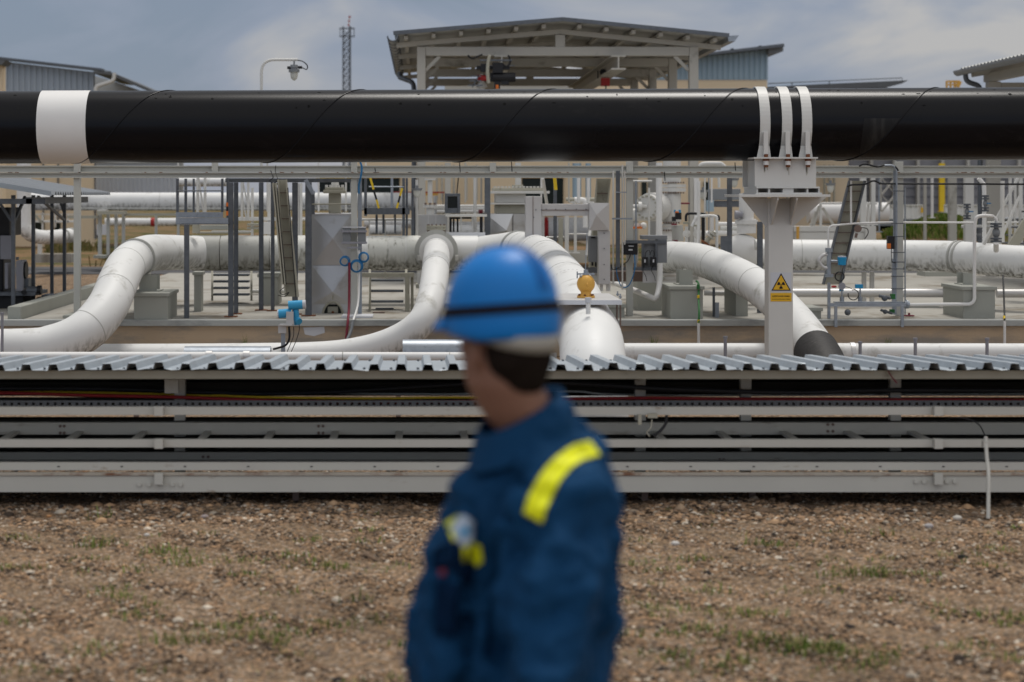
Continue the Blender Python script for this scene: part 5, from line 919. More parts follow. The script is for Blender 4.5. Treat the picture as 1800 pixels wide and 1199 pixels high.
upright('white steel column, leftmost of the pair behind the tilted tray top', 1513, 1523, 313, 395, 36, 'white_paint'); upright('white steel column, rightmost of the pair behind the tilted tray top', 1532, 1539, 313, 395, 36, 'white_paint')
# pump skid and lean-to canopy at left
lc = thing('lean_to_canopy', 'small grey lean-to canopy with ribbed sheet roof on dark posts at left', 'canopy', tuple(P(70, 540, 27.5)))
xr = P(90,0,26).x; x0 = xr-5.5; sl2 = lambda x: 1.985+(xr-x)*.165
mb = MB(); ys_ = [26+.045*i for i in range(105)]; vs = [(x_, y, sl2(x_)+(.045 if (i//2) % 2 else 0)-s_*.004) for s_ in (0, 1) for i, y in enumerate(ys_) for x_ in (x0, xr+.04)]
fs = [(2*i, 2*i+1, 2*i+3, 2*i+2) for i in range(104)]+[(210+2*i, 210+2*i+2, 210+2*i+3, 210+2*i+1) for i in range(104)]+[(2*i+1, 210+2*i+1, 210+2*i+3, 2*i+3) for i in range(104)]
build('roof_sheet', mb.add(vs, fs), 'lean_roof', lc)
build('fascia', MB().prism([(xr, 25.98, sl2(xr)-.02), (x0, 25.98, sl2(x0)-.02), (x0, 25.98, sl2(x0)+.07), (xr, 25.98, sl2(xr)+.045)], .015), 'grey_cladding', lc)
build('rafter', MB().box(x0, 26.1, 1.86, xr-.1, 26.16, 1.93), 'steel_dark', lc)
build('purlin', MB().box(xr-.35, 26.1, 1.86, xr-.27, 30.5, 1.95), 'steel_dark', lc)
for a, b, Y in ((19.5, 26, 26.5), (55, 61, 27.6), (88, 93.5, 29.6), (110, 115.5, 29.9)):
    build('post', MB().pb(a, 343, b, 340+1.56*F/Y, Y, .05), 'steel_dark', lc); build('base_plate', MB().box(P(a-5,0,Y).x, Y-.06, SL-.004, P(b+5,0,Y).x, Y+.1, SL+.03), 'steel_dark', lc)
for p_ in (((44,346,27),(24,392,26.6)), ((67,346,27.7),(112,386,29.8)), ((-5,350,26.6),(20,388,26.6)), ((104,350,29.9),(112,372,29.9))): build('brace', MB().bar(P(*p_[0]), P(*p_[1]), .035), 'steel_dark', lc)
pk = thing('pump_skid', 'dark machine on a skid with pale panels and blue grey motor under the lean-to canopy', 'pump', tuple(P(25, 545, 27)))
Y = 27.2; build('dark_body', MB().pb(-60, 365, 17, 415, Y, .8).pb(-60, 415, 6, 535, Y+.1, .7), 'black_plastic', pk, .02); build('pale_panel', MB().pb(0, 414, 20, 456, Y-.1, .2).pb(28, 458, 40, 512, Y-.15, .3).pb(8, 462, 14, 508, Y-.12, .2), 'vent_plastic', pk, .01)
build('flywheel', MB().cyl(P(40,475,Y), P(47,475,Y), .12, 24), 'black_plastic', pk); build('motor', MB().cyl(P(48,511,Y-.1), P(70,511,Y-.1), .06, 20), 'steel_dark', pk); build('motor_end', MB().cyl(P(66,510,Y-.1), P(73,510,Y-.1), .065, 20), 'black_plastic', pk)
build('base_frame', MB().pb(-60, 514, 62, 520, Y-.2, .9), 'steel_dark', pk); build('coupling', MB().pb(38, 490, 50, 506, Y-.05, .2).pb(28, 452, 31, 457, Y, .1), 'steel_dark', pk); build('lower_block', MB().pb(-60, 521, 40, 543, Y-.1, .7), 'black_plastic', pk); build('dials', MB().cyl(P(42,514,Y-.25), P(42,514,Y-.2), .035, 16), 'black_plastic', pk)
gen('low dark metal sump box on the pad right of the pump skid', 'sump_box', 'box', [('case', MB().pb(64, 523, 101, 540, 27.3, .5), 'black_plastic', .01), ('lid', MB().pb(73, 518.5, 92, 522.8, 27.35, .4), 'steel_dark')], tuple(P(82, 540, 27.3)))
gen('concrete trough under the elbow of the far left pipe', 'trough', 'trough', [('wall', MB().pb(62, 447, 125, 462, 39.5, .8), 'concrete'), ('foot', MB().pb(66, 418, 71, 450, 39.6, .2), 'white_paint')], tuple(P(95, 462, 39.5)))
gen('white walkway bench with thin legs far behind the left canopy', 'walkway', 'walkway', [('deck', MB().pb(60, 388, 130, 391, 48, .5), 'white_paint'), ('post', MB().pb(73, 374, 76, 409, 48, .06).pb(96, 376, 98, 400, 48, .06).pb(118, 378, 120, 392, 48, .06), 'white_paint'), ('rail', MB().pb(60, 376, 130, 377.5, 48, .04), 'white_paint'), ('brace', MB().bar(P(62,378,48), P(74,392,48), .05), 'tray_tan')], tuple(P(96, 409, 48)))
one('mesh_cover', 'white flat cover panel lying far behind the left frame post', 'cover', MB().pb(170, 395, 186, 413, 45, .3), 'sign_white')
# rusty scraps of fine plumbing between the frame channels and the rear (small risers crossing the top of the view)
for i, (a, m_, lab) in enumerate(((313, 'white_paint', 'white riser tube above the small galvanised platform'), (470, 'white_paint', 'white riser tube left of the leaning cable tray top'), (560, 'pipe_clean', 'white riser tube behind the portal beam'), (608, 'white_paint', 'white riser tube directly left of the centre left frame post'), (643, 'pipe_clean', 'white riser tube directly right of the centre left frame post'), (818, 'canopy_concrete', 'grey riser tube behind the screen box'), (1000, 'canopy_concrete', 'grey riser tube left of the pale blue cylinders'), (1251, 'pipe_clean', 'white riser tube left of the saddle box'))):
    upright(lab, a-1.6, a+1.6, 286, 372 if a < 700 else 356, 30+i*.3, m_, True, False)
# ---------------------------------------------------------------- finer plant details behind the frame
def line(lab, pts, r, m_='white_paint', nm='service_pipe', cat='pipe', fr=.12, grp=None):
    q_ = px(pts); t = thing(nm, lab, cat, tuple(q_[0]), grp); build('pipe', MB().tube(fillet(q_, fr), r, 12), m_, t); return t
line('white service pipe running level under the screen box towards the dark double post', [(768,362,34),(852,362,34)], .022)
line('second white service pipe just under the one behind the screen box', [(760,366,36),(862,366,36)], .03, 'pipe_clean')
line('white elbow pipe rising beside the pale blue cylinders', [(1010,352,32),(1028,352,32),(1030,366,32),(1030,400,32)], .05, 'pipe_clean')
line('cream pipe level behind the pale blue cylinders', [(995,350.5,33),(1050,350.5,33)], .03, 'tray_tan')
line('white slanting stay running from the grey frame to the valve top', [(954,313,26.5),(961,357,27.5)], .022)
line('second white slanting stay left of the cream tray', [(1044,357,27),(1031,450,26.5)], .02)
line('thin white level pipe just below the frame right of its third post', [(1113,318.5,26.5),(1146,318.5,26.5)], .014)
line('white bent vent pipe showing above the grey frame left of the saddle box', [(1228,300,28),(1232,289,28),(1240,287.5,28),(1268,287.5,28),(1274,294,28)], .03)
line('white thin level pipe behind the ball valve, upper', [(1262,394,31),(1306,394,31)], .032, 'pipe_clean')
line('white thin level pipe behind the ball valve, lower', [(1216,410,31),(1310,410,31)], .04, 'pipe_clean')
line('tan grey mouldy pipe between the two white level pipes left of the ball valve', [(1266,402,32),(1306,402,32)], .065, 'cladding_mouldy')
line('dark red thin pipe right of the big white flanged valve', [(1197,357.5,31),(1213,357.5,31)], .014, 'maroon')
line('cream standpipe in front of the white column pair', [(1228,430,26.9),(1228,318,26.9)], .024, 'pipe_clean')
line('black upright hose between the white speckled loop and the globe valves', [(1236,430,27),(1236,382,27)], .024, 'black_plastic', 'bent_hose', 'hose')
line('cream upright tube right of the black upright hose', [(1251.5,408,27.2),(1251.5,380,27.2)], .026, 'pipe_clean')
line('white pipe visible low between the steps and the portal posts', [(440,512,29),(512,512,29)], .03)
line('white low pipe emerging right of the green hose', [(1238,515,26.4),(1292,516,26.4)], .035, 'pipe_clean')
line('white thin level tube above the steps behind the portal', [(345,409,29),(440,409,29)], .016, 'tray_tan')
line('pale conduit beside the right frame post lower half', [(1591,553,25.6),(1591,330,25.6)], .010, 'galvanised')
line('white riser with elbow left of the saddle box', [(1264,330,29),(1264,313,29),(1256,300,29)], .02)
line('grey thin riser left of the big flanged valve actuator', [(1118,470,26.2),(1118,318,26.2)], .012, 'galvanised')
line('white tube riser right of the third frame post', [(1141,415,27),(1141,330,27)], .014)
line('white tube riser in front of the tan wall, left of the dark double post', [(846,357,40),(846,313,40)], .018, 'canopy_concrete')
line('grey tube behind the yellow black struts', [(689,365,30),(689,313,30)], .02, 'galvanised')
line('thick white pipe end under the hanging platform', [(650,404,40),(706,404,40)], .10, 'pipe_white')
line('white pipe behind the open dark frame', [(792,404,38),(850,404,38)], .10, 'pipe_white')
line('white small vertical pipe at the tee of the thin far pipe', [(765,390,42),(765,345,42)], .04)
line('long white level pipe behind the stairs at far right', [(1690,398,36),(1850,398,36)], .03)
line('thin white level rail pipe crossing the far right stairs', [(1735,391,30),(1850,391,30)], .013)
line('white upright pipe behind the biggest dark valve', [(1762,426,27),(1762,318,27)], .03)
line('white angled brace pipe left of the biggest dark valve', [(1729,430,26),(1747,396,26)], .022)
gen('tall concrete column carrying the canopy, seen below the frame left of the screen box', 'concrete_column', 'column', [('shaft', MB().pb(736, 286, 748, 418, 35.5, .3), 'canopy_concrete', .01)], tuple(P(742, 418, 35.5)))
gen('concrete column just left of the screen box', 'concrete_column', 'column', [('shaft', MB().pb(782, 286, 792.5, 418, 35.5, .3), 'canopy_concrete', .01)], tuple(P(787, 418, 35.5)))
gen('orange hand valve at the foot of the big flanged valve', 'small_hand_valve', 'valve', [('wheel', MB().cyl(P(1119,402,28.5), P(1119,398.5,28.5), .085, 18), 'orange'), ('body', MB().cyl(P(1119,398,28.5), P(1121,392,28.5), .04, 12).ball(P(1131,397,28.5), .05, 12, 8), 'white_paint')], tuple(P(1119, 402, 28.5)))
gen('cream pipe saddle block row behind the small galvanised platform', 'support_block', 'block', [('post_box', MB().pb(338, 393, 349, 410, 27.5, .2), 'tray_tan', .004), ('girder', MB().pb(350, 396, 400, 404, 28, .3), 'concrete_block'), ('rail', MB().pb(372, 405.5, 440, 408, 27.6, .1), 'white_paint'), ('bracket', MB().pb(434, 393, 458, 397, 28, .3).pb(434, 399, 458, 403, 28, .3), 'tray_tan')], tuple(P(385, 411, 27.5)))
gen('cream girder frame behind the dark portal posts', 'support_girders', 'girders', [('beam', MB().pb(418, 382, 536, 388, 31, .3), 'white_paint'), ('post', MB().pb(470, 322, 475, 416, 31.1, .1).pb(441, 330, 445, 416, 31.1, .1), 'white_paint'), ('white_block', MB().pb(462, 390, 480, 412, 30.8, .3), 'pipe_clean')], tuple(P(470, 416, 31)))
gen('grey blue dark tree line window reflections frame left of the platform struts', 'window_louvre', 'louvre', [('frame', MB().pb(556, 311, 620, 313.4, 50, .1), 'yellow_paint'), ('pane', MB().pb(560, 313.6, 616, 338, 50.1, .05), 'glass_dark')], tuple(P(588, 338, 50)))
gen('pale thin conduit bundle on the cream tray side', 'conduit_bundle', 'conduit', [('conduit', MB().cyl(P(506,330,24.9), P(520,522,24.85), .006).cyl(P(487,330,24.9), P(503,500,24.85), .006), 'black_plastic'), ('loose_wire', MB().tube(spline(px([(500,505,24.8),(492,512,24.8),(497,518,24.8),(508,514,24.8),(500,521,24.8),(489,519,24.8)]), 6), .005, 6), 'black_plastic')], tuple(P(503, 520, 24.9)))
gen('black wire tangle at the top of the leaning cream tray', 'cable', 'cable', [('wire', MB().tube(spline(px([(476,300,25.2),(480,312,25.1),(474,318,25.1),(482,322,25.1),(490,316,25.1),(486,326,25.1)]), 6), .007, 6), 'black_plastic'), ('second_wire', MB().tube(spline(px([(485,291,25.2),(484,300,25.2),(488,314,25.1)]), 6), .005, 6), 'black_plastic')], tuple(P(482, 326, 25.1)))
for i, (a, b, c_, lab) in enumerate(((659, 299, 302, 'above the platform struts'), (808, 290, 303, 'above the screen box'), (899, 286, 302, 'above the large cream valve'), (1168, 306, 318, 'above the big flanged valve'), (1292, 290, 300, 'just left of the saddle box'), (1422, 287, 292, 'at the right of the saddle plate'))):
    line('short black wire hanging on the grey frame '+lab, [(a,b-4,25.3),(a+1,c_,25.3)], .006, 'black_plastic', 'cable', 'cable')
# bits lying on the platform
for i, (a0_, a1_, b_, Y_, m_, lab) in enumerate(((655, 676, 551, 25.9, 'brown_steel', 'dark flat steel strip lying on the platform below the steps'), (660, 692, 545, 26.8, 'steel_dark', 'second flat bar lying on the platform farther back below the steps'), (1580, 1650, 541, 27.2, 'concrete_block', 'low flat concrete strip on the platform behind the right frame post'))):
    one('steel_strip', lab, 'strip', MB().box(P(a0_,0,Y_).x, Y_, SL, P(a1_,0,Y_).x, Y_+.12, SL+.015), m_)
for a, lab in ((160, 'beside the left corner kerb'), (430, 'in front of the dark portal'), (830, 'behind the worker helmet'), (1150, 'left of the green hose'), (1560, 'under the instrument rack')):
    y_ = 24.42; mb = MB()
    for i in range(14): t = random.random()*6.28; b0 = P(a+random.uniform(-5,5), 604, y_); hh = random.uniform(.03,.13); mb.add([b0, b0+Vector((.006,0,0)), b0+Vector((.04*math.cos(t), -.04*abs(math.sin(t)), hh))], [(0,1,2)])
    o = one('dry_weed', 'small dry weed at the wall foot '+lab, 'plant', mb, 'weed_leaves')
# ---------------------------------------------------------------- far buildings, canopies, mast, lamp
def corr(x0, x1, zb, ztf, Y, pit=.3, d=.06):        # corrugated wall in the XZ plane with sloping top
    mb = MB(); xs_ = []; n = max(1, int((x1-x0)/pit)); p = (x1-x0)/n
    for i in range(n): xs_ += [(x0+i*p, 0), (x0+i*p+.45*p, 0), (x0+i*p+.55*p, -d), (x0+i*p+.9*p, -d)]
    xs_.append((x1, 0)); vs = [(x, Y+o, zb) for x, o in xs_]+[(x, Y+o, ztf(x)) for x, o in xs_]; K = len(xs_)
    mb.add(vs, [(i, i+1, K+i+1, K+i) for i in range(K-1)])
    vs2 = [(x0, Y+.1, zb), (x1, Y+.1, zb), (x1, Y+.1, ztf(x1)), (x0, Y+.1, ztf(x0))]; mb.add(vs2, [(3, 2, 1, 0)]); return mb
def lin(x0, z0, x1, z1): return lambda x: z0+(z1-z0)*(x-x0)/(x1-x0)
def q(pxx, pyy, Y): return P(pxx, pyy, Y)
# left hall
Y = 60.0
hl = thing('industrial_hall', 'grey corrugated hall with sloping roof and tan panels behind the left end of the pipeline', 'building', tuple(P(60, 420, Y)))
xa, xb = P(-260, 0, Y).x, P(166, 0, Y).x; zt_ = lin(P(5,0,Y).x, P(5,108,Y).z, xb, P(166,127,Y).z)
build('upper_cladding', corr(xa, xb, P(0,285,Y).z, zt_, Y, .17, .05), 'grey_cladding', hl)
build('roof_edge', MB().bar((xa, Y-.2, zt_(xa)+.05), (xb+.3, Y-.2, zt_(xb)+.05), .6, .07), 'steel_dark', hl)
build('lower_wall', MB().box(xa, Y-.05, .2, xb, Y+.3, P(0,286,Y).z), 'tan_wall', hl)
for a in (76, 102, 167): build('panel_joint', MB().pb(a-1.2, 285, a+1.2, 420, Y-.09, .03), 'steel_dark', hl)
build('doorway', MB().pb(60, 388, 78, 405, Y-.1, .04).pb(96, 392, 106, 405, Y-.1, .04), 'glass_dark', hl)
Y2 = 63.0
build('side_wall', MB().prism([P(166,133,Y2), P(200,143,Y2), P(320,185,Y2), P(320,345,Y2), P(166,345,Y2)], .4), 'canopy_sheet', hl)
build('side_cladding', corr(P(167,0,Y2).x, P(316,0,Y2).x, P(0,350,Y2-.2).z, lambda x: P(0,290,Y2-.2).z, Y2-.2, .13, .03), 'light_cladding', hl)
build('dark_base', MB().pb(128, 340, 168, 420, 62, .3), 'tan_wall', hl)
build('dark_base', MB().pb(140, 404, 170, 420, 61.5, .3), 'roof_dark', hl)
build('roof', MB().prism([P(164,124.5,Y-1), P(196,127,Y-1), P(272,160,Y-1), P(340,190,Y-1), P(340,194,Y-1), P(270,165,Y-1), P(194,131.5,Y-1), P(164,129,Y-1)], 6), 'roof_dark', hl)
build('gutter', MB().tube(fillet(px([(201,128,59),(200,142,59),(168,152,59),(168,165,59)]), .2), .06, 8), 'white_paint', hl)
build('ridge_rail', MB().tube(px([(5,104,60),(60,111,60),(125,118,60),(195,126,60)]), .02, 5), 'steel_dark', hl)
hs = thing('shed_corner', 'tan rendered building corner with dark roof edge at the far left picture edge', 'building', tuple(P(0, 420, 55)))
build('wall', MB().pb(-200, 106, 3.5, 420, 55, .5), 'tan_wall', hs); build('roof', MB().prism([P(-200,82,54.5), P(10,106,54.5), P(3,114,54.5), P(-200,96,54.5)], .9), 'roof_dark', hs)
# mono pitch building behind the canopy
Y = 62.0
hb = thing('mono_pitch_building', 'blue grey corrugated building with single slope roof and tan base right of the central canopy', 'building', tuple(P(1270, 420, Y)))
xa, xb = P(1090,0,Y).x, P(1350,0,Y).x; zt_ = lin(P(1230,0,Y).x, P(0,97,Y).z, xb, P(0,82,Y).z)
build('cladding', corr(xa, xb, P(0,140,Y).z, zt_, Y, .16, .05), 'blue_cladding', hb)
build('wall', MB().box(xa-1, Y+.02, .2, xb-.02, Y+8, P(0,140.5,Y).z), 'tan_wall', hb)
build('roof', MB().prism([P(1170,101,Y-.7), P(1378,76.5,Y-.7), P(1379,82,Y-.7), P(1170,105,Y-.7)], 5), 'steel_dark', hb)
build('roof_edge', MB().prism([P(1351,84,Y-.4), P(1377,80,Y-.4), P(1377,90,Y-.4), P(1351,95,Y-.4)], 3), 'grey_plastic', hb)
for a in (1239, 1288, 1337): build('roof_bracket', MB().pb(a-2, 90-(a-1239)*.1, a+2, 97-(a-1239)*.1, Y-.65, .3), 'black_plastic', hb)
# long flat building to the right
Y = 66.0
hr = thing('grey_hall', 'long grey panelled building with thin dark roof standing behind the right side', 'building', tuple(P(1650, 420, Y)))
build('grey_wall', MB().pb(1492, 200, 2300, 392, Y, .6), 'grey_panel', hr); build('tan_wall', MB().pb(1351, 200, 1491.5, 420, Y-.3, .6), 'tan_wall', hr)
build('roof', MB().prism([P(1345,153,Y-3), P(1440,148,Y-3), P(1597,141,Y-3), P(1585,147,Y-3), P(1560,153.5,Y-3), P(1345,158,Y-3)], 6), 'roof_dark', hr)
build('roof_rail', MB().tube(px([(1350,147,63),(1440,143,63),(1586,137,63),(1586,141,63)]), .018, 5).tube(px([(1392,145,63),(1392,150,63)]), .018, 5).tube(px([(1458,142,63),(1458,148,63)]), .018, 5), 'steel_dark', hr)
build('top_wall', MB().pb(1372, 152, 1560, 210, Y-.2, .7), 'canopy_sheet', hr)
for i, a in enumerate((1530, 1570, 1612, 1655, 1700, 1745, 1790)): build('pilaster', MB().pb(a, 230, a+5, 392, Y-.25, .2), 'canopy_concrete', hr)
for r_ in (315, 330, 345, 360): build('panel_seam', MB().pb(1492, r_, 2300, r_+.8, Y-.04, .03), 'steel_dark', hr)
for a in (1384, 1393, 1402, 1449, 1458, 1466): build('downpipe', MB().cyl(P(a, 380, Y-.6), P(a, 290, Y-.6), .035), 'tray_tan', hr)
# tan building in the centre
Y = 54.0
hc = thing('tan_building', 'low tan rendered building with dark windows behind the centre of the plant', 'building', tuple(P(840, 420, Y)))
build('wall', MB().pb(628, 200, 1330, 420, Y, .5), 'tan_wall', hc); build('concrete_top', MB().pb(782, 149.5, 1012, 199, Y, .4), 'canopy_concrete', hc)
for a, b, c_, d_ in ((628, 313, 702, 345), (918, 313, 990, 378)):
    w_ = build('window', MB().pb(a, c_ if False else b, c_, d_, Y-.06, .05), 'glass_dark', hc); build('frame', MB().pb(a-2, b-2, c_+2, b-.2, Y-.1, .09), 'orange_yellow', w_)
for a in (1128, 1148, 1237): build('doorway', MB().pb(a, 320, a+9, 352, Y-.06, .05), 'glass_dark', hc)
for a in (768, 777, 798, 820, 838): build('downpipe', MB().cyl(P(a, 352, Y-.3), P(a, 290, Y-.3), .03), 'canopy_concrete', hc)
br = thing('barrier', 'red and yellow striped low barrier in front of the tan building', 'barrier', tuple(P(735, 350, 50)))
build('rail', MB().pb(690, 337, 783, 339.5, 50, .1), 'red_paint', br); build('rail', MB().pb(690, 339.7, 770, 343.5, 50, .1), 'orange_yellow', br)
for a in (692, 735, 778): build('post', MB().pb(a, 337, a+1.5, 390, 50.12, .1), 'steel_dark', br)
# ---- central canopy
cn = thing('canopy', 'large open concrete canopy with gabled sheet roof above the centre of the pipeline', 'canopy', tuple(P(985, 494, 36)))
Xp0, Xp1 = P(733,0,36).x, P(748,0,36).x; Xq0, Xq1 = P(1212,0,36).x, P(1228,0,36).x; XC = P(985,0,36).x
zb0, zb1 = P(0,98,36).z, P(0,82,36).z
slopeL = lin(P(693,0,36).x, P(0,66,36).z, XC, P(0,41.5,36).z); slopeR = lin(XC, P(0,41.5,36).z, P(1272,0,36).x, P(0,70,36).z)
def rzf(x): return slopeL(x) if x < XC else slopeR(x)
XE0, XE1 = P(697,0,36).x, P(1268,0,36).x
for i, Y in enumerate((36, 39.0, 42.4, 46)):
    t = .16
    build('post', MB().box(Xp0, Y, GR-.02, Xp1, Y+.2, zb1-.003), 'canopy_concrete', cn, .01); build('post', MB().box(Xq0, Y, GR-.02, Xq1, Y+.2, zb1-.003), 'canopy_concrete', cn, .01)
    build('tie_beam', MB().box(Xp1+.002, Y+.01, zb0, Xq0-.002, Y+.19, zb1), 'canopy_concrete', cn, .01)
    for a, b in ((XE0, XC), (XC, XE1)):
        build('rafter', MB().bar((a, Y+.1, rzf(a)-.14), (b, Y+.1, rzf(b)-.14), .14, .085), 'canopy_concrete', cn)
    build('king_post', MB().box(XC-.085, Y+.02, zb1, XC+.085, Y+.18, rzf(XC)-.2), 'canopy_concrete', cn)
    for s_, xx_ in ((1, Xp1), (-1, Xq0)):
        build('knee_brace', MB().bar((xx_, Y+.1, zb0-.26), (xx_+s_*.26, Y+.1, zb0-.0), .06, .06), 'canopy_concrete', cn)
for i in range(6):
    for a, b in ((XE0, XC), (XC, XE1)):
        x_ = a+(b-a)*(i+.35 if a == XE0 else i+.65)/6; build('purlin', MB().box(x_-.035, 35.6, rzf(x_)-.085, x_+.035, 46.6, rzf(x_)-.02), 'canopy_concrete', cn)
def corr_roof(x0, x1, zf, y0, y1, pit, d):
    mb = MB(); n = max(2, int((y1-y0)/pit)); vs = []
    for s_ in (0, 1):
        for i in range(n*2+1):
            y = y0+(y1-y0)*i/(n*2); o = d*(i % 2)-s_*.012
            for x_ in (x0, x1): vs.append((x_, y, zf(x_)+o+.012))
    K = n*2+1; f = []
    for i in range(K-1): f.append((2*i, 2*i+1, 2*i+3, 2*i+2)); c = 2*K; f.append((c+2*i, c+2*i+2, c+2*i+3, c+2*i+1))
    f.append((0, 2*K, 2*K+1, 1)); f.append((2*K-2, 2*K-1, 4*K-1, 4*K-2))
    for i in range(K-1): f.append((2*i, 2*i+2, 2*K+2*i+2, 2*K+2*i)); f.append((2*i+1, 2*K+2*i+1, 2*K+2*i+3, 2*i+3))
    return mb.add(vs, f)
build('roof', corr_roof(XE0-.03, XC, slopeL, 35.45, 46.8, .2, .02), 'canopy_sheet', cn); build('roof', corr_roof(XC, XE1+.05, slopeR, 35.45, 46.8, .2, .02), 'canopy_sheet', cn)
build('verge_trim', MB().bar((XE0-.05, 35.42, slopeL(XE0)+.03), (XC, 35.42, slopeL(XC)+.03), .05, .07).bar((XC, 35.42, slopeR(XC)+.03), (XE1+.05, 35.42, slopeR(XE1)+.03), .05, .07), 'steel_dark', cn)
gt = MB(); ga = Vector((XE0-.06, 35.4, slopeL(XE0)-.06)); gb = ga+Vector((0, 11.4, 0))
vs = []; 
for p_ in (ga, gb):
    for j in range(9): a = math.pi+math.pi*j/8; vs.append(p_+Vector((.09*math.cos(a), 0, .10*math.sin(a)+.05)))
    for j in range(9): a = 2*math.pi-math.pi*j/8; vs.append(p_+Vector((.082*math.cos(a), 0, .09*math.sin(a)+.05)))
gt.add(vs, [(j, (j+1) % 18, 18+(j+1) % 18, 18+j) for j in range(18)]+[tuple(range(17, -1, -1))])
g_ = build('gutter', gt, 'galvanised', cn)
mb = MB()
for j in range(14): mb.ring(ga+Vector((0, .2+j*.8, .05)), (0, 1, 0), .098, .012, 14, 6, math.pi*.5, math.pi*1.5)
build('gutter_bracket', mb, 'steel_dark', g_)
build('downpipe', MB().tube(fillet(px([(703,126,44),(702,136,44),(727,145,43.4),(728,165,43.2),(728,430,43.2)]), .3), .055, 10), 'steel_dark', cn)
gt = MB(); gx = XE1+.1; gt.prism([(gx-.08, 35.4, slopeR(XE1)+.02), (gx+.12, 35.4, slopeR(XE1)+.03), (gx+.05, 35.4, slopeR(XE1)-.08), (gx-.06, 35.4, slopeR(XE1)-.08)], 11.4); build('gutter', gt, 'galvanised', cn)
for a, c_ in ((1085, 'runway_beam'), (881, 'runway_beam')):
    xx_ = P(a,0,36).x; z1_, z0_ = P(0,98.5,36).z, P(0,124,36).z
    mb = MB().box(xx_-.13, 35.75, z0_, xx_+.13, 46.3, z0_+.03).box(xx_-.012, 35.75, z0_+.03, xx_+.012, 46.3, z1_-.03).box(xx_-.13, 35.75, z1_-.03, xx_+.13, 46.3, z1_); build('runway_beam', mb, 'canopy_concrete', cn)
# hoists hanging under it
ho = thing('electric_hoist', 'dark electric chain hoist with motor and cables hanging under the left part of the canopy', 'hoist', tuple(P(870, 156, 35.5)))
Yh = 35.45
build('trolley', MB().pb(838, 116, 896, 122, Yh, .3).pb(845, 112, 858, 126, Yh-.05, .12).pb(866, 110, 884, 128, Yh-.1, .2), 'black_plastic', ho)
build('motor', MB().cyl(P(866,136,Yh), P(903,136,Yh), .085, 18).cyl(P(903,136,Yh), P(906,136,Yh), .08, 18), 'black_plastic', ho)
build('gearbox', MB().pb(881, 140, 895, 149, Yh-.05, .18).pb(862, 128, 884, 143, Yh-.02, .16), 'black_plastic', ho)
build('hook_block', MB().pb(869, 143, 879, 156, Yh-.06, .12), 'black_plastic', ho); build('hook_mark', MB().pb(871.5, 149, 876.5, 156, Yh-.08, .018), 'orange', ho)
build('chain_bag', MB().tube(spline(px([(861,96,Yh-.2),(858,110,Yh-.2),(857,126,Yh-.2),(858,140,Yh-.2),(859,147,Yh-.2)]), 6), [.01]+[.03]*23+[.01], 10), 'tray_tan', ho)
build('bracket', MB().bar(P(830,154,Yh), P(842,132,Yh), .02).bar(P(822,150,Yh), P(848,150,Yh), .02).bar(P(825,142,Yh), P(846,142,Yh), .02).bar(P(828,134,Yh), P(846,134,Yh), .02).bar(P(843,106,Yh), P(900,106,Yh), .03).bar(P(848,116,Yh), P(905,115.5,Yh), .015), 'steel_dark', ho)
build('loop_cable', MB().tube(spline(px([(822,97,Yh),(830,103,Yh),(840,99,Yh),(848,96,Yh)]), 5), .015, 6).tube(spline(px([(893,97,Yh),(897,108,Yh),(891,117,Yh),(883,113,Yh)]), 5), .018, 6), 'black_plastic', ho)
build('red_housing', MB().cyl(P(839,137,Yh+.1), P(856,137,Yh+.1), .055, 14), 'red_paint', ho)
ln = thing('floodlight', 'white bell shaped lamp fitting on a bracket beside the dark hoist', 'lamp', tuple(P(847, 156, 37.2)))
build('shade', MB().cyl(P(847,154,37.2), P(847,141,37.2), .115, 18, .03), 'white_paint', ln); build('arm', MB().cyl(P(847,141,37.2), P(846.5,130,37.2), .028), 'white_paint', ln); build('base', MB().cyl(P(846,158,37.2), P(846,154,37.2), .07), 'white_paint', ln)
h2 = thing('chain_hoist', 'small red chain hoist hanging under the right part of the canopy', 'hoist', tuple(P(1064, 155, 38)))
build('housing', MB().pb(1057, 137, 1072, 151, 38, .16), 'red_paint', h2); build('wheel', MB().cyl(P(1060,127,38.05), P(1060,127,38.15), .065, 16), 'black_plastic', h2)
build('chain', MB().cyl(P(1051,124,38), P(1051,138,38), .012, 6).cyl(P(1065,150,38), P(1065,200,38), .012, 6).cyl(P(1055,134,38), P(1070,134,38), .02, 6), 'black_plastic', h2)
# ---- right canopy
c2 = thing('canopy', 'smaller canopy with ribbed grey roof and gutter cut by the right picture edge', 'canopy', tuple(P(1735, 478, 38)))
XE = P(1690,0,38).x; ze = P(0,125,38).z; sl_ = lambda x: ze+.17*(x-XE)      # eave runs away from the camera, roof rises to the right
build('roof', corr_roof(XE, XE+9, lambda x: sl_(x)+.02, 29, 38.1, .22, .035), 'canopy_sheet', c2)
vs = []
for y_ in (29, 38.15):
    for j in range(9): a = math.pi+math.pi*j/8; vs.append((XE-.03+.09*math.cos(a), y_, ze+.10*math.sin(a)+.01))
    for j in range(9): a = 2*math.pi-math.pi*j/8; vs.append((XE-.03+.08*math.cos(a), y_, ze+.09*math.sin(a)+.01))
build('gutter', MB().add(vs, [(j, (j+1) % 18, 18+(j+1) % 18, 18+j) for j in range(18)]+[tuple(range(17, -1, -1)), tuple(range(18, 36))]), 'galvanised', c2)
build('downpipe', MB().tube(fillet(px([(1697,126,37.8),(1698,143,37.8),(1722,151,37.8),(1723,165,37.8),(1723,470,37.8)]), .2), .05, 10), 'steel_dark', c2)
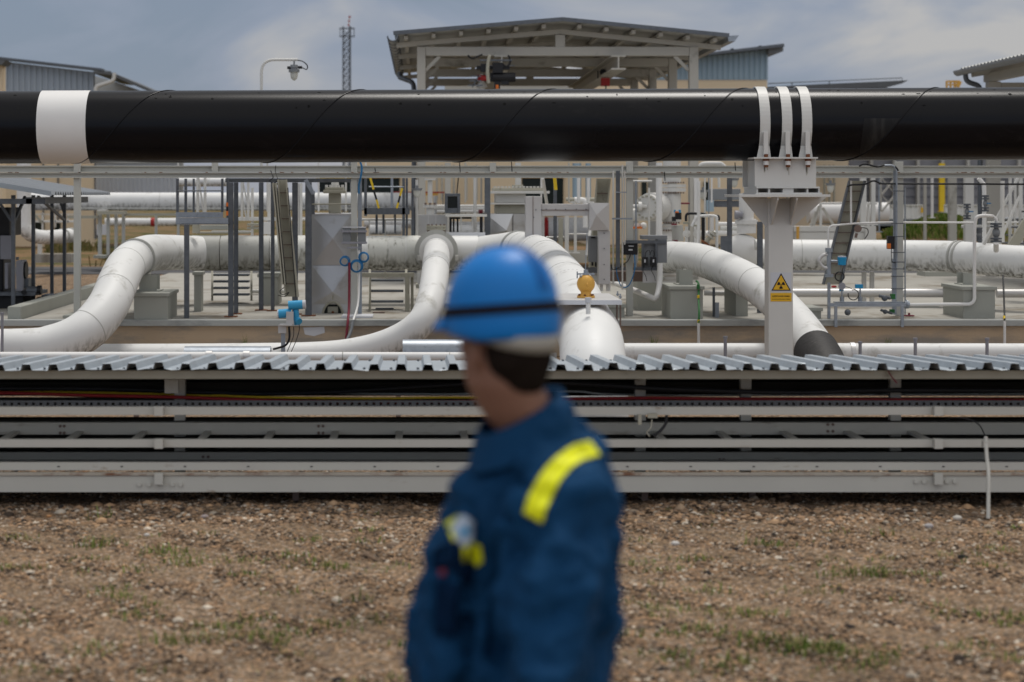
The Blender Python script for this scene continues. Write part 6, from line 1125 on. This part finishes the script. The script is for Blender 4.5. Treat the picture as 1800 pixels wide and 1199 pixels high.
for y_ in (37.6, 33.2, 29.2):
    build('post', MB().box(XE+.40, y_, GR-.02, XE+.64, y_+.2, ze-.22), 'canopy_concrete', c2, .01)
    build('rafter', MB().bar((XE+.12, y_+.1, sl_(XE+.12)-.09), (XE+8.8, y_+.1, sl_(XE+8.8)-.09), .14, .13), 'canopy_concrete', c2)
    build('tie_beam', MB().box(XE+.645, y_+.01, ze-.42, XE+8.8, y_+.19, ze-.24), 'canopy_concrete', c2, .01)
    build('knee_brace', MB().bar((XE+.64, y_+.1, ze-.72), (XE+.95, y_+.1, ze-.43), .08), 'canopy_concrete', c2)
build('edge_beam', MB().box(XE+.42, 29, ze-.215, XE+.58, 38, ze-.06), 'canopy_concrete', c2)
yb = thing('guard_rail', 'tiny yellow guard rail on a roof left of the right canopy', 'railing', tuple(P(1675, 156, 60)))
build('rail', MB().bar(P(1663,143.5,60), P(1687,143,60), .06).bar(P(1663,149,60), P(1680,149,60), .04).bar(P(1664,156,60), P(1664,143,60), .05).bar(P(1671,156,60), P(1671,143,60), .05).bar(P(1678,156,60), P(1678,143,60), .05).bar(P(1682,153,60), P(1687,143,60), .12), 'orange_yellow', yb)
# ---- lattice mast
mt = thing('lattice_mast', 'tall slim steel lattice mast with red tipped antenna on the skyline', 'mast', tuple(P(609, 362, 110)))
Y = 110; a0, a1 = P(603,0,Y).x, P(615,0,Y).x; zt0 = P(0,46,Y).z; zbm = .3; dd = a1-a0
for x_ in (a0, a1):
    for y_ in (Y, Y+dd): build('leg', MB().bar((x_, y_, zbm), (x_, y_, zt0), .10 if x_ == a1 else .07), 'steel_dark', mt)
mb = MB(); z = zbm; i = 0
while z < zt0-.3:
    z2 = z+.37; mb.bar((a0, Y, z), (a1, Y, z), .05); mb.bar((a0, Y, z), (a1, Y, z2), .035); mb.bar((a1, Y, z), (a0, Y, z2), .035) ; mb.bar((a1, Y, z), (a1, Y+dd, z2), .035); mb.bar((a0, Y+dd, z), (a1, Y+dd, z2), .035); z = z2
build('bracing', mb, 'steel_dark', mt)
mb = MB()
for py_ in (50, 64): mb.bar(P(597.5,py_,Y-.3), P(623,py_,Y-.3), .07); mb.bar(P(597.5,py_,Y+.6), P(623,py_,Y+.6), .07); mb.bar(P(597.5,py_,Y-.3), P(597.5,py_,Y+.6), .06); mb.bar(P(622.5,py_,Y-.3), P(622.5,py_,Y+.6), .06)
for x_ in (598, 622.5): mb.bar(P(x_,50,Y-.3), P(x_,64,Y-.3), .04)
build('gallery', mb, 'steel_dark', mt)
for i in range(5): build('antenna_section', MB().cyl(P(612.5+i*.45,46-i*3.6,Y), P(612.5+(i+1)*.45,46-(i+1)*3.6,Y), .045+.012*(i == 4)), 'red_paint' if i % 2 == 0 else 'pipe_clean', mt)
# ---- lamp on a bent pole
lp = thing('street_lamp', 'white bent pole lamp with hanging glass explosion proof lantern on the skyline', 'lamp', tuple(P(459.5, 520, 30)))
build('pole', MB().tube(fillet([P(459.5,520,30)*1, P(459.5,105,30), P(523,105,30)], .2, 8), .0215, 14), 'white_paint', lp)
lt = build('lantern', MB().cyl(P(517,107,30), P(517,114,30), .012, 8).cyl(P(517,114,30), P(517,119,30), .055, 16, .065).cyl(P(517,119,30), P(517,122,30), .055, 16).cyl(P(517,122,30), P(517,127,30), .082, 18), 'grey_plastic', lp)
build('cable_gland', MB().cyl(P(505,119,30), P(511,119,30), .022).cyl(P(524,118.5,30), P(531,118.5,30), .022), 'black_plastic', lt)
build('glass', MB().tube([P(517,127,30),P(517,134,30),P(517,138,30),P(517,140.5,30),P(517,142,30)], [.058,.055,.045,.025,.005], 16), 'clear_glass', lt)
build('bulb', MB().cyl(P(517,127,30), P(517,133,30), .02), 'tray_tan', lt)
build('cable', MB().tube(spline(px([(523,106,30),(532,108,30),(540,115,30),(539,122,30),(531,119,30)]), 6), .008, 6), 'black_plastic', lp)
# ---- white fence ring and mound at right
fn = thing('barrier_wall', 'white ribbed metal parapet on a raised grey deck behind the right pipes', 'parapet', tuple(P(1560, 392, 50)))
build('deck', MB().pb(1475, 385, 1640, 397, 50, 3), 'grey_plastic', fn)
build('panel', corr(P(1490,0,50).x, P(1624,0,50).x, P(0,385,50).z, lambda x: P(0,361,50).z, 50, .12, .02), 'pipe_clean', fn); build('top_rail', MB().pb(1488, 359.5, 1624, 362, 49.95, .1), 'white_paint', fn)
build('yellow_plate', MB().pb(1619, 365, 1624, 374, 49.9, .03), 'sign_yellow', fn)
for a in (1523, 1544, 1582, 1600): build('pillar', MB().pb(a, 397, a+3, 408, 50.2, .3), 'canopy_concrete', fn)
build('undercroft', MB().pb(1520, 397.2, 1600, 407, 51, .3), 'glass_dark', fn)
fn = thing('barrier_wall', 'second white ribbed metal parapet continuing behind the valve columns at far right', 'parapet', tuple(P(1720, 392, 50)))
build('panel', corr(P(1661,0,50).x, P(2200,0,50).x, P(0,382,50).z, lambda x: P(0,361,50).z, 50, .12, .02), 'pipe_clean', fn); build('top_rail', MB().pb(1661, 359.5, 2200, 362, 49.95, .1), 'white_paint', fn)
build('deck', MB().pb(1590, 384.5, 2200, 393, 50.2, 3), 'grey_plastic', fn)
def mound(x, y):
    a = (x-P(1660,0,47).x)/1.9; b = (y-47)/1.2; return GR+.95*math.exp(-(a*a)-b*b)+.03*math.sin(x*5+y*3)
mg = sheet('earth_mound', [9+.2*i for i in range(36)], [44+.2*i for i in range(31)], lambda x, y: mound(x, y)-.02, bpy.data.objects['ground'].data.materials[0])
vs = []; fs = []
for _ in range(9000):
    x_ = random.gauss(P(1670,0,47).x, 1.1); y_ = random.gauss(47, .7); z = mound(x_, y_)
    if z < GR+.55: continue
    t = random.random()*6.28; b = len(vs); hh = .08+.1*random.random(); wv = .012; dx, dy = math.cos(t), math.sin(t)
    vs += [(x_-wv, y_, z-.02), (x_+wv, y_, z-.02), (x_+dx*.06+wv, y_+dy*.05, z+hh), (x_+dx*.06-wv, y_+dy*.05, z+hh)]; fs.append((b, b+1, b+2, b+3))
tag(stuff_mesh('mound_grass', np.array(vs), np.array(fs), MATS['weed_leaves']), 'dense green grass on the small earth mound behind the right pipe', 'grass')
vs = []; fs = []
for _ in range(9000):
    y_ = random.uniform(43.5, 58); x_ = random.uniform(-660, 0)*y_/F; 
    if math.sin(x_*1.7)+math.sin(y_*1.1+x_) < .3: continue
    t = random.random()*6.28; b = len(vs); hh = .06+.22*random.random(); wv = .014; dx, dy = math.cos(t), math.sin(t)
    vs += [(x_-wv, y_, GR), (x_+wv, y_, GR), (x_+dx*.08+wv, y_+dy*.05, GR+hh), (x_+dx*.08-wv, y_+dy*.05, GR+hh)]; fs.append((b, b+1, b+2, b+3))
tag(stuff_mesh('dry_grass', np.array(vs), np.array(fs), island_mat('dry_grass', [(0, (.05, .07, .015, 1)), (.5, (.16, .13, .05, 1)), (1, (.26, .19, .09, 1))])), 'tall dry weeds growing beyond the road at left', 'grass')
# evergreen trees seen over the low buildings and the plant's back edge
# ---------------------------------------------------------------- the worker (4.4 m from the camera)
YP = 4.4; kp = YP/F
mat('skin', (.21, .108, .074), .5, var=.08, vs=20, bump=.05, bs=80); mat('hair', (.014, .010, .008), .9, spec=.05, var=.4, vs=60, bump=.3, bs=150)
mat('coverall', (.0045, .040, .105), .8, spec=.12, var=.25, vs=7, bump=.25, bs=120); mat('coverall_dark', (.003, .014, .04), .9, spec=.05, var=.15, vs=7, bump=.2, bs=120)
mat('helmet_blue', (.002, .17, .52), .42, var=.05, spec=.3); mat('helmet_blue_dark', (.002, .10, .34), .4, var=.05)
mat('strap_grey', (.34, .33, .30), .7, var=.1); mat('reflective_yellow', (.80, .82, .01), .5, var=.04); mat('boot_leather', (.02, .018, .016), .6, var=.3)
mat('badge_grey', (.40, .47, .56), .5, var=.15, vs=30)
wk = thing('person', 'worker in dark blue coverall with yellow shoulder stripe and blue hard hat, facing the plant', 'person', (P(905,0,YP).x, YP, 0))
fh = Vector((-.70, .71, 0)).normalized(); lh = Vector((-fh.y, fh.x, 0))     # head looks left and away; lh = his left
ft = Vector((-.84, -.54, 0)).normalized(); lt2 = Vector((-ft.y, ft.x, 0))   # chest turned a little towards the camera
HC = P(884, 600, YP)
def hp(f, l, u): return HC+fh*f+lh*l+Vector((0, 0, u))
TC = Vector((P(912,0,YP).x, YP, 0))
def tp(f, l, z): return TC+ft*f+lt2*l+Vector((0, 0, z))
def ell(mb, c, ax, seg=24, rings=16):              # ax: three axis vectors scaled to the radii
    vs = []
    for i in range(rings+1):
        t = math.pi*i/rings
        for j in range(seg): u = 2*math.pi*j/seg; vs.append(Vector(c)+ax[0]*math.sin(t)*math.cos(u)+ax[1]*math.sin(t)*math.sin(u)+ax[2]*math.cos(t))
    fs = [(i*seg+j, i*seg+(j+1) % seg, (i+1)*seg+(j+1) % seg, (i+1)*seg+j) for i in range(rings) for j in range(seg)]
    return mb.add(vs, fs, True)
UZ = Vector((0, 0, 1))
def loft(mb, rings_, seg=32):                      # rings: (centre, vecA, vecB)
    vs = []
    for c, a, b in rings_:
        for j in range(seg): u = 2*math.pi*j/seg; vs.append(Vector(c)+a*math.cos(u)+b*math.sin(u))
    n = len(rings_); fs = [(i*seg+j, i*seg+(j+1) % seg, (i+1)*seg+(j+1) % seg, (i+1)*seg+j) for i in range(n-1) for j in range(seg)]
    return mb.add(vs, fs+[tuple(reversed(range(seg))), tuple(range((n-1)*seg, n*seg))], True)
zp = lambda py: P(0, py, YP).z
xp = lambda p_: P(p_, 0, YP).x
def remesh(o, vox, sm=6, tex=None, st=0, sub=0):
    r = o.modifiers.new('remesh', 'REMESH'); r.mode = 'VOXEL'; r.voxel_size = vox; r.use_smooth_shade = True
    s_ = o.modifiers.new('smooth', 'SMOOTH'); s_.iterations = sm; s_.factor = .5
    if tex: d = o.modifiers.new('folds', 'DISPLACE'); d.texture = tex; d.strength = st; d.mid_level = .5; d.texture_coords = 'LOCAL'
sh = zp(812)                                        # shoulder height
SL_ = tp(.00, .165, sh-.035); SR_ = tp(-.05, -.08, sh-.09)      # left (near) and right shoulders
EL_ = Vector((xp(958), YP-.20, zp(1060))); WL_ = Vector((xp(905), YP-.24, .86))
ER_ = tp(-.06, -.17, sh-.31); WR_ = tp(.0, -.19, .86)
def hand(mb, W_, dirv, palm_n):                    # palm, four fingers and a thumb, slightly curled
    d = dirv.normalized(); n = (palm_n-d*palm_n.dot(d)).normalized(); s_ = d.cross(n)
    ell(mb, W_+d*.05, (d*.055, s_*.042, n*.017), 14, 10)
    for i, (o_, ln_) in enumerate(((-.030, .070), (-.010, .080), (.011, .074), (.030, .058))):
        a = W_+d*.09+s_*o_; b = a+d*ln_*.45+n*.008; c = b+d*ln_*.3+n*.022; e_ = c+d*ln_*.12+n*.026; mb.tube([W_+d*.05+s_*o_*.8, a, b, c, e_], [.010, .0095, .009, .0085, .006], 10)
    mb.tube([W_+d*.03-s_*.030, W_+d*.05-s_*.052+n*.01, W_+d*.075-s_*.060+n*.022, W_+d*.095-s_*.055+n*.030], [.013, .0115, .010, .007], 10)
body = MB()
# head: skull, face, jaw, nose, ears, neck
ell(body, hp(-.004, 0, .035), (fh*.102, lh*.082, UZ*.115)); ell(body, hp(.024, 0, -.056), (fh*.072, lh*.070, UZ*.086)); ell(body, hp(.040, 0, -.012), (fh*.072, lh*.062, UZ*.066)); ell(body, hp(.052, 0, -.100), (fh*.030, lh*.028, UZ*.026))
body.tube([hp(.088,0,.005), hp(.104,0,-.022), hp(.113,0,-.040), hp(.098,0,-.048)], [.009,.012,.014,.010], 12)
ell(body, hp(.088, 0, -.072), (fh*.013, lh*.026, UZ*.007)); ell(body, hp(.086, 0, -.084), (fh*.013, lh*.023, UZ*.008)); ell(body, hp(.082, 0, .024), (fh*.018, lh*.055, UZ*.010))
for s_ in (1, -1): ell(body, hp(-.002, s_*.090, -.022), (fh*.020+lh*s_*-.006, lh*.008, UZ*.033)); ell(body, hp(.080, s_*.032, .003), (fh*.012, lh*.014, UZ*.010))
nb = tp(-.03, 0, sh+.075)
loft(body, [(hp(-.008,0,-.03), fh*.086, lh*.076), (hp(-.004,0,-.095), fh*.090, lh*.078), ((hp(-.006,0,-.11)+nb)/2, fh*.088, lh*.080), (nb, fh*.080, lh*.084), (nb-UZ*.05, ft*.07, lt2*.085)], 24)
loft(body, [(tp(-.01,0,sh+.02), ft*.06, lt2*.085), (tp(0,0,sh-.04), ft*.075, lt2*.115), (tp(0,0,sh-.15), ft*.10, lt2*.13), (tp(0,0,sh-.33), ft*.105, lt2*.145), (tp(0,0,1.02), ft*.105, lt2*.155), (tp(0,0,.90), ft*.11, lt2*.165)], 32)
for S_, E_, W2 in ((SL_, EL_, WL_), (SR_, ER_, WR_)):
    body.tube([S_, S_.lerp(E_, .5), E_, E_.lerp(W2, .5), W2], [.055, .048, .040, .036, .026], 16); hand(body, W2, W2-E_, -lt2 if W2 is WL_ else lt2)
for s_ in (1, -1):
    body.tube([tp(0, s_*.085, .93), tp(.01, s_*.10, .72), tp(.02, s_*.105, .50), tp(-.01, s_*.105, .32), tp(-.02, s_*.105, .09)], [.085, .080, .055, .055, .040], 18)
    ell(body, tp(.06, s_*.105, .05), (ft*.13, lt2*.045, UZ*.042))
o = build('body', body, 'skin', wk); remesh(o, .007, 4)
for s_ in (1, -1):
    e_ = build('eye', MB().ball(hp(.087, s_*.032, .004), .0115, 16, 10), 'sign_white', wk); build('iris', MB().ball(hp(.0955, s_*.032, .004), .0045, 12, 8), 'brown_steel', e_)
hr_ = MB(); ell(hr_, hp(-.020, 0, .045), (fh*.098, lh*.083, UZ*.118)); ell(hr_, hp(-.050, 0, -.030), (fh*.070, lh*.084, UZ*.074)); ell(hr_, hp(-.062, 0, -.062), (fh*.052, lh*.062, UZ*.062)); 
for s_ in (1, -1): ell(hr_, hp(.012, s_*.073, .012), (fh*.020, lh*.010, UZ*.040))
o = build('hair', hr_, 'hair', wk); remesh(o, .008, 3)
# hard hat
tilt = None and Matrix.Rotation(R(-4), 3, lh)
HB = hp(.004, 0, .048)                              # rim plane
def hh_(f, l, u): return HB+fh*f+lh*l+UZ*(u-.09*f)
def dome(a, b, h_, z0, z1, n=14, seg=64, ridge=0):
    vs = []; 
    for i in range(n+1):
        t = (math.pi/2)*i/n; z = z0+(h_-z0)*math.sin(t) if i else z0
        rr = math.cos(t)**.80
        for j in range(seg):
            u = 2*math.pi*j/seg; bump = ridge*math.exp(-((math.sin(u)*b*rr)/.018)**2)*min(1, i/3)
            vs.append(hh_(a*rr*math.cos(u)*(1+bump*.2), b*rr*math.sin(u), z+bump))
    return vs, [(i*seg+j, i*seg+(j+1) % seg, (i+1)*seg+(j+1) % seg, (i+1)*seg+j) for i in range(n) for j in range(seg)]
he = build('hard_hat', MB().add(*dome(.133, .117, .158, .018, 0, 16, 64, .004), True), 'helmet_blue', wk); s_ = he.modifiers.new('solid', 'SOLIDIFY'); s_.thickness = .004; s_.offset = -1
vs = []; seg = 64
for (a, b, z) in ((.1345, .1185, .020), (.138, .122, .012), (.137, .121, -.034), (.133, .117, -.046), (.129, .113, -.042), (.130, .114, .016)):
    for j in range(seg): u = 2*math.pi*j/seg; vs.append(hh_(a*math.cos(u), b*math.sin(u), (z if z > 0 else z*(.25+.75*min(1, .75*(1-math.cos(u)))))))
build('rim', MB().add(vs, [(i*seg+j, ((i+1) % 6)*seg+j, ((i+1) % 6)*seg+(j+1) % seg, i*seg+(j+1) % seg) for i in range(6) for j in range(seg)], True), 'helmet_blue', he)
vs = []
for z, e_ in ((.034, .0015), (.012, .0085)):
    for j in range(seg): u = 2*math.pi*j/seg; vs.append(hh_((.1335+e_)*math.cos(u), (.1175+e_)*math.sin(u), z))
build('band', MB().add(vs, [(j, (j+1) % seg, seg+(j+1) % seg, seg+j) for j in range(seg)], True), 'hair', he)  # dark strip painted as the shadow line of the gap above the rim
vs = []; nB = 20
for i in range(5):
    for j in range(nB+1):
        u = R(-62+124*j/nB); e_ = i/4; ex = .052*e_*math.cos(u)**.8; vs.append(hh_((.134+ex)*math.cos(u)+.0, .117*math.sin(u)*(1+.02*e_), .012-.018*e_-.010*e_*e_))
o = build('peak', MB().add(vs, [(i*(nB+1)+j, i*(nB+1)+j+1, (i+1)*(nB+1)+j+1, (i+1)*(nB+1)+j) for i in range(4) for j in range(nB)], True), 'helmet_blue', he); s_ = o.modifiers.new('solid', 'SOLIDIFY'); s_.thickness = .005
vs = []
for i in range(41):                                 # raised crest over the crown
    t = math.pi*(.10+.80*i/40); cc_, sn_ = math.cos(t), math.sin(t); f_ = (abs(cc_)**.80)*(1 if cc_ > 0 else -1)*.1345
    for w_, dz in ((-.017, -.004), (-.012, .004), (.012, .004), (.017, -.004)): vs.append(hh_(f_*(1.02 if dz > 0 else .99), w_, .018+.142*sn_+dz))
build('crest', MB().add(vs, [(i*4+j, i*4+j+1, i*4+j+5, i*4+j+4) for i in range(40) for j in range(3)], True), 'helmet_blue_dark', he)
# grey nape strap
vs = []; nS = 24
for j in range(nS+1):
    u = R(100+160*j/nS)
    for z, e_ in ((-.010, 0), (-.034*abs(math.cos(u))**.6-.012, -.006)): vs.append(hp(-.024+(.110+e_)*math.cos(u), (.100+e_)*math.sin(u), .028+z))
o = build('nape_strap', MB().add(vs, [(2*j, 2*j+1, 2*j+3, 2*j+2) for j in range(nS)], True), 'strap_grey', he); s_ = o.modifiers.new('solid', 'SOLIDIFY'); s_.thickness = .004; s_.offset = 0
# coverall: lofted to the photographed outline, folds added before one remesh
ck = MB(); rg = []
rows = [(712,925,996,.05),(732,903,1022,.07),(752,884,1042,.09),(772,870,1057,.11),(798,850,1069,.12),(828,826,1077,.12),(860,802,1084,.12),(900,772,1086,.12),(940,750,1090,.12),(990,738,1091,.12),(1050,728,1088,.12),(1120,720,1085,.125),(1200,713,1084,.13),(1300,712,1078,.15)]
for py, a, b, dp in rows:
    cx_, hw = (xp(a)+xp(b))/2, (xp(b)-xp(a))/2; rg.append((Vector((cx_, YP, zp(py))), Vector((hw, -.03, 0)), Vector((.02, dp, 0))))
loft(ck, rg, 48)
# sleeves (thick tapered tubes with creases)
LS = Vector((xp(985), YP-.10, zp(868))); LE = Vector((xp(945), YP-.235, zp(1110))); LW = Vector((xp(905), YP-.24, .875))
ck.tube(spline([Vector((xp(985), YP-.02, zp(822))), LS, LS.lerp(LE, .5)+Vector((.012, -.01, 0)), LE, LE.lerp(LW, .5), LW], 4), [.075, .088, .094, .098, .099, .100, .100, .100, .098, .097, .095, .092, .088, .086, .084, .080, .076, .07, .066, .062, .058], 22)
RS = tp(-.05, -.10, sh-.09); ck.tube([RS, RS.lerp(ER_, .5), ER_, ER_.lerp(WR_, .6), WR_], [.06, .07, .066, .060, .052], 20)
for (pts, r_) in (([(905,850,-.165),(915,900,-.185),(925,960,-.20),(940,1020,-.215)], .022), ([(1000,900,-.17),(985,960,-.205),(975,1040,-.235),(985,1120,-.24)], .020), ([(885,900,-.16),(882,1000,-.185),(895,1100,-.225),(930,1170,-.26)], .022),
                  ([(1050,840,-.10),(1062,900,-.12),(1060,1000,-.12),(1066,1100,-.12)], .026), ([(1078,900,-.05),(1080,1000,-.06),(1076,1120,-.06)], .016), ([(815,870,-.12),(800,940,-.125),(792,1050,-.125),(785,1180,-.13)], .024), ([(765,950,-.09),(756,1060,-.10),(750,1190,-.11)], .020),
                  ([(900,1120,-.30),(950,1140,-.325),(1000,1125,-.27)], .020), ([(905,1050,-.27),(950,1068,-.30),(1000,1050,-.25)], .017), ([(1040,1040,-.12),(1020,1120,-.13),(1030,1199,-.13)], .022), ([(835,1040,-.12),(842,1120,-.13),(835,1199,-.13)], .020)):
    ck.tube(spline([Vector((xp(a), YP+d, zp(b))) for a, b, d in pts], 5), r_, 8)
for s_ in (1, -1): ck.tube([tp(0, s_*.085, 1.0), tp(0, s_*.10, .80), tp(.01, s_*.105, .5), tp(0, s_*.105, .3), tp(-.01, s_*.105, .12)], [.125, .118, .098, .088, .082], 24)
ck.tube([tp(0,0,1.0), tp(0,0,.86)], [.18, .17], 32)
tx = bpy.data.textures.new('fold_noise', 'CLOUDS'); tx.noise_scale = .10; tx.noise_depth = 2
co = build('coverall', ck, 'coverall', wk); remesh(co, .009, 3, tx, .085)
# collar standing round the neck
vs = []; nC = 40; cb = Vector((xp(915), YP+.005, 0))
for j in range(nC+1):
    u = 2*math.pi*j/nC; cf = math.cos(u); lf = math.sin(u); back = (1-cf)/2
    for (ra, rb, dz) in ((.118, .112, -.07), (.101, .094, .0), (.094, .087, .014), (.090, .083, .0), (.098, .093, -.06)):
        c = cb+ft*(ra*cf)+lt2*(rb*lf); c.z = zp(770)+(zp(696)-zp(770))*back**1.0+dz+.016*max(0, lf); vs.append(c)
o = build('collar', MB().add(vs, [(j*5+i, j*5+i+1, (j+1)*5+i+1, (j+1)*5+i) for j in range(nC) for i in range(4)], True), 'coverall', co)
for s_ in (1, -1): build('boot', (lambda m_: ell(ell(m_, tp(.07, s_*.105, .052), (ft*.145, lt2*.054, UZ*.052)), tp(-.02, s_*.105, .11), (ft*.06, lt2*.052, UZ*.08)))(MB()), 'boot_leather', wk)
# yellow stripes and badge laid onto the cloth
bpy.context.view_layer.update(); dg = bpy.context.evaluated_depsgraph_get(); ev = co.evaluated_get(dg); me_ = ev.to_mesh()
off = WL[wk.name]; bv_ = BVHTree.FromPolygons([v.co+off for v in me_.vertices], [tuple(p.vertices) for p in me_.polygons]); ev.to_mesh_clear()
EYE = Vector((0, 0, H))
def patch(name, edgeA, edgeB, m_, parent, n=36, wdt=8, lift=.009):
    def along(e_, t):
        e_ = [Vector((a, b, 0)) for a, b in e_]; q_ = spline(e_, 12); i = min(len(q_)-1, int(t*(len(q_)-1))); return q_[i]
    vs = []
    for i in range(n+1):
        a, b = along(edgeA, i/n), along(edgeB, i/n)
        for j in range(wdt+1):
            c = a.lerp(b, j/wdt); d = (P(c.x, c.y, YP)-EYE).normalized(); h_ = bv_.ray_cast(EYE, d)
            p_ = h_[0]-d*lift if h_[0] else P(c.x, c.y, YP-.1); vs.append(p_)
    o = build(name, MB().add(vs, [(i*(wdt+1)+j, i*(wdt+1)+j+1, (i+1)*(wdt+1)+j+1, (i+1)*(wdt+1)+j) for i in range(n) for j in range(wdt)], True), m_, parent)
    s_ = o.modifiers.new('solid', 'SOLIDIFY'); s_.thickness = .003; return o
patch('reflective_stripe', [(920,902),(935,860),(965,815),(1005,784),(1038,775)], [(952,920),(965,882),(988,838),(1020,810),(1056,800)], 'reflective_yellow', co)
patch('reflective_stripe', [(782,918),(792,912),(802,906)], [(796,952),(808,944),(818,930)], 'reflective_yellow', co, 8, 4)
patch('reflective_stripe', [(812,962),(828,955),(845,962)], [(815,990),(832,998),(848,988)], 'reflective_yellow', co, 8, 4)
b_ = patch('chest_badge', [(792,925),(812,905),(835,918)], [(802,950),(818,962),(834,945)], 'badge_grey', co, 10, 5, .011)
patch('badge_mark', [(806,934),(822,925)], [(810,944),(828,936)], 'blue_paint', b_, 6, 2, .015)
patch('pocket_flap', [(765,965),(800,955),(835,992)], [(758,1000),(792,1002),(826,1030)], 'coverall_dark', co, 10, 5, .010)
patch('red_tag', [(772,1000),(784,999)], [(771,1012),(783,1012)], 'maroon', co, 3, 3, .012)
patch('radio_case', [(768,1020),(808,1026)], [(762,1115),(802,1120)], 'coverall_dark', co, 8, 4, .018)
